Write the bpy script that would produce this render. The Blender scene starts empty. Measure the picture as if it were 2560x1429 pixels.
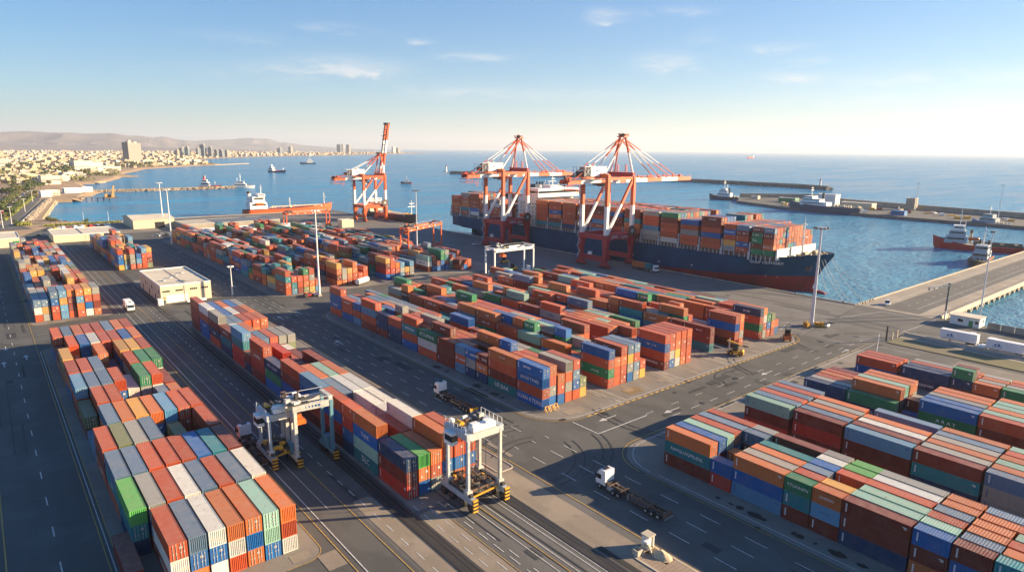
import bpy, math, random
from math import radians as R, sin, cos, pi, sqrt
from mathutils import Vector, Matrix, noise

# ---------------------------------------------------------------- camera, sky, sun, exposure
scene = bpy.context.scene
C = scene.collection
CAM_H = 62.0
FW = Vector((0.62037331, 0.75691653, -0.20546126))
RT = Vector((0.77452929, -0.63247985, 0.00857995))
UP = Vector((0.1234558, 0.16445853, 0.97862764))
cam_data = bpy.data.cameras.new('camera')
cam_data.sensor_width = 36.0
cam_data.lens = 1627.17 / 2560 * 36.0
cam_data.clip_start = 1.0
cam_data.clip_end = 120000.0
cam = bpy.data.objects.new('camera', cam_data)
C.objects.link(cam)
cam.matrix_world = Matrix((
    (RT.x, UP.x, -FW.x, 0.0),
    (RT.y, UP.y, -FW.y, 0.0),
    (RT.z, UP.z, -FW.z, CAM_H),
    (0, 0, 0, 1)))
scene.camera = cam

SUN_EL = 16.0
SUN_DIR = Vector((0.859 * cos(R(SUN_EL)), -0.513 * cos(R(SUN_EL)), sin(R(SUN_EL))))   # towards the sun
world = bpy.data.worlds.new("World")
scene.world = world
world.use_nodes = True
wn, wl = world.node_tree.nodes, world.node_tree.links
wn.clear()
w_out = wn.new('ShaderNodeOutputWorld')
w_bg = wn.new('ShaderNodeBackground')
sky = wn.new('ShaderNodeTexSky')
sky.sky_type = 'NISHITA'
sky.sun_disc = False
sky.sun_elevation = R(SUN_EL)
sky.sun_rotation = math.atan2(SUN_DIR.x, SUN_DIR.y)
sky.altitude = 50
sky.air_density = 1.0
sky.dust_density = 0.35
sky.ozone_density = 2.5
w_bg.inputs['Strength'].default_value = 0.067
# thin cirrus, laid out by direction in the sky
tc = wn.new('ShaderNodeTexCoord')
sep = wn.new('ShaderNodeSeparateXYZ')
wl.new(tc.outputs['Generated'], sep.inputs[0])
def wmath(op, a, b=None):
    n = wn.new('ShaderNodeMath'); n.operation = op
    for i, v in enumerate((a, b)):
        if v is None: continue
        if isinstance(v, (int, float)): n.inputs[i].default_value = v
        else: wl.new(v, n.inputs[i])
    return n.outputs[0]
az = wmath('ARCTAN2', sep.outputs['X'], sep.outputs['Y'])
el = wmath('ARCSINE', sep.outputs['Z'])
comb = wn.new('ShaderNodeCombineXYZ')
wl.new(wmath('MULTIPLY', az, 9.0), comb.inputs[0])
wl.new(wmath('MULTIPLY', el, 34.0), comb.inputs[1])
nz = wn.new('ShaderNodeTexNoise')
nz.inputs['Scale'].default_value = 2.2
nz.inputs['Detail'].default_value = 9
nz.inputs['Roughness'].default_value = 0.66
nz.inputs['Distortion'].default_value = 0.9
wl.new(comb.outputs[0], nz.inputs['Vector'])
nz2 = wn.new('ShaderNodeTexNoise')
nz2.inputs['Scale'].default_value = 0.9
nz2.inputs['Detail'].default_value = 3
wl.new(comb.outputs[0], nz2.inputs['Vector'])
azw = wmath('ADD', az, wmath('MULTIPLY', wmath('SUBTRACT', nz2.outputs['Fac'], 0.5), 0.10))
elw = wmath('ADD', el, wmath('MULTIPLY', wmath('SUBTRACT', nz.outputs['Fac'], 0.5), 0.030))
total = None
# each wisp: photo column and row it stands at, half width, half height, strength
for (wx, wy, hw, hh, st) in ((1495,38,50,14,1.1),(1530,56,30,6,.7),(1690,28,80,9,.55),(835,68,70,9,.5),(1030,103,30,7,.7),(850,165,130,24,.75),(910,180,70,12,.6),(1185,142,75,10,.75),(1660,156,70,18,.95),
        (1180,232,190,14,.6),(1480,238,110,13,.55),(1940,118,60,9,.6),(2040,152,50,7,.6),(1990,190,50,9,.7),(2300,195,240,16,.6),(620,95,110,10,.3),(700,175,190,18,.35),(2150,250,300,16,.35),(1500,300,500,18,.22),(1750,95,40,18,.25)):
    dv = (RT*(wx-1280)-UP*(wy-714.5)+FW*1627.17).normalized()
    a0, e0 = math.atan2(dv.x, dv.y), math.asin(dv.z)
    da = wmath('DIVIDE', wmath('SUBTRACT', azw, a0), hw/1700.0)
    de = wmath('DIVIDE', wmath('SUBTRACT', elw, e0), hh/1700.0)
    g = wmath('MULTIPLY', wmath('EXPONENT', wmath('MULTIPLY', wmath('ADD', wmath('MULTIPLY', da, da), wmath('MULTIPLY', de, de)), -1.0)), st)
    total = g if total is None else wmath('ADD', total, g)
ramp = wn.new('ShaderNodeValToRGB')
ramp.color_ramp.elements[0].position = 0.36
ramp.color_ramp.elements[1].position = 0.74
wl.new(nz.outputs['Fac'], ramp.inputs[0])
cl_fac = wmath('MINIMUM', wmath('MULTIPLY', wmath('MULTIPLY', total, ramp.outputs['Color']), 1.15), 0.8)
hs = wn.new('ShaderNodeHueSaturation')
hs.inputs['Saturation'].default_value = 1.7
hs.inputs['Hue'].default_value = 0.5
gm = wn.new('ShaderNodeGamma'); gm.inputs['Gamma'].default_value = 0.64
wl.new(sky.outputs[0], gm.inputs['Color'])
wl.new(gm.outputs[0], hs.inputs['Color'])
tint = wn.new('ShaderNodeMixRGB'); tint.blend_type = 'MULTIPLY'; tint.inputs[0].default_value = 1.0
tint.inputs[2].default_value = (.55, .97, 1.30, 1)
wl.new(hs.outputs[0], tint.inputs[1])
mixc = wn.new('ShaderNodeMixRGB'); mixc.blend_type = 'MIX'
wl.new(cl_fac, mixc.inputs[0])
wl.new(tint.outputs[0], mixc.inputs[1])
mixc.inputs[2].default_value = (3.6, 3.75, 3.9, 1)
wl.new(mixc.outputs[0], w_bg.inputs['Color'])
wl.new(w_bg.outputs[0], w_out.inputs[0])

sun_data = bpy.data.lights.new('sun', 'SUN')
sun_data.energy = 5.0
sun_data.angle = R(0.5)
sun_data.color = (1.0, 0.77, 0.48)
sun = bpy.data.objects.new('sun', sun_data)
C.objects.link(sun)
sun.rotation_euler = SUN_DIR.to_track_quat('Z', 'Y').to_euler()

scene.view_settings.view_transform = 'Standard'
scene.view_settings.look = 'None'
scene.view_settings.exposure = 1.82
scene.view_settings.gamma = 1.0
scene.cycles.max_bounces = 5
scene.cycles.diffuse_bounces = 3
scene.cycles.glossy_bounces = 2
scene.cycles.volume_bounces = 0
scene.cycles.use_denoising = True

# ---------------------------------------------------------------- helpers
rnd = random.Random(11)

class MB:
    """collects boxes, bars, tubes and prisms into one mesh"""
    def __init__(s):
        s.v, s.f, s.m, s.c = [], [], [], None
    def add(s, vs, fs, m=0):
        o = len(s.v)
        s.v.extend([tuple(p) for p in vs])
        for f in fs:
            s.f.append(tuple(i + o for i in f)); s.m.append(m)
        return s
    def box(s, x0, x1, y0, y1, z0, z1, m=0):
        return s.add([(x0,y0,z0),(x1,y0,z0),(x1,y1,z0),(x0,y1,z0),(x0,y0,z1),(x1,y0,z1),(x1,y1,z1),(x0,y1,z1)],
              [(3,2,1,0),(4,5,6,7),(0,1,5,4),(1,2,6,5),(2,3,7,6),(3,0,4,7)], m)
    def cbox(s, c, d, m=0):
        return s.box(c[0]-d[0]/2, c[0]+d[0]/2, c[1]-d[1]/2, c[1]+d[1]/2, c[2]-d[2]/2, c[2]+d[2]/2, m)
    def frame(s, p, q):
        p, q = Vector(p), Vector(q); d = (q-p).normalized()
        ref = Vector((0,0,1)) if abs(d.z) < 0.9 else Vector((0,1,0))
        a = d.cross(ref).normalized(); b = a.cross(d).normalized()
        return p, q, a, b
    def bar(s, p, q, w, h=None, m=0, w2=None, h2=None):
        h = h or w; w2 = w2 or w; h2 = h2 or h
        p, q, a, b = s.frame(p, q)
        vs = []
        for e, ww, hh in ((p, w, h), (q, w2, h2)):
            for sx, sy in ((-1,-1),(1,-1),(1,1),(-1,1)):
                vs.append(e + a*(sx*ww/2) + b*(sy*hh/2))
        return s.add(vs, [(3,2,1,0),(4,5,6,7),(0,1,5,4),(1,2,6,5),(2,3,7,6),(3,0,4,7)], m)
    def tube(s, p, q, r, n=8, r2=None, m=0):
        r2 = r if r2 is None else r2
        p, q, a, b = s.frame(p, q)
        vs = []
        for e, rr in ((p, r), (q, r2)):
            for i in range(n):
                t = 2*pi*i/n
                vs.append(e + a*(cos(t)*rr) + b*(sin(t)*rr))
        fs = [(i, (i+1) % n, n+(i+1) % n, n+i) for i in range(n)]
        fs += [tuple(range(n-1, -1, -1)), tuple(range(n, 2*n))]
        return s.add(vs, fs, m)
    def path(s, pts, r, n=6, m=0):
        for a, b in zip(pts[:-1], pts[1:]): s.tube(a, b, r, n, m=m)
        return s
    def prism(s, pts, z0, z1, m=0):
        n = len(pts)
        vs = [(x,y,z0) for x,y in pts] + [(x,y,z1) for x,y in pts]
        fs = [tuple(range(n-1,-1,-1)), tuple(range(n,2*n))] + [(i,(i+1)%n,n+(i+1)%n,n+i) for i in range(n)]
        return s.add(vs, fs, m)
    def prism_x(s, pts, x0, x1, m=0):      # profile in YZ
        n = len(pts)
        vs = [(x0,y,z) for y,z in pts] + [(x1,y,z) for y,z in pts]
        fs = [tuple(range(n-1,-1,-1)), tuple(range(n,2*n))] + [(i,(i+1)%n,n+(i+1)%n,n+i) for i in range(n)]
        return s.add(vs, fs, m)
    def prism_y(s, pts, y0, y1, m=0):      # profile in XZ
        n = len(pts)
        vs = [(x,y0,z) for x,z in pts] + [(x,y1,z) for x,z in pts]
        fs = [tuple(range(n)), tuple(range(2*n-1,n-1,-1))] + [(i,n+i,n+(i+1)%n,(i+1)%n) for i in range(n)]
        return s.add(vs, fs, m)
    def quad(s, a, b, c, d, m=0):
        return s.add([a,b,c,d], [(0,1,2,3)], m)
    def sheet(s, x0, x1, y0, y1, z, m=0):
        return s.add([(x0,y0,z),(x1,y0,z),(x1,y1,z),(x0,y1,z)], [(0,1,2,3)], m)
    def ball(s, c, r, m=0, sz=1.0, n=8, k=5):
        vs, fs = [], []
        for j in range(1, k):
            t = pi*j/k
            for i in range(n):
                u = 2*pi*i/n
                vs.append((c[0]+r*sin(t)*cos(u), c[1]+r*sin(t)*sin(u), c[2]+r*sz*cos(t)))
        vs += [(c[0],c[1],c[2]+r*sz), (c[0],c[1],c[2]-r*sz)]
        a, b = len(vs)-2, len(vs)-1
        for i in range(n):
            fs.append((a, i, (i+1)%n))
            fs.append((b, (k-2)*n+(i+1)%n, (k-2)*n+i))
            for j in range(k-2):
                fs.append((j*n+i, (j+1)*n+i, (j+1)*n+(i+1)%n, j*n+(i+1)%n))
        return s.add(vs, fs, m)
    def mesh(s, name, mats):
        me = bpy.data.meshes.new(name)
        me.from_pydata(s.v, [], s.f)
        for m in (mats if isinstance(mats, (list, tuple)) else [mats]): me.materials.append(m)
        me.polygons.foreach_set('material_index', s.m)
        me.update()
        return me
    def build(s, name, mats, parent=None, loc=None):
        return link(name, s.mesh(name, mats), parent, loc)

def link(name, data, parent=None, loc=None):
    o = bpy.data.objects.new(name, data)
    C.objects.link(o)
    if parent: o.parent = parent
    if loc is not None: o.location = loc
    return o
def tag(o, label=None, cat=None, group=None, kind=None):
    if label: o['label'] = label
    if cat: o['category'] = cat
    if group: o['group'] = group
    if kind: o['kind'] = kind
    return o
def thing(name, label, cat, loc=(0,0,0), rz=0.0, group=None):
    o = bpy.data.objects.new(name, None)
    o.empty_display_size = 0.5
    C.objects.link(o)
    o.location = loc; o.rotation_euler = (0, 0, rz)
    return tag(o, label, cat, group)
def dup(root, loc, rz=None, label=None, group=None):
    def rec(o, par):
        c = o.copy(); C.objects.link(c)
        if par: c.parent = par
        for ch in [x for x in KIDS.get(o, [])]: rec(ch, c)
        return c
    KIDS = {}
    for o in bpy.data.objects:
        if o.parent: KIDS.setdefault(o.parent, []).append(o)
    r = rec(root, None)
    r.location = loc
    if rz is not None: r.rotation_euler = (0, 0, rz)
    if label: r['label'] = label
    if group: r['group'] = group
    return r
_txt = {}
def text_mesh(txt, size, mt, normal='-X', bold=False):
    key = (txt, size, mt.name, normal)
    if key in _txt: return _txt[key]
    cu = bpy.data.curves.new('lettering', 'FONT')
    cu.body = txt; cu.size = size; cu.align_x = 'CENTER'; cu.align_y = 'CENTER'; cu.resolution_u = 2; cu.offset = .012*size if bold else 0
    ob = bpy.data.objects.new('lettering', cu); C.objects.link(ob)
    dg = bpy.context.evaluated_depsgraph_get()
    me = bpy.data.meshes.new_from_object(ob.evaluated_get(dg))
    bpy.data.objects.remove(ob); bpy.data.curves.remove(cu)
    if normal == '-X': M = Matrix(((0,0,-1,0),(-1,0,0,0),(0,1,0,0),(0,0,0,1)))
    elif normal == '-Y': M = Matrix(((1,0,0,0),(0,0,-1,0),(0,1,0,0),(0,0,0,1)))
    me.transform(M)
    me.materials.clear(); me.materials.append(mt)
    _txt[key] = me
    return me

# ---------------------------------------------------------------- materials
def srgb(r, g, b):
    f = lambda c: (c/255/12.92) if c/255 <= 0.04045 else ((c/255+0.055)/1.055)**2.4
    return (f(r), f(g), f(b))
def mat(name, col, rough=0.6, metal=0.0, var=0.0, scale=1.0, dirt=None, dirt_amt=0.0, dirt_scale=0.6, spec=0.5, bump=0.0, bump_scale=4.0, coord='Object'):
    m = bpy.data.materials.new(name); m.use_nodes = True
    nt = m.node_tree; b = nt.nodes['Principled BSDF']
    b.inputs['Roughness'].default_value = rough
    b.inputs['Metallic'].default_value = metal
    b.inputs['Specular IOR Level'].default_value = spec
    c4 = (*col, 1)
    b.inputs['Base Color'].default_value = c4
    if var or dirt or bump:
        t = nt.nodes.new('ShaderNodeTexCoord')
        vec = t.outputs[coord]
    src = None
    if var:
        n = nt.nodes.new('ShaderNodeTexNoise'); n.inputs['Scale'].default_value = scale; n.inputs['Detail'].default_value = 6
        nt.links.new(vec, n.inputs['Vector'])
        mx = nt.nodes.new('ShaderNodeMixRGB'); mx.blend_type = 'MIX'
        nt.links.new(n.outputs['Fac'], mx.inputs[0])
        mx.inputs[1].default_value = (*[max(0, x*(1-2*var)) for x in col], 1)
        mx.inputs[2].default_value = (*[min(1, x*(1+2*var)) for x in col], 1)
        src = mx.outputs[0]
    if dirt:
        n = nt.nodes.new('ShaderNodeTexNoise'); n.inputs['Scale'].default_value = dirt_scale; n.inputs['Detail'].default_value = 8; n.inputs['Roughness'].default_value = 0.65
        nt.links.new(vec, n.inputs['Vector'])
        rp = nt.nodes.new('ShaderNodeValToRGB'); rp.color_ramp.elements[0].position = 0.48; rp.color_ramp.elements[1].position = 0.72
        rp.color_ramp.elements[1].color = (dirt_amt,)*3 + (1,)
        nt.links.new(n.outputs['Fac'], rp.inputs[0])
        mx = nt.nodes.new('ShaderNodeMixRGB')
        nt.links.new(rp.outputs[0], mx.inputs[0])
        if src: nt.links.new(src, mx.inputs[1])
        else: mx.inputs[1].default_value = c4
        mx.inputs[2].default_value = (*dirt, 1)
        src = mx.outputs[0]
    if src: nt.links.new(src, b.inputs['Base Color'])
    if bump:
        n = nt.nodes.new('ShaderNodeTexNoise'); n.inputs['Scale'].default_value = bump_scale; n.inputs['Detail'].default_value = 5
        nt.links.new(vec, n.inputs['Vector'])
        bp = nt.nodes.new('ShaderNodeBump'); bp.inputs['Strength'].default_value = bump; bp.inputs['Distance'].default_value = 0.1
        nt.links.new(n.outputs['Fac'], bp.inputs['Height'])
        nt.links.new(bp.outputs[0], b.inputs['Normal'])
    return m

RUST = (0.16, 0.06, 0.03)
M = {}
M['crane_orange'] = mat('crane orange paint', (0.62, 0.105, 0.03), 0.45, var=0.06, scale=.5, dirt=RUST, dirt_amt=.25)
M['crane_white'] = mat('crane white paint', (0.78, 0.76, 0.72), 0.45, var=0.04, scale=.4, dirt=(.4,.3,.22), dirt_amt=.2)
M['crane_red'] = mat('crane dark red paint', (0.36, 0.022, 0.03), 0.45, var=0.06, scale=.5)
M['dark_steel'] = mat('dark steel', (0.05, 0.047, 0.045), 0.5, var=.15, scale=2)
M['grey_steel'] = mat('galvanised steel', (0.42, 0.44, 0.46), 0.45, 0.3, var=.05, scale=1)
M['mast_steel'] = mat('painted mast steel', (0.55, 0.58, 0.62), 0.4, 0.1)
M['white_paint'] = mat('white paint', (0.78, 0.77, 0.74), 0.45, var=.04, scale=.5, dirt=(.45,.38,.3), dirt_amt=.25)
M['worn_white'] = mat('worn white blue paint', (0.40, 0.45, 0.48), 0.5, var=.12, scale=1.2, dirt=(.16,.12,.09), dirt_amt=.55, dirt_scale=1.4)
M['worn_cream'] = mat('worn cream paint', (0.52, 0.50, 0.45), 0.5, var=.1, scale=1.2, dirt=(.2,.14,.1), dirt_amt=.5, dirt_scale=1.4)
M['worn_teal'] = mat('worn teal paint', (0.10, 0.24, 0.30), 0.5, var=.15, scale=1.2, dirt=(.08,.06,.05), dirt_amt=.5, dirt_scale=1.2)
M['rubber'] = mat('black rubber', (0.018, 0.018, 0.018), 0.75)
M['glass'] = mat('dark window glass', (0.015, 0.02, 0.025), 0.08, spec=.8)
M['yellow'] = mat('machine yellow paint', (0.72, 0.36, 0.03), 0.45, var=.1, scale=1.5, dirt=(.12,.08,.04), dirt_amt=.3)
M['machine_orange'] = mat('machine orange paint', (0.62, 0.13, 0.02), 0.45, var=.1, scale=1.5, dirt=(.08,.05,.03), dirt_amt=.3)
M['black_paint'] = mat('black paint', (0.02, 0.02, 0.022), 0.5)
M['rust_steel'] = mat('rusty steel', (0.13, 0.075, 0.05), 0.75, var=.3, scale=1.2)
M['hull_blue'] = mat('hull blue paint', (0.010, 0.035, 0.085), 0.38, var=.12, scale=.12, dirt=(.03,.06,.10), dirt_amt=.5, dirt_scale=.15)
M['hull_red'] = mat('hull red antifouling', (0.24, 0.022, 0.022), 0.5, var=.12, scale=.15, dirt=(.10,.03,.025), dirt_amt=.5, dirt_scale=.2)
M['deck_grey'] = mat('deck grey paint', (0.30, 0.32, 0.31), 0.6, var=.15, scale=.6)
M['deck_red'] = mat('deck red paint', (0.30, 0.07, 0.04), 0.6, var=.15, scale=.6)
M['hull_orange'] = mat('hull orange paint', (0.66, 0.10, 0.025), 0.45, var=.06, scale=.3)
M['hull_dark'] = mat('dark brown hull paint', (0.06, 0.04, 0.04), 0.5, var=.15, scale=.3)
M['hull_navy'] = mat('navy hull paint', (0.02, 0.045, 0.09), 0.4, var=.1, scale=.3)
M['hull_tug_red'] = mat('tug red hull paint', (0.52, 0.022, 0.02), 0.45, var=.1, scale=.3)
M['sand_wall'] = mat('cream painted wall', (0.62, 0.52, 0.36), 0.8, var=.05, scale=.25, dirt=(.40,.32,.22), dirt_amt=.4, dirt_scale=.3)
M['sand_roof'] = mat('dusty pale roof', (0.60, 0.53, 0.42), 0.85, var=.07, scale=.15, dirt=(.42,.35,.26), dirt_amt=.6, dirt_scale=.12)
M['white_wall'] = mat('white rendered wall', (0.72, 0.71, 0.68), 0.8, var=.04, scale=.4, dirt=(.5,.46,.4), dirt_amt=.4, dirt_scale=.5)
M['white_roof'] = mat('white sheet roof', (0.75, 0.77, 0.78), 0.6, var=.04, scale=.2)
M['rock'] = mat('pale armour rock', (0.30, 0.24, 0.18), 0.9, var=.35, scale=.35)
M['rock_dark'] = mat('grey armour rock', (0.13, 0.12, 0.11), 0.9, var=.3, scale=.35)
M['concrete'] = mat('weathered concrete', (0.33, 0.29, 0.24), 0.85, var=.1, scale=.15, dirt=(.18,.155,.13), dirt_amt=.6, dirt_scale=.2)
M['concrete_pale'] = mat('pale concrete', (0.46, 0.40, 0.31), 0.85, var=.1, scale=.3, dirt=(.28,.24,.18), dirt_amt=.5, dirt_scale=.4)
M['green_paint'] = mat('green paint', (0.04, 0.22, 0.09), 0.5)
M['blue_paint'] = mat('blue paint', (0.03, 0.16, 0.42), 0.45, var=.1, scale=1)
M['car_white'] = mat('white car paint', (0.75, 0.75, 0.75), 0.25)
M['car_dark'] = mat('dark car paint', (0.05, 0.08, 0.10), 0.25)
M['car_red'] = mat('red car paint', (0.35, 0.03, 0.02), 0.25)
M['white_mark'] = mat('white road paint', (0.55, 0.54, 0.51), 0.7, var=.15, scale=3, dirt=(.10,.095,.09), dirt_amt=.85, dirt_scale=2.5)
M['yellow_mark'] = mat('yellow road paint', (0.48, 0.30, 0.06), 0.7, var=.15, scale=3, dirt=(.10,.095,.09), dirt_amt=.85, dirt_scale=1.8)
M['letter_white'] = mat('white lettering', (0.70, 0.70, 0.70), 0.5)
M['letter_blue'] = mat('blue lettering', (0.03, 0.10, 0.25), 0.5)
M['rail'] = mat('steel rail', (0.10, 0.085, 0.075), 0.4, 0.6)
M['rope'] = mat('mooring rope', (0.45, 0.42, 0.36), 0.9)
# ---------------------------------------------------------------- ground, water, roads
def ground_mat(name, col, col2, stain, streak=(0.25, 0.02), stain_amt=.6, rough=.85, bands=None, tracks=0.0, spec=.3):
    m = bpy.data.materials.new(name); m.use_nodes = True
    nt = m.node_tree; b = nt.nodes['Principled BSDF']; L = nt.links
    b.inputs['Roughness'].default_value = rough; b.inputs['Specular IOR Level'].default_value = spec
    t = nt.nodes.new('ShaderNodeTexCoord')
    def nz(sx, sy, detail=6, rough_=.55, off=0):
        mp = nt.nodes.new('ShaderNodeMapping'); mp.inputs['Scale'].default_value = (sx, sy, 1); mp.inputs['Location'].default_value = (off, off*.7, 0)
        L.new(t.outputs['Object'], mp.inputs[0])
        n = nt.nodes.new('ShaderNodeTexNoise'); n.inputs['Scale'].default_value = 1; n.inputs['Detail'].default_value = detail; n.inputs['Roughness'].default_value = rough_
        L.new(mp.outputs[0], n.inputs['Vector']); return n.outputs['Fac']
    def rp(f, a, c, lo=0.0, hi=1.0):
        r = nt.nodes.new('ShaderNodeValToRGB'); r.color_ramp.elements[0].position = a; r.color_ramp.elements[1].position = c
        r.color_ramp.elements[0].color = (lo,)*3+(1,); r.color_ramp.elements[1].color = (hi,)*3+(1,)
        L.new(f, r.inputs[0]); return r.outputs[0]
    def mix(f, a, c):
        x = nt.nodes.new('ShaderNodeMixRGB')
        if isinstance(f, float): x.inputs[0].default_value = f
        else: L.new(f, x.inputs[0])
        for i, v in ((1, a), (2, c)):
            if isinstance(v, tuple): x.inputs[i].default_value = (*v, 1)
            else: L.new(v, x.inputs[i])
        return x.outputs[0]
    s = mix(rp(nz(.06, .05), .3, .7), col, col2)
    if bands:
        sp = nt.nodes.new('ShaderNodeSeparateXYZ'); L.new(t.outputs['Object'], sp.inputs[0])
        w = nt.nodes.new('ShaderNodeMath'); w.operation = 'MULTIPLY'; w.inputs[1].default_value = bands[0]; L.new(sp.outputs[bands[2]], w.inputs[0])
        sn = nt.nodes.new('ShaderNodeMath'); sn.operation = 'SINE'; L.new(w.outputs[0], sn.inputs[0])
        s = mix(rp(sn.outputs[0], .1, .75, 0, .55), s, bands[1])
    s = mix(rp(nz(streak[0], streak[1], 5), .45, .75, 0, stain_amt*.8), s, tuple(x*.62 for x in col))
    s = mix(rp(nz(.35, .3, 8, .7, 31), .60, .72, 0, stain_amt), s, stain)
    s = mix(rp(nz(1.6, 1.5, 4, .6, 77), .35, .65, 0, .22), s, tuple(x*.7 for x in col))
    s = mix(rp(nz(.13, .11, 3, .5, 12), .52, .6, 0, .30), s, tuple(min(1, x*1.28) for x in col2))
    L.new(s, b.inputs['Base Color'])
    return m
ASPH = ground_mat('asphalt', (.088, .086, .080), (.116, .111, .102), (.026, .026, .027), stain_amt=.5)
ASPH2 = ground_mat('worn asphalt', (.112, .106, .100), (.145, .136, .126), (.05, .047, .044), stain_amt=.55)
PAD = ground_mat('stacking yard paving', (.195, .172, .146), (.245, .215, .182), (.06, .056, .052), stain_amt=.6)
APRON = ground_mat('quay apron concrete', (.135, .128, .120), (.165, .155, .144), (.065, .06, .057), streak=(.5, .01), bands=(1.75, (.27, .245, .215), 0))
TAN = ground_mat('tan concrete strip', (.24, .195, .15), (.30, .245, .185), (.09, .075, .06), stain_amt=.65)
PIERTOP = ground_mat('pier concrete', (.30, .255, .205), (.36, .305, .245), (.16, .14, .12), streak=(.02, .3))
SAND = ground_mat('sandy ground', (.34, .235, .14), (.44, .31, .19), (.16, .13, .07), streak=(.02, .02))
BRICKISH = ground_mat('block paving', (.30, .225, .165), (.36, .27, .20), (.15, .12, .09), bands=(9.0, (.24, .17, .12), 1))

COAST = [(95,626),(74.5,630),(54.7,654),(41.3,688),(71,925),(86.5,922),(92,962),(107,1015),(128.8,1094),(131.5,1345),(160,1349),(171,1383),
         (214,1518),(233,1611),(264,1614),(255,1758),(300,1900),(372,2128),(444,2237),(580,2428),(657,2475),(705,2540),(690,2800),(760,3150),(834,3446),
         (970,3750),(1134,4055),(1655,4711),(2156,5014),(2888,5791),(3993,6963),(5200,8300)]
land = [(-9000,-300),(-60,-300),(281,-300),(281,83.2),(278,83.2),(278,112),(277.5,630),(186,632),(95,632)] + COAST + [(4000,14000),(-9000,14000)]
g_mb = MB(); n = len(land)
g_mb.add([(x,y,-.03) for x,y in land], [tuple(range(n))])
g_mb.add([(x,y,-.03) for x,y in land] + [(x,y,-9) for x,y in land], [((i+1)%n, i, n+i, n+(i+1)%n) for i in range(n)])
o = g_mb.build('ground', SAND); tag(o, kind='structure')
# sea
WATER = bpy.data.materials.new('sea water'); WATER.use_nodes = True
nt = WATER.node_tree; b = nt.nodes['Principled BSDF']
b.inputs['Base Color'].default_value = (.012, .090, .165, 1)
b.inputs['Roughness'].default_value = .14
b.inputs['Specular IOR Level'].default_value = .14
b.inputs['IOR'].default_value = 1.33
t = nt.nodes.new('ShaderNodeTexCoord')
def wnoise(scale, sx, sy, det, rot=0.0):
    mp = nt.nodes.new('ShaderNodeMapping'); mp.inputs['Scale'].default_value = (sx, sy, 1); mp.inputs['Rotation'].default_value = (0,0,rot)
    nt.links.new(t.outputs['Object'], mp.inputs[0])
    q = nt.nodes.new('ShaderNodeTexNoise'); q.inputs['Scale'].default_value = scale; q.inputs['Detail'].default_value = det; q.inputs['Roughness'].default_value = .6
    nt.links.new(mp.outputs[0], q.inputs['Vector']); return q.outputs['Fac']
def mth(op, a, c):
    x = nt.nodes.new('ShaderNodeMath'); x.operation = op
    for i, v in enumerate((a, c)):
        if isinstance(v, (int, float)): x.inputs[i].default_value = v
        else: nt.links.new(v, x.inputs[i])
    return x.outputs[0]
h = mth('ADD', mth('ADD', mth('MULTIPLY', wnoise(.16, 1, 1.9, 6, .5), 1.2), mth('MULTIPLY', wnoise(.45, 1, 1.7, 3, .3), .2)), mth('MULTIPLY', wnoise(.035, 1, 1.8, 3, .8), 1.6))
bp = nt.nodes.new('ShaderNodeBump'); bp.inputs['Strength'].default_value = 1.0; bp.inputs['Distance'].default_value = 1.9
nt.links.new(h, bp.inputs['Height']); nt.links.new(bp.outputs[0], b.inputs['Normal'])
# wind lanes: smoother streaks and slightly different water colour
lane = mth('ADD', mth('MULTIPLY', wnoise(.006, .35, 1.9, 6, .2), .6), mth('MULTIPLY', wnoise(.022, .25, 2.2, 7, -.25), .4))
rp = nt.nodes.new('ShaderNodeValToRGB'); rp.color_ramp.elements[0].position = .44; rp.color_ramp.elements[1].position = .60
nt.links.new(lane, rp.inputs[0])
mx = nt.nodes.new('ShaderNodeMixRGB'); nt.links.new(rp.outputs[0], mx.inputs[0])
mx.inputs[1].default_value = (.003, .150, .320, 1); mx.inputs[2].default_value = (.020, .24, .43, 1)
# paler harbour basin: shallow-water tint, with sun-side sky glow painted into the colour
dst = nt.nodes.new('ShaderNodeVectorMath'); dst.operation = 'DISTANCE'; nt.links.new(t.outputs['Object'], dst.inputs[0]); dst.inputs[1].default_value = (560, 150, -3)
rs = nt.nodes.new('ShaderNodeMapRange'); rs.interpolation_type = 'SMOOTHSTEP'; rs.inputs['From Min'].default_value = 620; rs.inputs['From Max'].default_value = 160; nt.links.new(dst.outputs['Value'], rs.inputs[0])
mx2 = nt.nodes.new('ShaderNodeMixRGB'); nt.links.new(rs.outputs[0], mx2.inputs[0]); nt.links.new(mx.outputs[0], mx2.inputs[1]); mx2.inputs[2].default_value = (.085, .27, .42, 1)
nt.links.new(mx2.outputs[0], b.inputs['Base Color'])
nt.links.new(mth('ADD', mth('MULTIPLY', rp.outputs[0], .10), .14), b.inputs['Roughness'])
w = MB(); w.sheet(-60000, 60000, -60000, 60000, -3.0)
tag(w.build('water', WATER), kind='structure')

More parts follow.
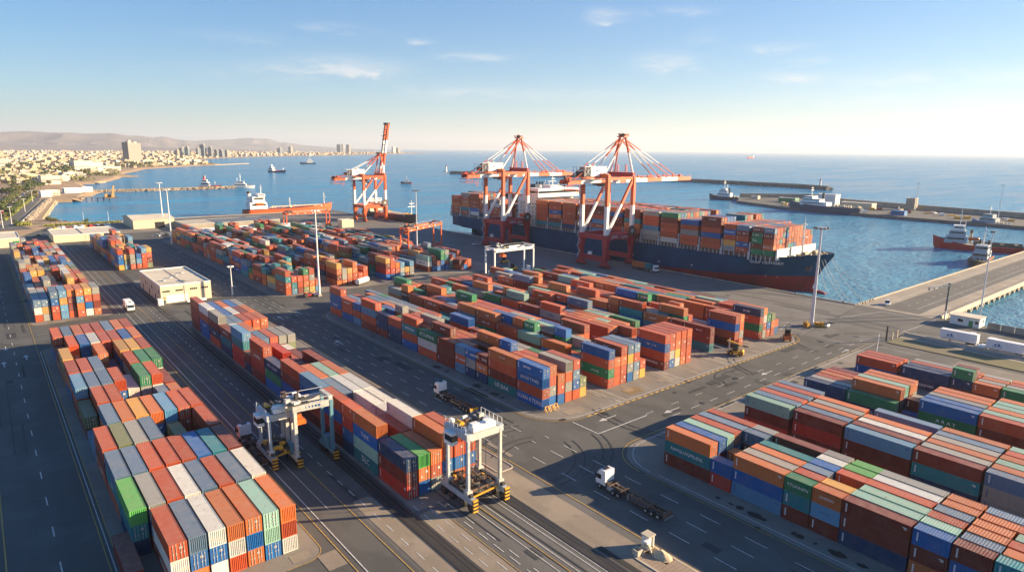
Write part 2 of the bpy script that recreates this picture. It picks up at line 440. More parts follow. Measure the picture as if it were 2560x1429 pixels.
# terminal paving sheets
LAYER = [0.0]
def sheet(name, m, pts, z):
    if z < .1: z = LAYER[0]; LAYER[0] += .003
    mb = MB(); mb.add([(x,y,z) for x,y in pts], [tuple(range(len(pts)))])
    return tag(mb.build(name, m), kind='structure')
sheet('yard_asphalt', ASPH, [(-60,-290),(280.6,-290),(280.6,83),(277.6,83),(277.6,112),(214,112),(214,560),(125,600),(100,616),(40,616),(20,560),(8,530),(-60,530)], 0.0)
sheet('quay_apron', APRON, [(214,104),(277.6,112),(277.2,629),(186,631),(125,631),(125,600),(214,560)], 0.0)
def rrect(x0, x1, y0, y1, rs, n=7):
    """rectangle with corner radii rs = (x0y0, x1y0, x1y1, x0y1)"""
    out = []
    for (cx_, cy_, sx, sy, a0), r in zip(((x0,y0,1,1,pi),(x1,y0,-1,1,1.5*pi),(x1,y1,-1,-1,0),(x0,y1,1,-1,.5*pi)), rs):
        if r == 0: out.append((cx_, cy_)); continue
        for i in range(n+1):
            a = a0 + (pi/2)*i/n
            out.append((cx_+sx*r + r*cos(a), cy_+sy*r + r*sin(a)))
    return out
sheet('road', ASPH2, [(44.5,-120),(77.6,-120),(77.6,99),(44.5,99)], 0)
pad_mid = rrect(94.8, 213.5, 101, 237, (11, 10, 4, 14))
pad_right = rrect(95.2, 226, -120, 84.6, (0, 0, 3, 10))
pad_far = rrect(92.5, 213.5, 268, 486, (6, 6, 2, 6))
pad_left = rrect(9.9, 35.4, 88, 243, (2, 3, 4, 4))
pad_upper = rrect(9.2, 34.5, 276, 470, (3, 5, 4, 4))
pad_rail = rrect(52.6, 71.5, 90, 248, (1, 1, 2, 2))
for p in (pad_mid, pad_right, pad_far, pad_left, pad_upper, pad_rail): sheet('pavement', PAD, p, .004)
sheet('road', ASPH2, [(214.5,60),(277.4,60),(277.4,111.5),(214.5,103.5)], .004)
# tan concrete strips beside the crane rails
sheet('pavement', TAN, rrect(69.2, 75.4, -120, 97, (0,0,3,2)), .004)
sheet('pavement', TAN, rrect(52.2, 56.0, -120, 89, (0,0,1,1)), .004)
sheet('pavement', TAN, rrect(45.2, 48.8, -120, 100, (0,0,1,1)), .004)
sheet('pavement', PAD, rrect(72.4, 76.4, 92, 250, (1,1,2,2)), .004)
sheet('pavement', BRICKISH, rrect(72.4, 77.0, 20, 58.6, (0,0,1.6,1.6)), .12)
sheet('pavement', PAD, rrect(49, 75, 284, 345, (1,1,1,1)), .004)
sheet('pavement', PAD, rrect(60, 130, 540, 612, (1,1,1,1)), .004)

# repair patches, tyre tracks and oil marks on the paving
PATCH = ground_mat('fresh asphalt patch', (.045,.045,.045), (.062,.061,.058), (.02,.02,.02), stain_amt=.4)
PALEP = ground_mat('pale paving repair', (.24,.20,.155), (.30,.25,.195), (.12,.10,.08), stain_amt=.5)
dq = random.Random(3)
def patches(name, m, items):
    mb = MB()
    for i, (x0,x1,y0,y1) in enumerate(items): mb.sheet(x0,x1,y0,y1,.0470+.00012*i)
    tag(mb.build(name, m), kind='structure')
it = []
for k in range(46):
    x, y = dq.uniform(-2,95), dq.uniform(20,330); w, l = dq.choice(((1.0,5),(1.6,3),(2.4,8),(.7,12),(3.2,4))); it.append((x,x+w,y,y+l))
for k in range(22):
    x, y = dq.uniform(118,225), dq.uniform(76,99); it.append((x,x+dq.uniform(2,8),y,y+dq.uniform(.8,2.4)))
patches('asphalt_patches', PATCH, it)
it = [(52.6,54.2,98,104),(34.0,37.0,84,88.6),(30.5,33.5,89.0,91.2),(78.5,79.4,96,104),(103,109,104.0,106.4)]
for k in range(34):
    x = dq.choice((118.6,120.6,142.5,144.6,166.6,169.0,192.2,195)); y = dq.uniform(101.6,114); it.append((x-dq.uniform(.4,1.4),x+dq.uniform(.3,1.2),y,y+dq.uniform(2,7)))
for k in range(14): x, y = dq.uniform(98,208), dq.uniform(101.8,108); it.append((x,x+dq.uniform(1,4),y,y+dq.uniform(.8,3)))
patches('pale_repairs', PALEP, it)
tk_ = MB()
def track(pts, wd, z):
    for o_ in (-.95,.95):
        for a_, c_ in zip(pts[:-1], pts[1:]):
            d_ = Vector((c_[0]-a_[0], c_[1]-a_[1])).normalized(); n_ = Vector((-d_.y, d_.x))
            P_, Q_ = Vector(a_)+n_*o_, Vector(c_)+n_*o_
            tk_.add([(P_.x+n_.x*wd/2,P_.y+n_.y*wd/2,z),(P_.x-n_.x*wd/2,P_.y-n_.y*wd/2,z),(Q_.x-n_.x*wd/2,Q_.y-n_.y*wd/2,z),(Q_.x+n_.x*wd/2,Q_.y+n_.y*wd/2,z)],[(0,1,2,3)])
zt_ = .0530
for k in range(26):
    zt_ += .00008
    cx_, cy_ = dq.choice(((86+dq.uniform(-7,7), 90+dq.uniform(-8,8)),(84+dq.uniform(-6,6), 256+dq.uniform(-7,7)),(150+dq.uniform(-30,50), 90+dq.uniform(-6,6)),(225+dq.uniform(-12,20), 95+dq.uniform(-12,12)),(20+dq.uniform(-14,14), 262+dq.uniform(-8,8))))
    r_ = dq.uniform(9,24); a0 = dq.uniform(0,6.28); sw = dq.uniform(.7,1.7)
    track([(cx_+cos(a0+sw*i/9)*r_, cy_+sin(a0+sw*i/9)*r_) for i in range(10)], dq.uniform(.2,.42), zt_)
for k in range(34):
    zt_ += .00008
    x = dq.choice((80.8,84.6,88.9,1.0,5.0,-1.5,60,63.5,40.2,245,252,262,232)) + dq.uniform(-.5,.5); y = dq.uniform(-10,300)
    track([(x,y),(x+dq.uniform(-.3,.3),y+dq.uniform(14,60))], dq.uniform(.2,.4), zt_)
tag(tk_.build('tyre_tracks', mat('rubbed tyre black', (.05,.048,.045), .8, var=.2, scale=.5)), kind='structure')
dr_ = MB()
for k in range(70):
    x, y = dq.choice(((dq.uniform(-2,95),dq.uniform(30,330)),(dq.uniform(96,225),dq.uniform(76,110)),(dq.uniform(216,276),dq.uniform(70,300)),(97.5,dq.uniform(110,230)),(98.2,dq.uniform(10,70))))
    n_ = 9; rr_ = dq.uniform(.25,1.1); st_ = dq.uniform(.6,1.8)
    dr_.add([(x+cos(6.28*i/n_)*rr_*dq.uniform(.7,1.2), y+sin(6.28*i/n_)*rr_*st_*dq.uniform(.7,1.2), .0563+k*.00002) for i in range(n_)], [tuple(range(n_))])
tag(dr_.build('oil_stains', mat('oil stain', (.022,.021,.021), .55)), kind='structure')

# raised kerbs
def kerb(pts, wd=.35, h=.14, m=0, mats=None, name='kerb', closed=True):
    mb = MB(); k = len(pts)
    for i in range(k if closed else k-1):
        mb.bar((*pts[i], h/2), (*pts[(i+1) % k], h/2), wd, h)
    return tag(mb.build(name, mats or M['concrete_pale']), kind='structure')
kerb(rrect(72.4, 77.0, 20, 58.6, (0,0,1.6,1.6)))
kerb(rrect(72.4, 76.4, 92, 250, (1,1,2,2)), .25)

# road paint (thin sheets on the paving)
wh, ye = MB(), MB()
def ln(mb, p, q, wd=.15, z=.060):
    (x0,y0),(x1,y1) = p, q
    dx, dy = x1-x0, y1-y0; l = sqrt(dx*dx+dy*dy) or 1
    nx, ny = -dy/l*wd/2, dx/l*wd/2
    mb.add([(x0+nx,y0+ny,z),(x0-nx,y0-ny,z),(x1-nx,y1-ny,z),(x1+nx,y1+ny,z)], [(0,1,2,3)])
def pl(mb, pts, wd=.15, closed=False, z=.060):
    k = len(pts)
    for i in range(k if closed else k-1): ln(mb, pts[i], pts[(i+1)%k], wd, z)
def dash_y(mb, x, y0, y1, on=3.0, off=6.0, wd=.15):
    y = y0
    while y < y1: ln(mb, (x,y), (x, min(y1, y+on)), wd); y += on+off
def dash_x(mb, y, x0, x1, on=3.0, off=6.0, wd=.15):
    x = x0
    while x < x1: ln(mb, (x,y), (min(x1, x+on), y), wd); x += on+off
def arrow_y(x, y, l=5.0, up=1):
    ln(wh, (x,y), (x,y+up*l*.62), .3)
    y2 = y+up*l*.62
    wh.add([(x-.8,y2,.060),(x+.8,y2,.060),(x,y+up*l,.060)], [(0,1,2) if up > 0 else (2,1,0)])
def arrow_x(x, y, l=5.0, up=1):
    ln(wh, (x,y), (x+up*l*.62,y), .3)
    x2 = x+up*l*.62
    wh.add([(x2,y-.8,.060),(x2,y+.8,.060),(x+up*l,y,.060)], [(2,1,0) if up > 0 else (0,1,2)])
dash_y(wh, 3.0, 60, 600, 3.6, 8.4, .2)
ln(ye, (-3.4, 40), (-3.4, 600), .18); ln(wh, (9.3, 95), (9.3, 240), .16); ln(ye, (8.7, 40), (8.7, 470), .14)
ln(ye, (9.6, 278), (9.6, 470), .14)
ln(wh, (38.4, 30), (38.4, 520), .18); ln(ye, (37.3, 30), (37.3, 240), .16); ln(wh, (41.0, 100), (41.0, 480), .12)
ln(ye, (43.8, 40), (43.8, 480), .15); ln(wh, (36.2, 276), (36.2, 460), .12)
dash_y(wh, 46.6, 20, 470, 2.4, 2.4, .16)
for x, on, off in ((53.2, 2.4, 1.6), (55.0, 2.6, 2.2), (57.4, 2.6, 1.5), (58.4, 2.4, 3.5)): dash_y(wh, x, 10, 92, on, off, .15)
for x in (60.9, 63.2, 65.6): ln(wh, (x, 10), (x, 89), .14)
ln(ye, (62.2, 10), (62.2, 88), .16); ln(ye, (56.3, 10), (56.3, 84), .12); ln(wh, (66.5, 40), (66.5, 88), .12)
ln(ye, (77.3, -60), (77.3, 95), .2); ln(ye, (77.0, 95), (77.0, 250), .18)
for x in (82.2, 87.0, 90.9): dash_y(wh, x, -40, 99, 4.0, 4.6, .17)
for x in (79.6, 84.0, 88.2): dash_y(wh, x, 104, 470, 3.6, 5.0, .17)
dash_y(wh, 91.8, 115, 250, 3.0, 6.0, .15)
for k in (pad_mid,): pl(wh, [(x+.8*(1 if x<150 else -1), y+.8*(1 if y<170 else -1)) for x,y in k], .16, True)
pl(ye, [(x-.5*(1 if x<150 else -1), y-.5*(1 if y<170 else -1)) for x,y in pad_mid], .16, True)
pl(wh, [(x+.9, y-.9) for x,y in pad_right[8:] if y > 0] , .16); pl(ye, [(x-.6, y+.6) for x,y in pad_right if y > 20], .18)
ln(ye, (94.6, -100), (94.6, 74), .16); ln(wh, (96.4, -100), (96.4, 72), .16)
pl(wh, [(x-.5,y) for x,y in pad_far], .16, True); pl(ye, pad_left, .14, True); pl(ye, pad_upper, .12, True)
dash_x(wh, 88.4, 122, 226, 3.4, 4.4, .17); dash_x(wh, 93.0, 118, 214, 3.0, 7.0, .15)
dash_x(wh, 256.5, 60, 205, 3.0, 5.5, .17); dash_x(wh, 262.0, 10, 90, 3.0, 7, .15)
dash_x(wh, 84.9, 118, 215, 6.0, 1.6, .14)
pl(wh, [(101,100.6),(101,92.4),(117.8,92.4)], .3); pl(wh, [(96.5,227),(90,240),(84,247)], .16)
for a in ((112,97.0),(128,90.6),(172,90.8)): arrow_x(*a, 6, 1 if a[1] < 90 else -1)
for a in ((85.6,190),(81.8,232),(90.0,236),(5.6,232),(0.2,228),(85.6,300),(76,330),(90,420)): arrow_y(*a, 6, 1)
arrow_y(1.2, 252, 5, -1)
arrow_x(206, 86.5, 5, 1)
for x in (119.4, 121.6, 143.4, 145.8, 167.6, 170.2, 193.6, 196.2): ln(wh, (x,101.6), (x,119), .22)
for x in (117.8, 141.8, 166.0, 191.5):
    dash_y(wh, x, 102, 232, 2.4, 3.0, .14)
pl(wh, [(250,107.2),(262,104.2),(273.6,101.2)], .25); pl(wh, [(273.8,101),(272.2,86.6)], .3); pl(wh, [(214.6,112),(228,116)], .2)
pl(wh, [(246,84),(262,83.4),(276,83.2)], .2); ln(wh, (216,80), (238,88), .2); ln(wh, (222,70), (222,84), .2)
for i in range(9): ln(ye, (125.2+i*.62, 103.4), (125.2+i*.62, 106.8), .22)
# pier lanes
ln(wh, (279,106.5), (540,106.5), .22); dash_x(wh, 98.6, 292, 540, 3, 6, .15); ln(wh, (290,94.2), (540,94.2), .2); ln(wh, (290,90.4), (540,90.4), .2)
tag(wh.build('white_road_markings', M['white_mark']), kind='structure')
tag(ye.build('yellow_road_markings', M['yellow_mark']), kind='structure')
# yellow dashes on the kerb round the quay block
kb = MB()
x = 106.0
while x < 203:
    kb.bar((x, 100.7, .06), (x+1.3, 100.7, .06), .26, .12); x += 2.3
pts = pad_mid[8:16]
for a, c in zip(pts[:-1], pts[1:]): kb.bar((a[0], a[1]-.3, .06), ((a[0]+c[0])/2, (a[1]+c[1])/2-.3, .06), .26, .12)
tag(kb.build('yellow_kerb', M['yellow_mark']), kind='structure')
# crane rails sunk in the paving
rl = MB()
for x in (49.6, 50.9, 51.7, 67.0, 68.2, 68.9):
    rl.sheet(x-.14, x+.14, -120, 540 if x < 60 else 88, .075)
for x in (256.0, 276.3):
    rl.sheet(x-.16, x+.16, 113, 628, .075)
tag(rl.build('crane_rail', M['rail']), kind='structure')
dk = MB()
dk.sheet(49.2, 52.0, -120, 540, .056); dk.sheet(66.7, 69.1, -120, 90, .056); dk.sheet(69.4, 70.6, 20, 63, .056)
tag(dk.build('track_bed', mat('dark track bed', (.03,.028,.027), .9, var=.2, scale=.3)), kind='structure')

# quay wall cope with rubber fenders and bollards
cope = MB(); cope.box(277.2, 278.0, 113.0, 630, -.5, .28); cope.box(95, 277.2, 630.4, 631.2, -.5, .28)
tag(cope.build('quay_edge', M['concrete_pale']), kind='structure')
fend = [(278.25, y, -1.1) for y in range(116, 625, 17)]
ff = MB(); ff.box(-.25, .25, -1.1, 1.1, -1.2, .7); ff.tube((0,-.8,-.2),(0,.8,-.2),.5,8)
fm = ff.mesh('quay_fender', M['rubber'])
for i, p in enumerate(fend):
    tag(link('quay_fender', fm, None, p), 'black rubber fender on the quay wall beside the big ship', 'fender', 'fenders along the quay wall')
bm_ = MB(); bm_.tube((0,0,0),(0,0,.55),.22,8); bm_.tube((0,0,.55),(0,0,.75),.38,8,.3)
bmesh_b = bm_.mesh('bollard', M['dark_steel'])
for y in range(118, 625, 21):
    tag(link('bollard', bmesh_b, None, (276.9, y, .02)), 'squat mooring bollard on the quay edge', 'bollard', 'bollards along the quay edge')

# haze: one closed box round everything except the sky
HZ = bpy.data.materials.new('sea haze'); HZ.use_nodes = True
nt = HZ.node_tree; nt.nodes.remove(nt.nodes['Principled BSDF'])
pv = nt.nodes.new('ShaderNodeVolumePrincipled')
pv.inputs['Color'].default_value = (.80, .87, .98, 1)
pv.inputs['Density'].default_value = 5.5e-5
pv.inputs['Anisotropy'].default_value = .18
nt.links.new(pv.outputs[0], nt.nodes['Material Output'].inputs['Volume'])
hz = MB(); hz.box(-61000, 61000, -61000, 61000, -11, 900)
tag(hz.build('haze', HZ), kind='stuff')
# ---------------------------------------------------------------- shipping containers
COL = {  # paint code: (linear base colour, colour word)
 'r': ((.43,.078,.030),'rust red'), 'o': ((.52,.145,.042),'terracotta orange'), 'd': ((.17,.028,.018),'dark maroon'),
 'R': ((.40,.035,.022),'bright red'), 'b': ((.010,.110,.33),'blue'), 'n': ((.010,.045,.115),'navy'), 's': ((.115,.195,.285),'slate blue'),
 'c': ((.10,.255,.40),'light blue'), 't': ((.012,.19,.215),'teal'), 'g': ((.014,.19,.080),'dark green'), 'G': ((.10,.36,.085),'bright green'),
 'e': ((.17,.20,.095),'olive green'), 'm': ((.26,.44,.35),'mint green'), 'w': ((.60,.585,.53),'off white'), 'k': ((.29,.285,.255),'grey'),
 'y': ((.58,.30,.065),'mustard yellow')}
def paint(name, attr):
    m = bpy.data.materials.new(name); m.use_nodes = True
    nt = m.node_tree; b = nt.nodes['Principled BSDF']; L = nt.links
    b.inputs['Roughness'].default_value = .5; b.inputs['Specular IOR Level'].default_value = .35
    if attr:
        a = nt.nodes.new('ShaderNodeAttribute'); a.attribute_name = 'paint'; col = a.outputs['Color']; rndo = None
    else:
        a = nt.nodes.new('ShaderNodeObjectInfo'); col = a.outputs['Color']; rndo = a.outputs['Random']
    g = nt.nodes.new('ShaderNodeNewGeometry')
    sp = nt.nodes.new('ShaderNodeSeparateXYZ'); L.new(g.outputs['Normal'], sp.inputs[0])
    # blotchy fading and rust, in world space so that no two containers wear alike
    def nz(scale, det, rough):
        n = nt.nodes.new('ShaderNodeTexNoise'); n.inputs['Scale'].default_value = scale; n.inputs['Detail'].default_value = det; n.inputs['Roughness'].default_value = rough
        L.new(g.outputs['Position'], n.inputs['Vector']); return n.outputs['Fac']
    def rp(f, p0, p1, v1):
        r = nt.nodes.new('ShaderNodeValToRGB'); r.color_ramp.elements[0].position = p0; r.color_ramp.elements[1].position = p1
        r.color_ramp.elements[1].color = (v1,)*3+(1,); L.new(f, r.inputs[0]); return r.outputs[0]
    def mul(a_, c_):
        x = nt.nodes.new('ShaderNodeMath'); x.operation = 'MULTIPLY'
        for i, v in enumerate((a_, c_)):
            if isinstance(v, float): x.inputs[i].default_value = v
            else: L.new(v, x.inputs[i])
        return x.outputs[0]
    def mix(f, a_, c_):
        x = nt.nodes.new('ShaderNodeMixRGB'); L.new(f, x.inputs[0])
        for i, v in ((1, a_), (2, c_)):
            if isinstance(v, tuple): x.inputs[i].default_value = (*v, 1)
            else: L.new(v, x.inputs[i])
        return x.outputs[0]
    up = rp(sp.outputs['Z'], .5, .8, 1.0)
    s = mix(mul(rp(nz(.45, 5, .6), .4, .75, .16), 1.0), col, (.30,.24,.20))           # sun-faded chalking
    dust = mul(mul(up, rp(nz(.8, 6, .65), .25, .8, .38)), 1.0)
    s = mix(dust, s, (.42,.30,.22))                                               # dust lying on the roof
    s = mix(rp(nz(1.3, 8, .72), .575, .69, .6), s, (.11,.05,.03))                    # rust patches
    L.new(s, b.inputs['Base Color'])
    return m
PAINT = paint('container paint', False)
PAINT_A = paint('container paint by box', True)
M['locking_bar'] = mat('galvanised locking bar', (.52,.50,.46), .4, .3)
M['sticker'] = mat('white placard', (.72,.70,.64), .6)
M['frame_shadow'] = mat('container underside', (.05,.04,.035), .8)
CW, CH = 2.32, 2.6
def corr(mb, axis, fixed, sgn, a0, a1, z0, z1, pitch, depth):
    """corrugated wall strip; axis 'y' runs along Y on plane x=fixed, 'x' along X on plane y=fixed, 'r' roof along Y"""
    n = max(2, int(round((a1-a0)/pitch)))
    prof = []
    for i in range(n):
        b0 = a0+(a1-a0)*i/n; st = (a1-a0)/n
        prof += [(b0, 0), (b0+st*.30, 0), (b0+st*.46, -depth), (b0+st*.80, -depth), (b0+st*.96, 0)]
    prof.append((a1, 0))
    vs = []
    for a, d in prof:
        f = fixed + sgn*d
        if axis == 'y': vs += [(f, a, z0), (f, a, z1)]
        elif axis == 'x': vs += [(a, f, z0), (a, f, z1)]
        else: vs += [(z0, a, f), (z1, a, f)]
    fs = []
    for i in range(len(prof)-1):
        q = (2*i, 2*i+2, 2*i+3, 2*i+1)
        flip = (axis == 'y' and sgn > 0) is False and axis == 'y' or (axis == 'x' and sgn > 0) or False
        fs.append(q[::-1] if flip else q)
    if axis == 'r': fs = [f[::-1] for f in fs]
    mb.add(vs, fs)
_cm = {}
def cont_meshes(Ln):
    key = round(Ln, 1)
    if key in _cm: return _cm[key]
    h, w = Ln/2, CW/2
    body = MB()
    for s in (-1, 1): corr(body, 'y', s*(w-.03), s, -h+.1, h-.1, .14, CH-.1, .30, .07)
    corr(body, 'x', h-.03, 1, -w+.1, w-.1, .14, CH-.1, .29, .07)
    body.box(-w+.06, w-.06, -h+.12, h-.12, .12, .2)
    blank = MB(); corr(blank, 'x', -h+.03, -1, -w+.1, w-.1, .14, CH-.1, .27, .08)
    roof = MB(); corr(roof, 'r', CH-.03, 1, -h+.1, h-.1, -w+.06, w-.06, .38, .022)
    fr = MB()
    for sx in (-1, 1):
        for sy in (-1, 1):
            fr.box(sx*w-.14*(sx>0), sx*w+.14*(sx<0), sy*h-.14*(sy>0), sy*h+.14*(sy<0), .003, CH-.003)
        fr.box(sx*w-.08*(sx>0), sx*w+.08*(sx<0), -h+.14, h-.14, .02, .15)
        fr.box(sx*w-.07*(sx>0), sx*w+.07*(sx<0), -h+.14, h-.14, CH-.11, CH-.012)
    for sy in (-1, 1):
        fr.box(-w+.14, w-.14, sy*h-.1*(sy>0), sy*h+.1*(sy<0), .02, .16)
        fr.box(-w+.14, w-.14, sy*h-.1*(sy>0), sy*h+.1*(sy<0), CH-.13, CH-.012)
    doors = []
    for s in (-1, 1):
        d = MB(); x0, x1 = (.01, w-.15) if s > 0 else (-w+.15, -.01)
        d.box(x0, x1, -h+.03, -h+.09, .17, CH-.14)
        for z in (.55, 1.05, 1.55, 2.05): d.box(x0+.05, x1-.05, -h+.012, -h+.03, z, z+.28)
        bars = MB()
        for f in (.30, .72):
            x = x0+(x1-x0)*f
            bars.tube((x,-h-.02,.12),(x,-h-.02,CH-.1),.035,5)
            bars.box(x-.09, x+.09, -h-.03, -h+.005, .95, 1.12); bars.box(x-.07, x+.07, -h-.03, -h+.005, CH-.34, CH-.22)
        if s > 0: bars.box(x0+.1, x0+.5, -h-.005, -h+.008, 1.62, 1.98)
        doors.append((d.mesh('door', PAINT), bars.mesh('locking_bars', M['locking_bar'])))
    _cm[key] = (body.mesh('body', PAINT), blank.mesh('end_wall', PAINT), roof.mesh('roof', PAINT), fr.mesh('frame', PAINT), doors)
    return _cm[key]

CONT = []   # every container: dict(x, y0, L, z, col, blk, row, bay, tier, n, top)
def stack(blk, x, y0, Ln, cols, row, bay, base=.065):
    """cols is written from the ground up"""
    for k, c in enumerate(cols):
        CONT.append(dict(x=x, y0=y0, L=Ln, z=base+k*CH, col=c, blk=blk, row=row, bay=bay, tier=k, n=len(cols)))
def fill(h, top=None, pool='rrrrrrroodddbbbnnssttggkcd'):
    s = ''.join(rnd.choice(pool) for _ in range(h-1))
    return s + (top or rnd.choice(pool))

# block L1, beside the dashed west road: 11 bays of 8 rows
L1 = [  # per bay, rows from the west road eastwards, ground up ('' = empty)
 ['d','rwr','obs','wbw','rwo','obo','bmm','wro'],
 ['ntG','rbk','ndr','bow','rks','orr','bds','rbw'],
 ['rts','bos','ror','wrr','rdr','obb','dkt','rbd'],
 ['rdr','bte','rkk','obs','n','oe','d','rdr'],
 ['s','dos','roo','kry','obo','dkc','rrr','ror'],
 ['de','rrr','ndr','d','r','s','ks','ro'],
 ['drc','bos','rrs','nbr','bw','dkg','rwr','rd'],
 ['bor','rdr','ros','b','n','rkr','ddg','bwg'],
 ['rey','d','s','oro','b','rby','dry','rrr'],
 ['rd','ror','obb','dkw','rrr','bdr','okb','rbo'],
 ['bdr','ros','rko','ddr','obr','rks','rro','dbr']]
for b, bay in enumerate(L1):
    for i, s in enumerate(bay):
        if not s: continue
        dy = 4.5 if (b == 0 and i == 0) else rnd.uniform(-.12,.12)
        if b == 0 and i == 0: stack('L1', 10.9, 97.6, 12.1, s, i, b); continue
        stack('L1', 13.2+2.585*i+rnd.uniform(-.05,.05), 92.4+13.1*b+dy, 12.1, s, i, b)
# block L0, the same aisle beyond the cross street
for b in range(14):
    for i in range(8):
        hgt = rnd.choice((2,3,3,3,4)) if b else (3 if i < 2 else 4)
        t = rnd.choice('rrooskwrybke')
        stack('L0', 12.0+2.585*i+rnd.uniform(-.1,.1), 281.2+13.1*b+rnd.uniform(-.5,.5), 12.1, fill(hgt, t, 'rrrobskwdyrc'), i, b)
        if b == 0: CONT[-1]['col'] = 'csscooykk'[i] if i else 's'
# block R2, along the rails: 6 rows
R2 = [('dnrd'[:3]+'',0)]
R2 = [ # (y0, L, rows)
 (94.2,10.6,['Rdn','boG','kro','kbro','obrr','rbr']),
 (105.2,10.2,['tmbo','nr','dbr','rbww','rko','d']),
 (115.8,5.0,['nbRr','r','k','dww','rb','']), (121.0,9.6,['dRbr','b','w','rkw','rkw','k']),
 (131.2,12.1,['drbc','dkr','rbs','rkw','dkw','']),
 (143.8,12.1,['dbdr','dkr','rbo','rbm','kdo','']),
 (156.2,11.6,['bgn','n','n','bd','rbd','']),
 (168.2,11.0,['dRrr','g','bbR','br','rd','n']),
 (179.6,5.2,['nd','b','k','ng','nw','']),(185.2,11.0,['Rtc'[:1]+'Rtc','rdr','nks','rRr','bdk','dek']),
 (196.8,11.2,['ntd','bkw','bro','dt','t','']),
 (208.6,11.2,['rndk','kbs','rbs','rrr','dor','rro']),
 (220.6,10.8,['bbrw','rdd','dbb','rkw','brd','rro']),
 (232.0,10.8,['dRRr','rrr','dbb','rbo','rrb','dkk'])]
for b, (y0, Ln, rows) in enumerate(R2):
    for i, s in enumerate(rows):
        if s: stack('R2', 54.5+2.56*i+rnd.uniform(-.05,.05), y0+rnd.uniform(-.1,.1), Ln, s, i, b)
# far tail of that aisle
for b in range(8):
    for i in range(6):
        hgt = rnd.choice((2,3,3,4)) if b > 0 else (4,3,4,3,4,4)[i]
        stack('R3', 53.0+2.6*i+rnd.uniform(-.2,.2), 378+13.0*b+rnd.uniform(-.8,.8), 12.1, fill(hgt, rnd.choice('rrockybrt'), 'rrrobyecdbk'), i, b)
# block M, on the quay pad: five aisles of six rows
MX = [100.0, 123.4, 147.0, 172.4, 197.4]
M0 = [(110.1,9.7,'brbb'),(120.2,11.7,'tdro'),(132.3,4.9,'nod'),(137.6,4.6,'nkb'),(142.5,4.9,'crc'),(147.8,9.0,'ddd'),(157.2,10.6,'rwg'),
      (168.2,9.3,'brtr'),(177.9,8.5,'nnr'),(186.8,7.9,'dnn'),(195.0,10.9,'drcr'),(206.4,6.0,'crb'),(212.8,9.0,'brr'),(222.2,9.8,'rbbr')]
for b, (y0, Ln, s) in enumerate(M0): stack('M', MX[0]+1.22, y0, Ln, s, 0, b)
front = {0: [None,'bkro','bro','rkrk','rbsr','ye'], 1: ['rgrb','rro'[:3],'rrorr'[:4],'bkys','ksrs','yr'],
         2: ['drbr','bkrr','wyor','orrr','rrrr',''], 3: ['tdd','','','','drbr','rkro'], 4: ['rgrn','krwo','rbg','roe','br','']}
second = {2: ['nw','bn','ns','kn','ro','oy'], 3: ['bRd','rr'[:1],'n','dd','dr','rk'], 1: ['gtt'[:2],'rr','rg','sm','rm','oo']}
for a, x0 in enumerate(MX):
    for i in range(6):
        y = 110.2 + (rnd.uniform(0,.3) if i else 0); b = 0
        if a == 0 and i == 0: continue
        if a == 3 and i == 0: y = 112.4
        if a == 3 and i > 0: y = 110.2
        yend = 231 if a < 2 else 233
        if a == 3: yend = 238
        while y < yend-6:
            Ln = rnd.choice((10.4,10.4,10.4,10.4,10.4,4.95)) if b else 10.4
            if b == 0: s = front[a][i]
            elif b == 1 and a in second: s = second[a][i]
            else:
                hh = rnd.choice((2,2,3,3,3,3,4)) if 0 < i < 5 else rnd.choice((3,3,3,3,4))
                if a == 4: hh = min(hh, 3)
                if y > 205 and a > 2: hh = rnd.choice((0,1,2,2,3))
                s = fill(hh, rnd.choice('rrrooorsgkdbtmr')) if hh else ''
            if s: stack('M', x0+1.22+2.6*i, y, Ln, s, a*6+i, b)
            y += Ln + rnd.uniform(.25,.6); b += 1
# block F, beyond the second cross street
FX = [97.4, 122.6, 147.4, 174.6, 190.6]
frontF = {0: ['rrtr','ctr','drr','eorg','yokr','cr'], 1: ['odoy','okk','roy','rroo','or','brr'], 2: ['bRdy','bRrr','bro','ckc','dy','kkc'],
          3: ['dwm','bdr','bd','bbgg','bdtk','kkr'], 4: ['rd','br','ro','','','']}
for a, x0 in enumerate(FX):
    for i in range(6 if a < 4 else 5):
        y = (271.0, 275.4, 275.2, 281.0, 276.0)[a]; b = 0
        yend = (474, 474, 478, 470, 420)[a]
        while y < yend:
            Ln = rnd.choice((10.6,10.6,12.1,12.1,5.6))
            if b == 0: s = frontF[a][i]
            else:
                hh = rnd.choice((2,3,3,4,4)) if a < 3 else rnd.choice((1,2,2,3,3))
                s = fill(hh, rnd.choice('rrroorsokyrwbttgd'), 'rrrrobndktgyor')
            if s: stack('F', x0+1.22+2.62*i, y, Ln, s, a*6+i, b)
            y += Ln + rnd.uniform(.2,1.4); b += 1
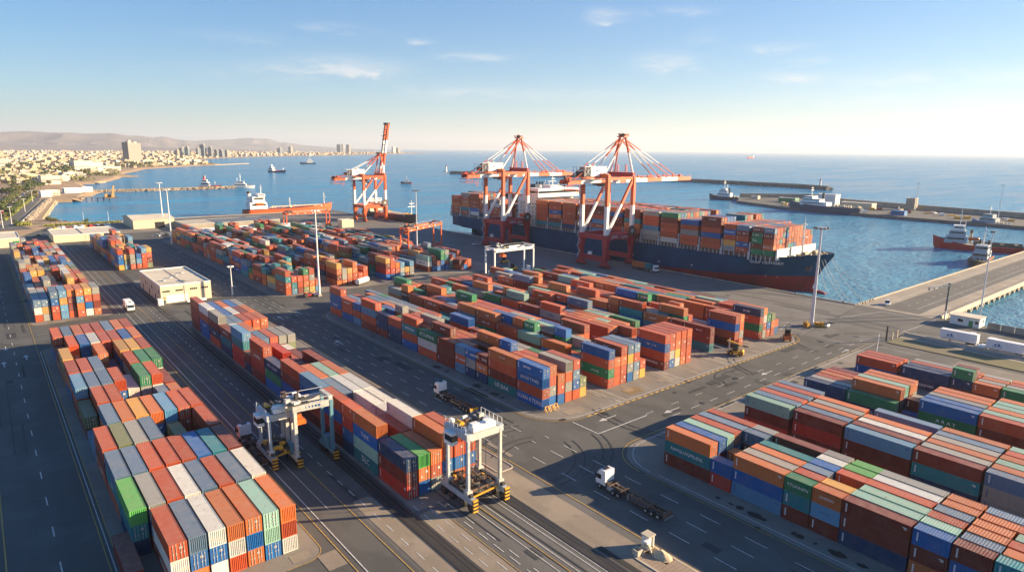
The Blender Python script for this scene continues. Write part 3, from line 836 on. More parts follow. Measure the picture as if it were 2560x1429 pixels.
# block RB, four aisles across the junction
RB = {0: (101.2, [(64.1,10.4,['dto','ndb','rbm','dbr','bts','ndr']),(59.4,4.5,['Rb','b','to','d','bds','dkk']),(49.5,9.6,['cbo','rdk','dro','drt','nb','brd']),
              (44.7,4.6,['dtg','ndr','bns','dbb','rkw','bdk']),(39.8,4.7,['dco','bry','n','rdr','dgG','deG']),(29.7,9.9,['ndd','bnm','rdm','kdr','bnw','drk']),
              (24.6,4.8,['odb','dnm','rbr','bds','rko','ddo']),(19.4,4.8,['bbd','rds','bro','dno','rwo','bds']),(9.0,10.2,['rbt','dno','bdr','rkm','ddr','nbs']),
              (-1.6,10.2,['dbr','ndk','roo','bds','rdo','drm']),(-12.2,10.2,['rdb','bdr','nrm','rdo','dbk','rdr'])]),
      1: (130.2, [(64.0,10.4,['Rdm','dns','rbr','bds','rdr','dbs']),(53.0,10.2,['dRd','nbs','dro','bdk','kro','dd']),(40.0,12.2,['ddc','nrd','rbw','dko','no','bgs']),
              (28.8,10.8,['ntd','bdk','rdo','dkk','bds','rdo']),(17.6,10.8,['kks','dro','nbm','rdo','dbr','bdm']),(6.4,10.8,['rdo','nbk','dro','bdm','rdr','dbo']),(-4.8,10.8,['dnr','bdo','rkm','rdo','dbk','rdr'])]),
      2: (158.6, [(64.6,10.4,['nn','bk','dr','ro','br','nd']),(53.4,11.0,['ng','rdo','dbm','bdo','rko','']),(48.9,4.2,['d','b','bd','dk','','n']),
              (37.6,11.0,['dgb','bnb','rdk','dno','bko','']),(26.8,10.5,['ddr','bnm','dro','rkm','dbm','rdo']),(16.0,10.5,['rdb','dbo','nro','bdr','rko','dro']),(5.2,10.5,['drd','nbk','rdo','bdr','rkm','dro'])]),
      3: (189.8, [(64.8,10.6,['br','rr','dr','','',''],),(52.0,11.4,['nn','bn','dr','dk','','']),(47.2,4.6,['dng','rdd','br','do','','']),(41.2,5.6,['do','bk','do','rk','','']),
              (30.4,10.4,['dg','nk','br','do','','']),(19.6,10.4,['rd','do','bk','dm','',''])])}
for a, (x0, bays) in RB.items():
    for b, (y0, Ln, rows) in enumerate(bays):
        for i, s in enumerate(rows):
            if s: stack('RB', x0+1.22+2.72*i+rnd.uniform(-.06,.06), y0+rnd.uniform(-.15,.15), Ln, s, a*6+i, b)
# deck cargo of the big ship
SHIP = [(154.0,11.3,5),(167.0,13.4,5),(182.2,11.3,6),(195.2,11.0,5),(207.9,11.0,6),(220.4,10.8,6),(233.2,11.4,6),(246.0,11.0,6),(258.4,11.2,6),(271.0,11.2,6),
        (283.6,11.2,6),(296.4,11.2,6),(308.8,11.0,6),(346.5,10.8,4),(358.5,11.0,5),(371.0,11.0,5),(382.6,11.2,6),(394.6,10.8,6),(406.2,11.8,5)]
near = {0:['gords','gdggd'],1:[ 'rbrds','kyrbr'],2:['rrbrdd'],3:['rrkrb'],4:['wrrrdg'],5:['kkcrrk'],6:['drotdd'],7:['rrddbo'],8:['crcrdd']}
for b, (y0, Ln, h) in enumerate(SHIP):
    half = b in (0, 1) or rnd.random() < .12
    for i in range(15):
        if b == 0 and i in (14,): continue
        hh = h
        if b > 1 and 4 < i < 13: hh = max(3, h + rnd.choice((0,0,-1,0,1 if h < 6 else 0)))
        if b == 0: hh = 5 if i < 11 else 4
        for k in range(2 if half else 1):
            L2 = (Ln-.3)/2 if half else Ln
            s = fill(hh, rnd.choice('rrrorrdktb'), 'rrrrrorrodbrrwtn')
            if i == 0 and b in near: s = near[b][min(k, len(near[b])-1)][::1][:hh]
            stack('S', 283.2+2.62*i, y0+k*(L2+.3), L2, s, i, b, base=14.3)

# which ones show largest in the photo become things of their own
def proj(p):
    v = Vector(p) - Vector((0,0,CAM_H)); w = v.dot(FW)
    if w < 5: return None
    return 1280+1627.17*v.dot(RT)/w, 714.5-1627.17*v.dot(UP)/w
def poly_area(pts):
    if any(p is None for p in pts): return 0
    pts = [(min(2560,max(0,x)), min(1429,max(0,y))) for x,y in pts]
    return abs(sum(a[0]*b[1]-b[0]*a[1] for a,b in zip(pts, pts[1:]+pts[:1])))/2
from collections import defaultdict
GRID = defaultdict(list)
for c in CONT: GRID[(int(c['x']//8), int(c['y0']//14))].append(c)
def around(c):
    for i in (-1,0,1):
        for j in (-2,-1,0,1,2):
            yield from GRID.get((int(c['x']//8)+i, int(c['y0']//14)+j), ())
def cover(c, side):
    """is that face hidden by a neighbour of the same height?"""
    a0, a1 = c['y0'], c['y0']+c['L']; got = 0
    for d in around(c):
        if d is c: continue
        if side == 'top':
            if abs(d['z']-c['z']-CH) < .1 and abs(d['x']-c['x']) < 1.5: got += max(0, min(a1, d['y0']+d['L'])-max(a0, d['y0']))
        elif side == 'west':
            if abs(d['z']-c['z']) < .1 and 1.5 < c['x']-d['x'] < 3.4: got += max(0, min(a1, d['y0']+d['L'])-max(a0, d['y0']))
        elif side == 'south':
            if abs(d['z']-c['z']) < .1 and abs(d['x']-c['x']) < 1.5 and -.5 < a0-(d['y0']+d['L']) < 3.0: got += c['L']
    return min(1, got/c['L'])
for c in CONT:
    w, h, z = CW/2, c['L'], c['z']
    x, a, bb = c['x'], c['y0'], c['y0']+c['L']
    c['open_t'] = 1-cover(c,'top'); c['open_w'] = 1-cover(c,'west'); c['open_s'] = 1-cover(c,'south')
    A = poly_area([proj(p) for p in ((x-w,a,z+CH),(x+w,a,z+CH),(x+w,bb,z+CH),(x-w,bb,z+CH))])*c['open_t']
    A += poly_area([proj(p) for p in ((x-w,a,z),(x-w,a,z+CH),(x-w,bb,z+CH),(x-w,bb,z))])*c['open_w']
    A += poly_area([proj(p) for p in ((x-w,a,z),(x+w,a,z),(x+w,a,z+CH),(x-w,a,z+CH))])*c['open_s']
    c['area'] = A
CONT.sort(key=lambda c: -c['area'])
ORD = ['first','second','third','fourth','fifth','sixth','seventh','eighth','ninth','tenth','eleventh','twelfth','thirteenth','fourteenth','fifteenth',
       'sixteenth','seventeenth','eighteenth','nineteenth','twentieth','twenty-first','twenty-second','twenty-third','twenty-fourth','twenty-fifth','twenty-sixth','twenty-seventh','twenty-eighth','twenty-ninth','thirtieth']
REF = {'L1':('west road','block west of the rails'),'R2':('rails','narrow block beside the rails'),'RB':('six-lane road','block below the trailers'),
       'M':('six-lane road','central block'),'F':('six-lane road','distant block'),'L0':('west road','distant west block'),'R3':('rails','distant rail block'),'S':('quay','ship deck')}
GRP = {'L1':'containers in the block west of the rails','R2':'containers in the narrow block beside the rails','RB':'containers in the block below the white trailers',
       'M':'containers in the central block','F':'containers in the distant block','L0':'containers in the distant west block','R3':'containers in the distant rail block','S':'containers on the ship'}
TIER = ['ground tier','second tier','third tier','fourth tier','fifth tier','sixth tier']
LETTERS = {('M',0,0,3):('UUANE',.0),('M',0,0,2):('JHUUE TYWEI',1.1),('M',0,0,0):('UUAN KTDNS',1.5),('M',0,1,0):('UE SIAA',1.6),('M',0,6,2):('BTCUPPENE',1.5),
  ('M',0,6,1):('BAVALBK',1.3),('M',0,4,2):('Lnorulen',1.0),('M',0,3,2):('Jnagt iui',.9),('M',0,8,1):('TN A',1.3),('M',0,10,2):('lineuno',.8),('M',0,7,0):('CYIAELTYV',1.0),
  ('M',0,11,1):('Inuosn',1.1),('M',0,12,1):('Vinouiun',1.1),('M',0,13,1):('Jelinauna',1.2),('M',0,13,2):('wne',1.0),
  ('RB',0,0,1):('RAMGLUIQPELENL',0.90),('RB',0,0,0):('',0.00),('RB',0,3,2):('YTUNNFN',0.79),('RB',0,4,2):('UNIEHO',0.65),('RB',0,4,1):('AWTO',0.58),('RB',1,3,0):("URUAS ROIRA",0.94),
  ('RB',12,1,0):("CAMCINYS SAINE",0.94),('RB',18,1,0):('aalopyven',1.22),('RB',12,3,1):('A R A Y',1.15),('RB',6,3,0):('LHOUNS ROIRA',0.94),('R2',0,6,2):('ABLG GORNY',1.2),('R2',0,6,1):('S',1.2),
  ('R2',0,1,2):('TUJNE',1.2),('R2',0,1,0):('DLC',1.7),('R2',0,12,1):('UCI',1.5),('M',6,1,1):('Jnaun',1.2),('M',7,0,0):('',0)}
N_SINGLE = 300
used_labels = {}
letter_i = 0
for idx, c in enumerate(CONT[:N_SINGLE]):
    base, word = COL[c['col']]
    j = rnd.uniform(.82, 1.16); t = rnd.uniform(-.06,.06)
    col = (max(0,base[0]*j*(1+t)), max(0,base[1]*j), max(0,base[2]*j*(1-t)), 1)
    ref, blk = REF[c['blk']]
    tier = TIER[c['tier']]
    lab = f"{word} container, {tier}, {ORD[c['row']]} row from {ref}, {ORD[c['bay']]} stack, {blk}"
    if len(lab.split()) > 16: lab = f"{word} container, {tier}, {ORD[c['row']]} row, {ORD[c['bay']]} stack, {blk}"
    if lab in used_labels: lab = lab.replace(' stack', ' stack along')
    used_labels[lab] = 1
    t_ = thing('shipping_container', lab, 'container', (c['x'], c['y0']+c['L']/2, c['z']), 0, GRP[c['blk']])
    body, blank, roof, frame, doors = cont_meshes(c['L'])
    kids = [link('body', body, t_), link('frame', frame, t_)]
    if c['open_t'] > .05: kids.append(link('roof', roof, t_))
    dooring = (hash_ := (int(c['x']*7+c['bay']*3+c['tier']*5) % 10)) < (4 if c['blk'] == 'L1' else 8)
    if c['open_s'] > .3 and dooring:
        for dm, bars in doors:
            d = link('door', dm, t_); kids.append(d)
            link('locking_bars', bars, d)
    else: kids.append(link('end_wall', blank, t_))
    for k in kids: k.color = col
    if c['open_w'] > .4:
        key = (c['blk'], c['row'], c['bay'], c['tier'])
        dark = c['col'] in 'wkcm'
        lm = M['letter_blue'] if dark else M['letter_white']
        if key in LETTERS and LETTERS[key][1]:
            tx, sz = LETTERS[key]
            link('lettering', text_mesh(tx, sz, lm), t_, (-CW/2-.02, 0, CH*.52))
        elif c['tier'] != 9:
            # the small upright code block near the far corner that most sides carry
            mb = MB()
            for k in range(6): mb.box(-CW/2-.012, -CW/2-.002, c['L']/2-.75, c['L']/2-.52, .75+k*.24, .75+k*.24+.16)
            if idx % 3 == 0: mb.box(-CW/2-.012, -CW/2-.002, -c['L']/2+.5, -c['L']/2+1.1, 1.9, 2.02); mb.box(-CW/2-.012, -CW/2-.002, -c['L']/2+.5, -c['L']/2+.9, 1.68, 1.8)
            if ('code', c['L'], dark, idx % 3) not in _txt: _txt[('code', c['L'], dark, idx % 3)] = mb.mesh('marking', lm)
            link('marking', _txt[('code', c['L'], dark, idx % 3)], t_)
            if c['L'] > 8 and c['blk'] in 'M' and rnd.random() < .4:
                # smeared carrier lettering, unreadable as in the photo
                mb = MB(); nn = rnd.randint(4, 9); gh = rnd.uniform(.4, .6); gw = gh*.7; yy = rnd.uniform(-c['L']*.12, c['L']*.12)+nn*gw*.6; zc = rnd.uniform(1.1, 1.6)
                for q in range(nn):
                    if rnd.random() < .12: continue
                    y_ = yy-q*gw*1.22; X_ = -CW/2-.016
                    mb.box(X_, X_+.01, y_-gw*.24, y_, zc-gh/2, zc+gh/2)
                    k_ = rnd.random()
                    if k_ < .7: mb.box(X_, X_+.01, y_-gw, y_-gw*.26, zc+gh*.28, zc+gh/2)
                    if k_ > .3: mb.box(X_, X_+.01, y_-gw*.9, y_-gw*.26, zc-gh/2, zc-gh*.28)
                    if .2 < k_ < .8: mb.box(X_, X_+.01, y_-gw, y_-gw*.78, zc-gh*.26, zc+gh*.26)
                mb.build('lettering', lm, t_)
# all the others as one mass
def mass(name, items, label_kind='stuff'):
    vs, fs, cols = [], [], []
    def bx(x0,x1,y0,y1,z0,z1,col):
        o = len(vs)
        vs.extend([(x0,y0,z0),(x1,y0,z0),(x1,y1,z0),(x0,y1,z0),(x0,y0,z1),(x1,y0,z1),(x1,y1,z1),(x0,y1,z1)])
        for f in ((3,2,1,0),(4,5,6,7),(0,1,5,4),(1,2,6,5),(2,3,7,6),(3,0,4,7)):
            fs.append(tuple(i+o for i in f)); cols.append(col)
    for c in items:
        base, _ = COL[c['col']]
        j = rnd.uniform(.82, 1.16); col = tuple(v*j for v in base)
        w = CW/2-.02; x, a, b_, z = c['x'], c['y0'], c['y0']+c['L'], c['z']
        bx(x-w, x+w, a, b_, z+.05, z+CH-.04, col)
        if c['open_t'] < .5 and c['open_w'] < .05 and c['open_s'] < .05: continue
        dk = tuple(v*.8 for v in col)
        for yy in (a, b_-.12): bx(x-w-.015, x-w+.1, yy-.01, yy+.13, z+.004, z+CH-.004, dk); bx(x+w-.1, x+w+.015, yy-.01, yy+.13, z+.004, z+CH-.004, dk)
        if c['open_s'] > .3 and rnd.random() < .75:
            lt = tuple(min(1, v*.5+.30) for v in col)
            for f in (-.72,-.26,.26,.72): bx(x+f-.03, x+f+.03, a-.05, a-.005, z+.12, z+CH-.12, lt)
            if rnd.random() < .6: bx(x+.2, x+.65, a-.03, a-.006, z+1.5, z+1.95, (.6,.58,.5))
            if rnd.random() < .5: bx(x-.7, x-.4, a-.03, a-.006, z+.7, z+1.0, (.6,.56,.45))
        if c['open_w'] > .4 and rnd.random() < .8:
            wcol = (.55,.54,.5) if c['col'] not in 'wkcm' else (.05,.12,.25)
            bx(x-w-.03, x-w-.005, b_-.8, b_-.55, z+1.2, z+2.2, wcol)
            if rnd.random() < .35:
                n = rnd.randint(4,8); yy = (a+b_)/2-n*.35
                for q in range(n):
                    if rnd.random() < .85: bx(x-w-.03, x-w-.005, yy+q*.7, yy+q*.7+.45, z+1.0+rnd.uniform(0,.1), z+1.7+rnd.uniform(-.15,.15), wcol)
    me = bpy.data.meshes.new(name); me.from_pydata(vs, [], fs); me.materials.append(PAINT_A)
    at = me.attributes.new('paint', 'FLOAT_COLOR', 'FACE')
    at.data.foreach_set('color', [v for c in cols for v in (*c, 1)])
    me.update()
    return tag(link(name, me), 'remaining distant containers stacked across the yard and the ship', 'containers', None, 'stuff')
mass('stacked_containers', CONT[N_SINGLE:])
# ---------------------------------------------------------------- ship-to-shore cranes
def bands(mb, p, q, w, h, cuts, mats_):
    """a bar cut into painted bands; cuts are fractions"""
    p, q = Vector(p), Vector(q)
    c = [0]+list(cuts)+[1]
    for i in range(len(c)-1): mb.bar(p.lerp(q,c[i]), p.lerp(q,c[i+1]), w, h, mats_[i])
def tbands(mb, p, q, r, cuts, mats_, n=6):
    p, q = Vector(p), Vector(q); c = [0]+list(cuts)+[1]
    for i in range(len(c)-1): mb.tube(p.lerp(q,c[i]), p.lerp(q,c[i+1]), r, n, m=mats_[i])
def sts_crane(label, cy, zt=47.8, zp=17.6, za=69.0, sign=None, raised=False, tip=63.0, low='crane_red'):
    OR, WH, RD = M['crane_orange'], M['crane_white'], M[low]
    MT = [OR, WH, RD, M['dark_steel'], M['grey_steel']]
    X1, hy = 20.4, 9.0
    t = thing('gantry_crane', label, 'crane', (256.0, cy, 0.08), 0, 'ship to shore cranes on the quay')
    zo = zp + (zt-zp)*.5
    gz = zt-2.2
    for x in (0, X1):
        for s in (-1, 1):
            mb = MB()
            mb.bar((x, s*hy, 3.2), (x, s*hy, zp-2.6), 1.7, 1.9, 2, 2.1, 3.4)
            mb.bar((x, s*hy, zp-2.6), (x, s*hy, zp), 2.1, 3.4, 2, 2.0, 2.4)
            mb.bar((x, s*hy, zp), (x, s*hy, zo), 1.7, 2.0, 1); mb.bar((x, s*hy, zo), (x, s*hy, zt+ (1.6 if x == 0 else .3)), 1.7, 2.0, 0)
            mb.build('leg', MT, t)
            bg = MB()
            for k in (-3, -1, 1, 3):
                bg.cbox((x, s*hy+k*.95, 1.15), (1.3, 1.5, 1.1), 2)
                for q in (-.4, .4): bg.tube((x-.3, s*hy+k*.95+q, .45), (x+.3, s*hy+k*.95+q, .45), .42, 9, m=3)
            bg.cbox((x, s*hy, 2.1), (1.2, 5.4, .9), 2); bg.prism_x([(s*hy-2.6,2.5),(s*hy+2.6,2.5),(s*hy+.9,3.6),(s*hy-.9,3.6)], x-.55, x+.55, 2)
            bg.build('bogie', MT, t)
    for x in (0, X1):
        mb = MB(); mb.bar((x,-hy+.9,4.6),(x,hy-.9,4.6),1.7,2.6,2); mb.build('sill_beam', MT, t)
        mb = MB(); mb.bar((x,-hy+1.2,zp-1.4),(x,hy-1.2,zp-1.4),1.6,2.7,2); mb.build('portal_beam', MT, t)
    for s in (-1, 1):
        mb = MB(); mb.bar((1.0,s*hy,zp-1.5),(X1-1.0,s*hy,zp-1.5),1.5,2.8,2)
        for x, d in ((1.05,1),(X1-1.05,-1)): mb.prism_y([(x,zp-2.8),(x+d*2.2,zp-2.8),(x,zp-8.5)][::d], s*hy-.7, s*hy+.7, 2)
        pb = mb.build('portal_beam', MT, t)
        if s < 0 and sign: link('lettering', text_mesh(sign, 2.2, M['letter_white'], '-Y'), pb, (X1*.5, -hy-.79, zp-1.45))
        for x in [1.2+i*1.5 for i in range(13)]:
            pass
        mb = MB(); mb.box(1.0, X1-1.0, s*hy-.9, s*hy-.84, zp+.95, zp+1.03, 4)
        for i in range(10): mb.box(1.2+i*2.0, 1.28+i*2.0, s*hy-.9, s*hy-.84, zp-.1, zp+1.0, 4)
        mb.build('railing', MT, t)
        mb = MB(); bands(mb, (.9, s*hy, zp+.3), (X1-.9, s*hy, zt-1.4), 1.25, 1.25, (.55,), (1,0)); mb.build('diagonal_brace', MT, t)
        mb = MB(); bands(mb, (.8,s*hy,zt-.6),(X1-.8,s*hy,zt-.6),1.3,1.5,(.34,.72),(0,0,0)); mb.build('top_beam', MT, t)
    for x in (0, X1):
        mb = MB(); mb.bar((x,-hy,zt+1.0),(x,hy,zt+1.0),1.6,2.1,2 if x else 0)
        if x:
            mb.box(x-1.6, x+1.6, -hy-.6, hy+.6, zt+2.1, zt+2.3, 2)
            for k in range(12): mb.box(x-1.55, x-1.49, -hy+k*1.6, -hy+k*1.6+.06, zt+2.3, zt+3.3, 0)
            mb.box(x-1.55, x-1.49, -hy-.4, hy+.4, zt+3.25, zt+3.32, 0)
        mb.build('cross_beam', MT, t)
    # main girder with its back reach
    mb = MB()
    for s in (-1, 1): bands(mb, (-23, s*2.6, gz), (X1, s*2.6, gz), 1.1, 2.2, (.22,.38,.56,.74,.9), (0,1,1,0,1,0))
    for i in range(9): mb.bar((-22+i*5.2,-2.6,gz-.2),(-22+i*5.2,2.6,gz-.2),.5,.7,0)
    g = mb.build('girder', MT, t)
    rl = MB()
    for s in (-1, 1):
        rl.box(-23, X1, s*3.9-.04, s*3.9+.04, gz+2.25, gz+2.33, 0); rl.box(-23, X1, s*3.4-.5, s*3.4+.5, gz+1.12, gz+1.18, 4)
        for i in range(22): rl.box(-23+i*2.0, -22.92+i*2.0, s*3.9-.04, s*3.9+.04, gz+1.2, gz+2.3, 0)
    rl.build('walkway', MT, t)
    if not raised:
        mb = MB()
        L = tip-X1-.6
        for s in (-1, 1): bands(mb, (X1+.6, s*2.5, gz), (tip, s*2.5, gz), 1.1, 2.1, (.31,.53,.78), (1,0,1,0))
        for i in range(9): mb.bar((X1+2+i*L/9,-2.5,gz),(X1+2+i*L/9,2.5,gz),.5,.7,0)
        for s in (-1, 1):
            mb.box(X1+.6, tip, s*3.7-.04, s*3.7+.04, gz+2.1, gz+2.18, 0)
            for i in range(20): mb.box(X1+.8+i*2.05, X1+.88+i*2.05, s*3.7-.04, s*3.7+.04, gz+1.05, gz+2.1, 0)
        for i in range(14): mb.cbox((X1+3+rnd.random()*(L-5), rnd.uniform(-2.5,2.5), gz+1.5+rnd.random()*.5), (.8,.9,.8+rnd.random()), 0)
        mb.build('boom', MT, t)
        for fx in (.52, .80):
            for s in (-1, 1):
                mb = MB(); tbands(mb, (X1, s*1.6, za-1.2), (X1+L*fx, s*2.5, gz+1.1), .26, (.28,.62), (0,1,0)); mb.build('forestay', MT, t)
    else:
        el = R(80.5); L = 47.0
        def bp(d, o, y): return (X1+.8+d*cos(el)-o*sin(el), y, gz+d*sin(el)+o*cos(el))
        mb = MB()
        for s in (-1, 1): bands(mb, bp(0,0,s*2.3), bp(L,0,s*2.3), 1.5, 2.3, (.24,.46,.70), (1,0,1,0))
        for i in range(10): mb.bar(bp(2+i*L/10.5,0,-2.3),bp(2+i*L/10.5,0,2.3),.5,.6,0)
        for i in range(6): mb.bar(bp(5+i*7,1.6,-2.6),bp(5+i*7,1.6,2.6),.3,.3,3)
        mb.bar(bp(6,1.9,0),bp(L*.8,1.9,0),.35,.35,3); mb.bar(bp(6,2.4,-1),bp(L*.8,2.4,-1),.2,.2,3)
        mb.cbox(bp(L,.3,0), (3.0,6.4,1.6), 3); mb.cbox(bp(L*.77,1.6,0), (2.2,6.4,.4), 3)
        mb.build('boom', MT, t)
    # apex frame
    for s in (-1, 1):
        mb = MB(); tbands(mb, (X1, s*(hy-1.0), zt+2.0), (X1, s*1.8, za), .58, (.55,), (1,0), 8); mb.build('mast_leg', MT, t)
        mb = MB(); tbands(mb, (1.0, s*4.6, zt+.2), (X1-.8, s*1.6, za-.8), .46, (.52,), (1,0), 8); mb.build('back_leg', MT, t)
        mb = MB(); tbands(mb, (-18.5, s*2.6, gz+1.2), (X1-1.0, s*1.6, za-1.0), .24, (.4,.72), (0,1,0)); mb.build('backstay', MT, t)
    ap = MB(); ap.cbox((X1, 0, za+.1), (3.4,5.2,.7), 0); ap.cbox((X1,0,za+1.0), (2.0,3.2,1.2), 3)
    for k in range(10): ap.cbox((X1+rnd.uniform(-2,2), rnd.uniform(-3,3), za+.6+rnd.random()), (.7,.7,.9), 3 if k % 2 else 0)
    ap.box(X1-2.4,X1+2.4,-3.4,-3.34,za+1.4,za+1.46,0); ap.box(X1-2.4,X1+2.4,3.34,3.4,za+1.4,za+1.46,0)
    ap.box(X1-.6,X1+.6,-1,1,za+2.3,za+2.4,1); ap.tube((X1,0,za+1),(X1,0,za+3.6),.1,5,m=1); ap.tube((X1+1,1.5,za+1),(X1+1,1.5,za+3.2),.07,5,m=1)
    ap.build('apex_platform', MT, t)
    lad = MB()
    lad.bar((X1-2.2,3,zt+2),(X1-1,1.2,za),.15,.9,0)
    for i in range(9): lad.cbox((X1-2.2+i*.13, 3-i*.2, zt+3+i*(za-zt-4)/9), (1.0,1.0,.12), 0)
    lad.build('mast_ladder', MT, t)
    for y in (-3.5, 2.5):
        mb = MB(); mb.tube((X1-.4,y,zt+2.2),(X1-.4,y,zt+6.4),.28,6,m=0)
        for z in (3.4, 4.8, 6.2): mb.cbox((X1-.4,y,zt+z),(1.7,1.7,.22),0)
        mb.build('boom_latch_post', MT, t)
    # machinery house at the back
    mh = MB(); z0 = zt+.5
    mh.box(-7.5, 3.6, -4.2, 4.2, z0, z0+4.9)
    h = mh.build('machinery_house', M['white_paint'], t)
    rf = MB(); rf.box(-12.5, 3.9, -4.5, 4.5, z0+4.92, z0+5.15); rf.box(-6,-4,-1,1,z0+5.15,z0+5.9); rf.box(0,1.2,1,2.2,z0+5.15,z0+5.8)
    rf.build('roof', M['white_paint'], h)
    mh = MB(); mh.box(-4.2, -2.4, -4.24, -4.2, z0+2.6, z0+3.4); mh.box(-1.6,-.4,-4.24,-4.2,z0+1.0,z0+1.5); mh.build('lettering', M['letter_blue'], h)
    fr = MB()
    for x in (-8, -10, -12.3): fr.bar((x,-4.2,z0),(x,-4.2,z0+4.9),.16,.16,4); fr.bar((x,4.2,z0),(x,4.2,z0+4.9),.16,.16,4)
    for x in (-12.3,): fr.bar((x,-4.2,z0+.2),(-7.6,-4.2,z0+4.8),.14,.14,4); fr.bar((x,-4.2,z0+4.8),(-7.6,-4.2,z0+.2),.14,.14,4)
    fr.cbox((-10,0,z0+1.3),(3.5,6,2.4),3)
    fr.build('open_frame', MT, t)
    bk = MB()
    for k in range(16): bk.cbox((-23.5+rnd.random()*5, rnd.uniform(-3.6,3.6), gz+rnd.uniform(-.4,2.6)), (rnd.uniform(.6,1.6),rnd.uniform(.8,1.8),rnd.uniform(.6,1.6)), rnd.choice((0,0,3,2)))
    bk.box(-24.4,-21,-3.8,3.8,gz-1.8,gz-1.6,0)
    bk.build('rope_gear', MT, t)
    hp = MB()
    for x in (-23.5,-19.5,-15): 
        for y in (-3.2,3.2): hp.bar((x,y,gz-1.2),(x,y,gz-3.8),.14,.14,0)
    hp.box(-24,-14.8,-3.5,3.5,gz-3.9,gz-3.8,0); hp.box(-24,-14.8,-3.5,-3.42,gz-2.9,gz-2.82,0); hp.box(-24,-14.8,3.42,3.5,gz-2.9,gz-2.82,0)
    hp.bar((-16,-2,gz-3.8),(-15,-2,gz-6.2),.2,.2,0); hp.bar((-14,-2,gz-3.8),(-15,-2,gz-6.2),.2,.2,0)
    hp.build('service_platform', MT, t)
    # trolley and cabin below the girder
    tr = MB(); tr.cbox((4,0,gz-1.7),(5.5,6.2,1.0),3); 
    for k in range(5): tr.cbox((3+rnd.random()*3,rnd.uniform(-2,2),gz-2.4),(1.2,1.2,.9),0 if k%2 else 3)
    trolley = tr.build('trolley', MT, t)
    cb = MB(); cb.prism_y([(5.2,gz-4.9),(7.6,gz-4.9),(8.2,gz-2.4),(5.2,gz-2.4)],-2.9,-1.0,1); cb.build('cabin', MT, trolley)
    cb = MB(); cb.prism_y([(5.6,gz-4.2),(7.75,gz-4.2),(8.1,gz-2.9),(5.6,gz-2.9)],-2.95,-.95,0); cb.build('cabin_window', M['glass'], trolley)
    fs = MB()
    n = 18
    for i in range(n):
        x0_, x1_ = -18+i*22/n, -18+(i+1)*22/n; fs.path([(x0_,3.4,gz-1.4),((x0_+x1_)/2,3.4,gz-3.0),(x1_,3.4,gz-1.4)], .06, 4, 3)
    fs.build('festoon_cable', MT, t)
    # zigzag stair on the landward leg
    st = MB(); k = 14; zz = (zt-6)/k
    for i in range(k):
        a, b_ = (-1.2, -2.9) if i % 2 else (-2.9, -1.2)
        st.bar((a, hy+.2, 4.5+i*zz), (b_, hy+.2, 4.5+(i+1)*zz), .55, .16, 4); st.cbox((b_, hy+.2, 4.5+(i+1)*zz), (.8,1.0,.1), 4)
    st.build('stair', MT, t)
    rr = MB(); rr.tube((X1-1.6,-hy-2.0,zp+1.4),(X1-1.6,-hy-1.3,zp+1.4),2.9,22,m=3); rr.tube((X1-1.6,-hy-2.1,zp+1.4),(X1-1.6,-hy-1.2,zp+1.4),1.1,14,m=4)
    rr.build('cable_reel', [OR,WH,RD,M['rust_steel'],M['grey_steel']], t)
    el_ = MB(); el_.cbox((2.0,-hy+2.6,2.2),(1.2,1.6,2.6),1); el_.cbox((-.2,2,7.0),(1.2,2,1.6),1); el_.build('electrical_cabinet', MT, t)
    return t
sts_crane('tall red and white quay crane, boom lowered, standing over the bow half of the ship', 243.2, sign='JMMC . Luwey', tip=80.0)
sts_crane('red and white quay crane with lowered boom beside the white ship bridge', 331.0, sign='SPMC abimi', tip=66.0)
sts_crane('smaller orange crane with its boom raised upright beside the dark cargo ship', 521.5, zt=38.4, zp=14.0, za=56.5, sign=None, raised=True, low='crane_orange')

# ---------------------------------------------------------------- the big container ship
SX, HB = 301.6, 20.6
def top_z(y): return 12.2 + 4.2*max(0, (172-y)/37)**1.3
def hull_hb(y, z):
    f = min(1, max(0, (z+3)/18.0))
    ys, ye = 196-26*f, 143.6-8.8*f**1.6
    if z < -3: ye = 143.6+(-3-z)*1.2
    if y < ys:
        u = min(1, max(0, (ys-y)/(ys-ye))); return HB*max(0, 1-u**(1.9+.7*f))
    ysn = 419 if z > 4.4 else 390+29*max(0, (z+.6)/5.0)**.7 if z > -.6 else 390+(z+.6)*3
    ysn = max(ysn, 372); ymid = 372 if z < 4 else 400
    if y > ymid:
        u = min(1, (y-ymid)/max(.5, ysn-ymid)); return HB*max(0, 1-(u**2.2)*(1.0 if z < 4.4 else .12))
    return HB
HULLM = bpy.data.materials.new('hull paint, blue over red'); HULLM.use_nodes = True
nt = HULLM.node_tree; b = nt.nodes['Principled BSDF']; b.inputs['Roughness'].default_value = .5; b.inputs['Specular IOR Level'].default_value = .2
g_ = nt.nodes.new('ShaderNodeTexCoord'); sp = nt.nodes.new('ShaderNodeSeparateXYZ'); nt.links.new(g_.outputs['Object'], sp.inputs[0])
def hm(op, a, c):
    x = nt.nodes.new('ShaderNodeMath'); x.operation = op
    for i, v in enumerate((a, c)):
        if isinstance(v, (int, float)): x.inputs[i].default_value = v
        else: nt.links.new(v, x.inputs[i])
    return x.outputs[0]
line = hm('ADD', hm('MULTIPLY', hm('SUBTRACT', 204.0, sp.outputs['Y']), .048), 1.4)
below = hm('LESS_THAN', sp.outputs['Z'], line)
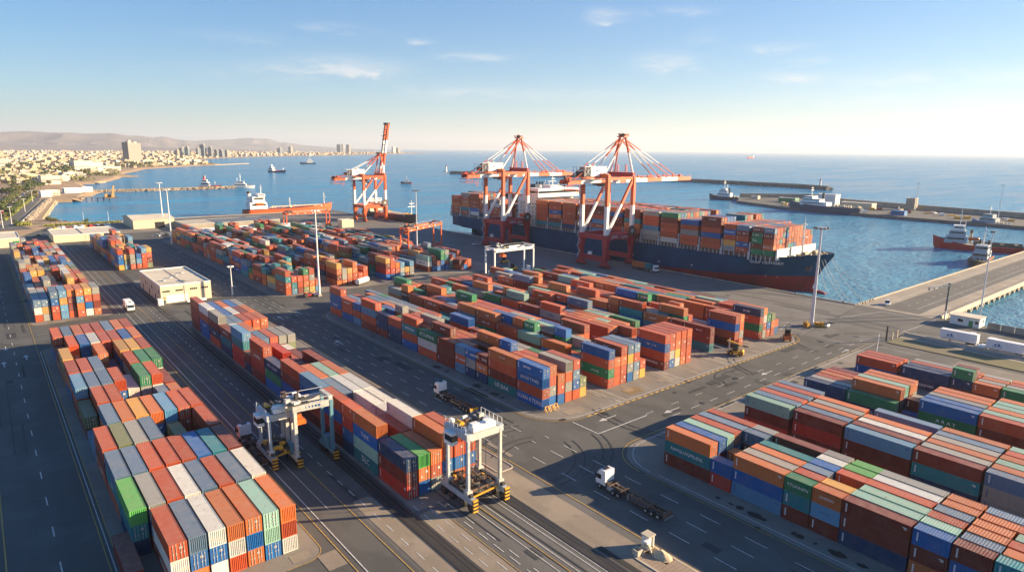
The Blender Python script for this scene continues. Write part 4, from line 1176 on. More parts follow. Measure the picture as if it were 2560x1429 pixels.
def hn(scale, det, stretch):
    mp = nt.nodes.new('ShaderNodeMapping'); mp.inputs['Scale'].default_value = stretch
    nt.links.new(g_.outputs['Object'], mp.inputs[0])
    n = nt.nodes.new('ShaderNodeTexNoise'); n.inputs['Scale'].default_value = scale; n.inputs['Detail'].default_value = det; nt.links.new(mp.outputs[0], n.inputs['Vector'])
    r = nt.nodes.new('ShaderNodeValToRGB'); r.color_ramp.elements[0].position = .42; r.color_ramp.elements[1].position = .72; nt.links.new(n.outputs['Fac'], r.inputs[0]); return r.outputs[0]
def hx(f, a, c):
    x = nt.nodes.new('ShaderNodeMixRGB'); nt.links.new(f, x.inputs[0])
    for i, v in ((1,a),(2,c)):
        if isinstance(v, tuple): x.inputs[i].default_value = (*v,1)
        else: nt.links.new(v, x.inputs[i])
    return x.outputs[0]
blue = hx(hn(.25,6,(1,.4,.25)), (.0005,.042,.105), (.004,.068,.145))
red = hx(hn(.3,6,(1,.35,.3)), (.25,.022,.024), (.15,.020,.020))
nt.links.new(hx(below, blue, red), b.inputs['Base Color'])
ship = thing('container_ship', 'huge navy and red container ship berthed along the quay under the cranes', 'ship', (0,0,0))
ship.location = (SX, 277, -3)     # at the waterline amidships
OFF = Vector((SX, 277, -3))
def S_(mb, name, mats, par=None):
    mb.v = [(x-OFF.x, y-OFF.y, z-OFF.z) for x,y,z in mb.v]
    return mb.build(name, mats, par or ship)
levels = [i/26 for i in range(27)]
def ystem(z): 
    f = min(1, max(0,(z+3)/18.0)); return 143.6-8.8*f**1.6 + (max(0,-3-z)*1.2)
ss = [i/40 for i in range(41)]
hv, hf = [], []
NS = 130
for side in (-1, 1):
    base = len(hv)
    for j, lv in enumerate(levels):
        for i in range(NS+1):
            u = i/NS
            y0_ = ystem(-5+lv*(top_z(140)+5))
            q = u**1.7 if u < .5 else u
            q = (u*u*1.35 + u*.15) if u < .5 else .4125+(u-.5)*1.175
            y = y0_ + (419-y0_)*q
            z = -5 + lv*(top_z(y)+5)
            hv.append((SX+side*hull_hb(y, z), y, z))
    w_ = NS+1
    for j in range(len(levels)-1):
        for i in range(NS):
            f = (base+j*w_+i, base+j*w_+i+1, base+(j+1)*w_+i+1, base+(j+1)*w_+i)
            hf.append(f if side > 0 else f[::-1])
mb = MB(); mb.add(hv, hf)
# transom closing
w_ = NS+1; nl = len(levels)
for j in range(nl-1): mb.f.append((j*w_+NS, nl*w_+j*w_+NS, nl*w_+(j+1)*w_+NS, (j+1)*w_+NS)); mb.m.append(0)
mb.v = [(x-OFF.x, y-OFF.y, z-OFF.z) for x,y,z in mb.v]
# the paint line is written in yard coordinates, so shift it into the hull's own
line.node.inputs[1].default_value = 1.9+3.0
for n_ in nt.nodes:
    if n_.type == 'MATH' and n_.operation == 'SUBTRACT': n_.inputs[0].default_value = 204.0-277.0
hull = mb.build('hull', HULLM, ship)
for p in hull.data.polygons: p.use_smooth = True
# deck sheet with bulwark rim
dk = MB()
ys_ = [ystem(14)+.4+(419-ystem(14)-.5)*((i/60)**1.5) for i in range(61)]
L_ = [(SX-hull_hb(y, top_z(y))+.25, y, top_z(y)-.9) for y in ys_]; R_ = [(SX+hull_hb(y, top_z(y))-.25, y, top_z(y)-.9) for y in ys_]
dk.add(L_+R_, [(i, i+1, 61+i+1, 61+i)[::-1] for i in range(60)])
S_(dk, 'deck', M['deck_grey'])
bb = MB(); bb.ball((0,0,0), 1.0, n=14, k=9)
bb.v = [(SX+x*2.9, 146.5+y*10.5, -3.4+z*2.3) for x,y,z in bb.v]
S_(bb, 'bulbous_bow', M['hull_red'])
# name on the bow, bent to the plating
nm = text_mesh('GULF ODYSSEY', 2.0, M['letter_white'], bold=True)
import bmesh
bm = bmesh.new(); bm.from_mesh(nm)
bmesh.ops.subdivide_edges(bm, edges=bm.edges[:], cuts=1)
nm2 = bpy.data.meshes.new('ship_name')
for v in bm.verts:
    y = 158.3+v.co.y*1.02; z = 10.7+v.co.z*.9
    v.co = (SX-hull_hb(y, z)-.16-OFF.x, y-OFF.y, z-OFF.z)
bm.to_mesh(nm2); bm.free(); nm2.materials.append(M['letter_white'])
link('ship_name', nm2, ship)
an = MB(); x_ = SX-hull_hb(143.6, 9.2)
an.box(x_-.35, x_+.8, 142.4, 145.0, 8.0, 10.9); S_(an, 'anchor_pocket', M['hull_navy'])
an = MB(); an.bar((x_-.6,143.7,7.9),(x_-.6,143.7,9.6),.5,.4); an.bar((x_-.7,142.6,8.1),(x_-.7,144.8,8.1),.5,.5); S_(an, 'anchor', M['rust_steel'])
# hatch covers, side stanchions and lashing bridges
hc = MB()
for y0, Ln, h_ in SHIP: hc.box(SX-19.2, SX+19.2, y0-.1, y0+Ln+.1, 12.3, 14.28)
S_(hc, 'hatch_covers', M['rust_steel'])
for k, (y0, Ln, h_) in enumerate(SHIP):
    lb = MB(); y = y0+Ln+.55
    for x in [SX-19.8+i*2.62 for i in range(16)]: lb.box(x-.12, x+.12, y-.35, y+.35, 11.6, 19.6)
    for z in (14.2, 16.8, 19.4): lb.box(SX-20.0, SX+20.0, y-.5, y+.5, z, z+.14)
    for z in (12.4,): lb.box(SX-20.3, SX-19.9, y-.6, y+.6, 11.4, 15.4)
    for q in range(5): lb.box(SX-20.2, SX-19.6, y0+1+q*(Ln-2)/4-.18, y0+1+q*(Ln-2)/4+.18, 11.4, 14.2)
    lb.box(SX-20.3, SX-20.2, y0, y0+Ln, 13.0, 13.08)
    S_(lb, 'lashing_bridge', M['grey_steel'])
# breakwater wall and forecastle
fw = MB(); fw.box(SX-18.2, SX+18.2, 152.6, 153.4, 12.5, 17.6)
fo = S_(fw, 'breakwater_wall', M['white_paint'])
fw = MB()
for k in range(34): x = SX+rnd.uniform(-17,17); z = rnd.uniform(13.2,17.0); fw.box(x-.16, x+.16, 152.55, 152.6, z, z+.45)
S_(fw, 'wall_openings', M['dark_steel'], fo)
fg = MB()
for k in range(60):
    y = rnd.uniform(138.5,151); hw = max(.2, hull_hb(y,14)-1.6); x = SX+rnd.uniform(-hw,hw); z = top_z(y)-.9; s = rnd.uniform(.4,1.3)
    fg.box(x-s*.5, x+s*.5, y-s*.4, y+s*.4, z-.3, z+s*.9)
for x in (-5,5): fg.tube((SX+x-1.8,146,15.2),(SX+x+1.8,146,15.2),1.1,10); fg.tube((SX+x-.4,142,14.6),(SX+x+.4,142,14.6),.9,10)
S_(fg, 'deck_gear', mat('weathered deck gear', (.30,.26,.19), .7, var=.5, scale=.5, dirt=(.06,.05,.04), dirt_amt=.8, dirt_scale=.5))
fm_ = MB(); fm_.tube((SX-1,149.5,13.5),(SX-1,149.5,29.5),.55,8,.35); fm_.cbox((SX-1,149.5,22.6),(1.4,3.4,.25)); fm_.cbox((SX-1,149.5,28.6),(1.0,2.4,.2)); fm_.tube((SX-1,149.5,29),(SX-1,149.5,32),.1,5)
for z in range(15,28): fm_.cbox((SX-1.8,149.5,z),(.5,.7,.08))
S_(fm_, 'foremast', M['white_paint'])
# accommodation block
ac = MB()
ac.box(SX-16.5, SX+16.5, 322.5, 342, 11.5, 31.0); ac.box(SX-18.2,SX+18.2,321,335,31.0,31.3)
acc = S_(ac, 'superstructure', M['white_paint'])
br = MB(); br.box(SX-18.6, SX+18.6, 319.2, 334.0, 31.32, 36.4); br.box(SX-17.5,SX+17.5,319.5,333,36.42,36.9); br.box(SX-5,SX+5,322,330,36.9,38.6)
brg = S_(br, 'bridge', M['white_paint'], acc)
wi = MB(); wi.box(SX-18.3, SX+18.3, 319.1, 319.2, 33.9, 35.3); wi.box(SX-18.68,SX-18.6,319.8,330,33.9,35.3)
for k in range(13): wi.box(SX-17.5+k*2.8, SX-16.7+k*2.8, 322.45, 322.5, 28.4, 29.3)
S_(wi, 'bridge_windows', M['glass'], acc)
wi = MB()
for z in (15,17.8,20.6,23.4,26.2):
    for k in range(6): wi.box(SX-16.56, SX-16.5, 323.4+k*3.0, 324.2+k*3.0, z, z+.8)
for k in range(5): wi.box(SX-18.66,SX-18.6,321+k*2.4,321.7+k*2.4,32.1,32.8)
S_(wi, 'portholes', M['glass'], acc)
wd = MB(); 
for z in (14.2,17.0,19.8,22.6,25.4,28.2): wd.box(SX-19.4, SX-16.5, 323, 341.5, z, z+.16); wd.box(SX-19.4,SX-19.3,323,341.5,z+1.0,z+1.08)
S_(wd, 'side_decks', M['white_paint'], acc)
lbt = MB(); lbt.tube((SX-18.4,329,18.6),(SX-18.4,336.5,18.6),1.35,10); lbt.ball((SX-18.4,329,18.6),1.34); lbt.ball((SX-18.4,336.5,18.6),1.34); lbt.box(SX-19.1,SX-17.7,331,333.5,19.6,20.7)
S_(lbt, 'lifeboat', M['hull_orange'])
ms = MB(); ms.tube((SX,326,38.6),(SX,326,45.5),.4,8,.2); ms.cbox((SX,326,41.2),(6.5,.5,.3)); ms.cbox((SX,325.4,43),(3.4,.4,.4)); 
for x in (-7,-4.5,5,8,11): ms.tube((SX+x,323+rnd.random()*6,36.9),(SX+x,325,40+rnd.random()*2),.12,5)
for x in (-10,-2.5,6.5): ms.ball((SX+x,327,38.0),1.0)
S_(ms, 'radar_mast', M['white_paint'])
fn = MB(); fn.box(SX-6,SX+6,336.5,341.5,31.0,38.8); fn.box(SX-6.2,SX+6.2,336.3,341.7,36.0,37.6)
for x in (-2.5,0,2.5): fn.tube((SX+x,339,38.8),(SX+x,339,40.4),.6,8)
S_(fn, 'funnel', M['hull_navy'])
# hull marks low on the bow side
hm_ = MB()
for y, z in ((160,3.8),(155.5,3.4),(236,4.6),(218,3.2),(197,4.2)): hm_.box(SX-hull_hb(y,z)-.09, SX-hull_hb(y,z)-.03, y-.5, y+.4, z, z+.5)
S_(hm_, 'hull_markings', M['letter_white'])
def rope(p, q, sag, label, r=.09):
    p, q = Vector(p), Vector(q)
    pts = [p.lerp(q, i/10)-Vector((0,0,sag*4*(i/10)*(1-i/10))) for i in range(11)]
    tag(MB().path([tuple(v) for v in pts], r, 5).build('mooring_rope', M['rope']), label, 'rope', 'mooring ropes')
rope((SX-3,139.5,14.2),(277.1,118,.7), 1.6, 'pale mooring rope from the big bow down to the quay corner')
rope((SX-2,138.5,14.3),(277.3,114.5,.7), 2.4, 'slack mooring rope from the big bow to the quay corner bollard')
rope((SX+2,137.5,14.5),(283.5,112.6,.7), 2.0, 'mooring rope from the big bow crossing open water to the pier')
rope((SX+3,137.5,14.5),(297,112.8,.7), 2.2, 'mooring rope from the big bow to the pier past the parked car')
rope((SX-4,140.5,14.0),(277.0,124,.7), .8, 'short steep mooring rope beside the red bulb of the ship')
# ---------------------------------------------------------------- yard machines and vehicles
STRIPE = [M['yellow'], M['black_paint']]
def wheel(mb, x, y, z, r, w, m=0, mr=1):
    mb.tube((x-w/2,y,z),(x+w/2,y,z),r,14,m=m); mb.tube((x-w/2-.02,y,z),(x+w/2+.02,y,z),r*.48,8,m=mr)
def stripes(mb, x0, x1, y0, y1, z0, z1, n=6):
    for i in range(n): mb.box(x0, x1, y0, y1, z0+(z1-z0)*i/n, z0+(z1-z0)*(i+1)/n-.002, i % 2)
def straddle(label, loc, W=7.0, L=6.2, ztop=14.2, p1='worn_white', p2='worn_cream', low=True, spread=True):
    t = thing('straddle_carrier', label, 'straddle carrier', loc, 0, 'straddle carriers beside the rails')
    MT = [M[p1], M[p2], M['dark_steel'], M['rubber'], M['yellow'], M['white_paint'], M['rust_steel']]
    for s in (-1, 1):
        x = s*W/2
        mb = MB(); mb.box(x-.45, x+.45, -L/2-1.9, L/2+1.9, 1.7, 2.75, 0); mb.box(x-.3,x+.3,-L/2-1.2,L/2+1.2,2.75,3.3,2)
        for y in (-L/2-1.1, -L/2+1.4, L/2-1.4, L/2+1.1): mb.box(x-.25, x+.25, y-.2, y+.2, .7, 1.7, 0)
        mb.build('side_beam', MT, t)
        for y in (-L/2-1.1, -L/2+1.4, L/2-1.4, L/2+1.1):
            mb = MB(); wheel(mb, x, y, .85, .85, .62, 3, 6); mb.build('wheel', MT, t)
        mb = MB(); stripes(mb, x-.5, x+.5, -L/2-2.3, -L/2-1.92, .5, 2.8, 7); mb.build('bumper', STRIPE, t)
        for y in (-L/2, L/2):
            mb = MB(); mb.bar((x,y,2.7),(x,y,ztop-.5),.5,.62,1 if s > 0 else 0); mb.box(x-.55,x+.55,y-.6,y+.6,2.75,3.7,1)
            mb.build('leg', MT, t)
        mb = MB(); mb.box(x-.5, x+.5, -L/2-.4, L/2+.4, ztop-1.2, ztop, 0); mb.build('top_side_beam', MT, t)
    for y in (-L/2, L/2):
        mb = MB(); mb.box(-W/2+.5, W/2-.5, y-.4, y+.4, ztop-1.35, ztop-.12, 1); mb.build('top_cross_beam', MT, t)
    mb = MB()
    mb.box(-W/2+1.0, W/2-1.2, -L/2-.3, -L/2+1.3, ztop+.02, ztop+1.0, 5); mb.box(-W/2+1.2, -W/2+2.6, -L/2+.2, -L/2+1.2, ztop+1.0, ztop+1.35, 5)
    mb.box(.4, 1.6, -L/2-.1, -L/2+1.1, ztop+1.0, ztop+1.3, 5)
    mb.build('engine_housing', MT, t)
    mb = MB()
    for k in range(26): mb.cbox((rnd.uniform(-W/2+.5,W/2-.5), rnd.uniform(-L/2+1.2,L/2-.2), ztop+rnd.uniform(-.4,.6)), (rnd.uniform(.3,1.1),rnd.uniform(.3,1.1),rnd.uniform(.3,.9)), rnd.choice((2,2,6,5,1)))
    mb.tube((-W/2+1.0, 0, ztop+.4), (-W/2+1.0, 1.5, ztop+.4), .55, 10, m=4); mb.tube((1, -.5, ztop+.3), (1, 2.4, ztop+.3), .5, 10, m=2)
    mb.build('hoist_gear', MT, t)
    mb = MB()
    for s in (-1, 1):
        mb.box(s*(W/2+.42)-.03, s*(W/2+.42)+.03, -L/2, L/2, ztop+1.05, ztop+1.12, 5)
        for i in range(6): mb.box(s*(W/2+.42)-.03, s*(W/2+.42)+.03, -L/2+i*L/5-.03, -L/2+i*L/5+.03, ztop, ztop+1.1, 5)
    mb.build('railing', MT, t)
    cab = MB(); cab.box(-W/2-1.5, -W/2-.2, L/2-3.4, L/2-1.0, ztop-2.9, ztop-.6, 5); c = cab.build('cabin', MT, t)
    cw = MB(); cw.box(-W/2-1.53, -W/2-.17, L/2-3.43, L/2-1.3, ztop-2.2, ztop-1.1); cw.build('cabin_window', M['glass'], c)
    if spread:
        mb = MB(); z = 3.2
        for x in (-1.15, 1.15): mb.box(x-.14, x+.14, -L/2-.2, L/2+.8, z, z+.3, 2)
        for y in (-L/2, -1, 1, L/2): mb.box(-2.6, 2.6, y-.12, y+.12, z+.02, z+.28, 6)
        for k in range(30): mb.cbox((rnd.uniform(-2.6,2.6), rnd.uniform(-L/2,L/2+.5), z+rnd.uniform(-.6,.9)), (rnd.uniform(.2,1.1),rnd.uniform(.2,1.1),rnd.uniform(.2,.8)), rnd.choice((2,2,6,6,4)))
        for y in (-L/2-.3,): mb.bar((-W/2+.6,y,2.2),(W/2-.6,y,2.6),.25,.25,4); mb.bar((-W/2+.6,y+.6,2.9),(W/2-.6,y+.6,3.3),.2,.2,6)
        for x in (-1.1,1.1):
            for y in (-L/2+1,L/2-1): mb.tube((x,y,z+.3),(x,y,ztop-1),.05,4,m=2)
        mb.build('spreader', MT, t)
    return t
straddle('tall grey straddle carrier standing on the rail lanes clear of the stacks', (63.6, 88.0, .07))
straddle('worn straddle carrier linked to the pale gantry between the two blocks', (40.9, 124.2, .07), W=4.5, L=5.6, ztop=11.0)
def gantry(name, label, cat, p0, p1, dy, ztop, paintm, group, legs2=None, spreader=True, wheels=True, trolley_at=.2):
    """rubber tyred gantry spanning along X from p0 to p1 (ground x), with frames dy apart in Y"""
    x0, y0 = p0; x1, y1 = p1
    t = thing(name, label, cat, ((x0+x1)/2, (y0+y1)/2, .07), 0, group)
    h = (x1-x0)/2; sk = (y1-y0)/2
    A, B = M[paintm], M[legs2 or paintm]
    MT = [A, B, M['dark_steel'], M['rubber'], M['machine_orange'], M['white_paint'], M['rust_steel']]
    for s in (-1, 1):
        yo = s*sk
        for q in (-1, 1):
            mb = MB(); mb.bar((s*h, yo+q*dy/2, 1.7), (s*h, yo+q*dy/2, ztop), .62, .7, 1 if s > 0 else 0); mb.build('leg', MT, t)
            if wheels:
                for d in (-.75, .75):
                    mb = MB(); wheel(mb, s*h, yo+q*dy/2+d, .72, .72, .5, 3, 6); mb.build('wheel', MT, t)
        mb = MB(); mb.box(s*h-.45, s*h+.45, yo-dy/2-1.3, yo+dy/2+1.3, 1.3, 2.1, 1 if s > 0 else 0); mb.box(s*h-.6, s*h+.6, yo-1, yo+1, 2.1, 4.2, 1); mb.build('sill_beam', MT, t)
        mb = MB(); stripes(mb, s*h-.5, s*h+.5, yo-dy/2-1.75, yo-dy/2-1.32, .4, 2.4, 6); mb.build('bumper', STRIPE, t)
        mb = MB(); mb.box(s*h-.4, s*h+.4, yo-dy/2, yo+dy/2, ztop+.02, ztop+.8, 0); mb.build('end_beam', MT, t)
    for q in (-1, 1):
        mb = MB(); mb.bar((-h-.4, -sk+q*dy/2, ztop-.55), (h+.4, sk+q*dy/2, ztop-.55), .7, 1.3, 0)
        mb.bar((-h-.4, -sk+q*(dy/2+.6), ztop+1.0), (h+.4, sk+q*(dy/2+.6), ztop+1.0), .06, .06, 5)
        g = mb.build('girder', MT, t)
        mk = MB()
        if q < 0:
            for k in range(5): xx = -h+2+k*(2*h-4)/5; yy = -sk+(xx+h)/(2*h)*2*sk-dy/2-.37; mk.box(xx, xx+1.0, yy-.02, yy, ztop-.8, ztop-.3)
            mk.build('marking', M['letter_blue'] if paintm.startswith('worn') or paintm == 'white_paint' else M['letter_white'], g)
    tx = -h+2*h*trolley_at
    mb = MB()
    for k in range(22): mb.cbox((tx+rnd.uniform(-1.9,1.9), -sk+trolley_at*2*sk+rnd.uniform(-dy/2,dy/2), ztop+rnd.uniform(.2,1.7)), (rnd.uniform(.4,1.3),rnd.uniform(.4,1.3),rnd.uniform(.4,1.2)), rnd.choice((2,2,6,5,5,0)))
    mb.box(tx-2, tx+2, -dy/2, dy/2, ztop+.1, ztop+.3, 2)
    mb.build('trolley', MT, t)
    if spreader:
        mb = MB()
        for x in (-.5,.5): mb.tube((tx+x+.4,0,ztop),(tx+x+.4,0,ztop-3.2),.05,4,m=2)
        mb.box(tx-.4, tx+1.2, -1.6, 1.6, ztop-3.6, ztop-3.1, 4); mb.box(tx-.1,tx+.9,-.8,.8,ztop-3.1,ztop-2.2,4)
        for y in (-1.5,1.4): mb.box(tx-.7,tx+1.5,y,y+.25,ztop-4.3,ztop-3.5,4)
        mb.build('spreader', MT, t)
    return t
gantry('gantry_crane', 'worn pale gantry with teal far legs beside the straddle carrier', 'gantry crane', (42.9,121.3), (50.0,120.4), 4.6, 12.6, 'worn_cream', 'yard gantry cranes', 'worn_teal', trolley_at=.12)
gantry('gantry_crane', 'white yard gantry standing across the back of the central block', 'gantry crane', (188.6,247.0), (213.2,247.0), 7.2, 14.6, 'white_paint', 'yard gantry cranes', trolley_at=.3)
gantry('gantry_crane', 'red orange yard gantry over the distant stacks beside the quay', 'gantry crane', (186.0,324.0), (221.0,344.0), 9.0, 17.0, 'crane_orange', 'yard gantry cranes', trolley_at=.18)
gantry('gantry_crane', 'small dark orange gantry behind the stacks near the orange tanker', 'gantry crane', (181.5,497.0), (216.0,497.0), 6.5, 12.5, 'crane_orange', 'yard gantry cranes', trolley_at=.1, spreader=False)

def truck(label, loc, rz=0.0, cabm='white_paint', load=None, L=13.2, group=None, rear='yellow'):
    t = thing('truck', label, 'truck', loc, rz, group)
    MT = [M[cabm], M['dark_steel'], M['rubber'], M['grey_steel'], M['rust_steel'], M[rear]]
    y = L/2+.2     # cab front at y+2.4
    cab = MB()
    cab.prism_x([(y,.95),(y+2.25,.95),(y+2.4,1.5),(y+2.25,2.5),(y+1.9,3.25),(y+1.5,3.75),(y,3.85)], -1.22, 1.22, 0)
    c = cab.build('cab', MT, t)
    g = MB(); g.prism_x([(y+2.30,1.95),(y+2.42,1.95),(y+2.20,2.95),(y+2.06,2.95)], -1.08, 1.08); g.box(-1.24,-1.215,y+1.0,y+1.95,1.95,2.85); g.box(1.215,1.24,y+1.0,y+1.95,1.95,2.85)
    g.build('windscreen', M['glass'], c)
    g = MB(); g.box(-1.5,-1.26,y+2.0,y+2.2,2.0,2.9); g.box(1.26,1.5,y+2.0,y+2.2,2.0,2.9); g.box(-.55,.55,y+.5,y+1.3,3.86,3.98)
    g.build('mirrors', M['black_paint'], c)
    ch = MB(); ch.box(-.5,.5,y-3.6,y+2.1,.62,.94,1); ch.box(-1.15,-.55,y-1.6,y-.4,.5,1.1,3); ch.box(.55,1.15,y-1.6,y-.4,.5,1.1,3); ch.box(-1.1,1.1,y-.5,y-.05,1.0,1.7,1)
    ch.build('tractor_frame', MT, t)
    for yy in (y+1.35, y-2.0, y-3.2):
        for s in (-1, 1):
            w = MB(); wheel(w, s*1.02, yy, .52, .52, .42 if yy > y else .6, 2, 3); w.build('wheel', MT, t)
    tr = MB()
    for s in (-1, 1): tr.box(s*.48-.09, s*.48+.09, -L/2, y-.9, 1.12, 1.42, 4)
    for yy in (-L/2+.1, -L/2+3.4, -.6, L/2-3.6, L/2-.8): tr.box(-1.2, 1.2, yy-.13, yy+.13, 1.22, 1.46, 4)
    tr.box(-.9,.9,-2.8,1.2,.55,.62,1)
    for s in (-1,1): tr.box(s*1.02-.05,s*1.02+.05,-2.6,2.2,.72,.84,5); tr.box(s*.6-.05,s*.6+.05,1.7,1.9,.2,1.2,3)
    ch_ = tr.build('trailer_chassis', MT, t)
    rb = MB(); rb.box(-1.22,1.22,-L/2-.2,-L/2-.03,.75,1.25,5); rb.box(-1.2,1.2,-L/2-.25,-L/2-.2,.45,.6,3)
    rb.build('rear_bumper', MT, ch_)
    for yy in (-L/2+1.2, -L/2+2.5, -L/2+3.8):
        for s in (-1, 1):
            w = MB(); wheel(w, s*1.0, yy, .52, .52, .6, 2, 3); w.build('wheel', MT, t)
            w = MB(); w.box(s*1.0-.3,s*1.0+.3,yy-.5,yy+.5,1.08,1.11,1); w.build('mudguard', MT, t)
    return t
truck('white cab truck with an empty rusty trailer frame beside the junction', (84.9, 67.6, .07), 0, group='trucks with skeletal trailers', rear='rust_steel')
truck('white cab truck with empty trailer and yellow rear, in the road shadow', (86.0, 125.6, .07), 0, group='trucks with skeletal trailers')
truck('dusty truck stopped beneath the worn straddle carrier', (38.4, 129.6, .07), 0, group='trucks with skeletal trailers', rear='rust_steel')
tq = truck('white truck hauling two boxes along the quay below the crane', (268.2, 217.5, .07), pi, group='trucks with skeletal trailers', rear='rust_steel')
for (yy, len_, cc, lab) in ((220.6, 8.6, 'o', 'brown container riding on the quay truck trailer'), (214.4, 3.4, 't', 'small teal box riding behind the quay truck cab')):
    r_ = thing('shipping_container', lab, 'container', (268.2, yy, 1.55), 0)
    bd, bl, rf_, fr_, _ = cont_meshes(len_)
    for n_, m_ in (('body',bd),('roof',rf_),('frame',fr_),('end_wall',bl)): q = link(n_, m_, r_); q.color = (*COL[cc][0], 1)

def box_trailer(label, loc, rz, L=12.4, mark='letter_blue', group='white refrigerated trailers'):
    t = thing('trailer', label, 'trailer', loc, rz, group)
    MT = [M['white_paint'], M['dark_steel'], M['rubber'], M['grey_steel']]
    b = MB(); b.box(-1.28,1.28,-L/2,L/2,1.15,4.0,0); bx = b.build('body', MT, t)
    b = MB(); b.box(-1.31,1.31,-L/2-.02,L/2+.02,4.0,4.12,0); b.build('roof', MT, bx)
    b = MB(); b.box(-1.2,-.02,-L/2-.06,-L/2,1.25,3.9,0); b.build('door', MT, bx); b = MB(); b.box(.02,1.2,-L/2-.06,-L/2,1.25,3.9,0); b.build('door', MT, bx)
    b = MB(); b.prism_x([(1.4,2.3),(2.4,2.3),(1.9,3.2)],-1.31,-1.285); b.prism_x([(2.5,2.3),(3.4,2.3),(2.7,3.0)],-1.31,-1.285); b.box(-1.31,-1.285,1.0,3.6,1.9,2.05); b.build('logo', M[mark], bx)
    b = MB(); b.box(-.6,.6,-L/2+.4,L/2-.4,.85,1.14,1); b.box(-.8,-.6,L/2-3,L/2-2.8,.05,.9,1); b.box(.6,.8,L/2-3,L/2-2.8,.05,.9,1); b.build('chassis', MT, t)
    for yy in (-L/2+1.3,-L/2+2.6):
        for s in (-1,1): w = MB(); wheel(w,s*1.0,yy,.5,.5,.55,2,3); w.build('wheel', MT, t)
    return t
box_trailer('white box trailer with a blue emblem, parked behind the kerb wall', (247.4, 67.0, .07), 0, 10.6)
box_trailer('white box trailer with a smaller dark emblem, second along the kerb wall', (245.9, 53.4, .07), 0, 10.6)
def car(label, loc, rz, paintm='car_white', L=4.6, H=1.7, group=None, name='parked_car', cat='car'):
    t = thing(name, label, cat, loc, rz, group)
    h = L/2
    b = MB(); b.prism_x([(-h,.35),(h,.35),(h,.75),(h*.55,.95),(h*.42,.98),(-h*.9,1.0),(-h,.8)], -.9, .9); bd = b.build('body', M[paintm], t)
    b = MB(); b.prism_x([(-h*.86,.98),(h*.42,.98),(h*.10,H-.06),(-h*.66,H-.06)], -.82, .82); b.build('windows', M['glass'], bd)
    b = MB(); b.prism_x([(-h*.68,H-.05),(h*.12,H-.05),(h*.06,H+.02),(-h*.62,H+.02)], -.78, .78); b.build('roof', M[paintm], bd)
    for s in (-1,1):
        for yy in (-h*.6,h*.62): w = MB(); wheel(w,s*.8,yy,.34,.34,.24,0,1); w.build('wheel', [M['rubber'],M['grey_steel']], t)
    b = MB(); b.box(-.8,-.45,h,h+.03,.6,.75); b.box(.45,.8,h,h+.03,.6,.75); b.build('headlight', M['white_paint'], t)
    return t
car('grey white off-road car parked alone at the root of the pier', (287.6,104.8,.11), R(105), 'car_white', 4.8, 1.9)
car('pale pick-up like car on the quay apron beside the stern crane', (251.5,344.6,.07), R(75), 'car_white', 5.2, 1.7)
def forklift(label, loc, rz, pm, reach=False):
    t = thing('forklift', label, 'forklift', loc, rz, 'heavy yard forklifts')
    MT = [M[pm], M['dark_steel'], M['rubber'], M['grey_steel'], M['rust_steel']]
    b = MB(); b.prism_x([(-2.6,.6),(1.6,.6),(1.6,1.3),(-1.0,1.5),(-2.2,1.9),(-2.6,1.6)],-1.15,1.15,0); b.build('body', MT, t)
    b = MB()
    for x in (-.85,.85):
        for y in (-.9,.8): b.bar((x,y,1.3),(x*.9,y*.8,3.5),.13,.13,1)
    b.box(-1,1,-1.1,1.0,3.5,3.65,1); cg = b.build('cab_frame', MT, t)
    b = MB(); b.box(-.78,.78,-.75,.62,1.5,3.4); b.build('cab_glass', M['glass'], cg)
    b = MB()
    for x in (-.75,.75): b.box(x-.1,x+.1,1.7,1.95,.3,5.0,3)
    for z in (.8,2.6,4.8): b.box(-.75,.75,1.75,1.9,z,z+.2,1)
    b.build('mast', MT, t)
    b = MB()
    if reach:
        b.bar((0,-1.6,3.2),(0,2.6,4.4),.45,.55,0)
        b.bar((-.6,2.0,1.2),(-.9,6.6,.7),.2,.25,3); b.bar((.6,2.0,1.2),(.9,6.6,1.9),.2,.25,3); b.box(-1.3,1.3,2.0,2.3,.6,1.3,0)
    else:
        for x in (-.7,.5): b.box(x,x+.22,1.95,4.3,.28,.42,3)
        b.box(-1.1,1.1,1.95,2.05,.4,1.5,0)
    b.build('fork_carriage', MT, t)
    for s in (-1,1):
        w = MB(); wheel(w,s*1.05,1.1,.72,.72,.6,2,0); w.build('wheel', MT, t)
        w = MB(); wheel(w,s*1.0,-1.8,.6,.6,.45,2,0); w.build('wheel', MT, t)
    return t
forklift('yellow and black forklift reaching for the stack at the end of an aisle', (176.6,105.9,.07), R(25), 'yellow', True)
forklift('orange forklift with a grey cab, parked at the corner of the pad', (205.6,104.4,.07), R(-62), 'machine_orange')
fy = forklift('big yellow machine working below the white gantry beside the stacks', (212.5,259.0,.07), R(60), 'yellow')
forklift('yellow machine on the apron just behind the white gantry', (222.5,279.0,.07), R(40), 'yellow')
forklift('yellow machine half hidden below the red orange gantry', (206.0,338.0,.07), R(20), 'yellow')

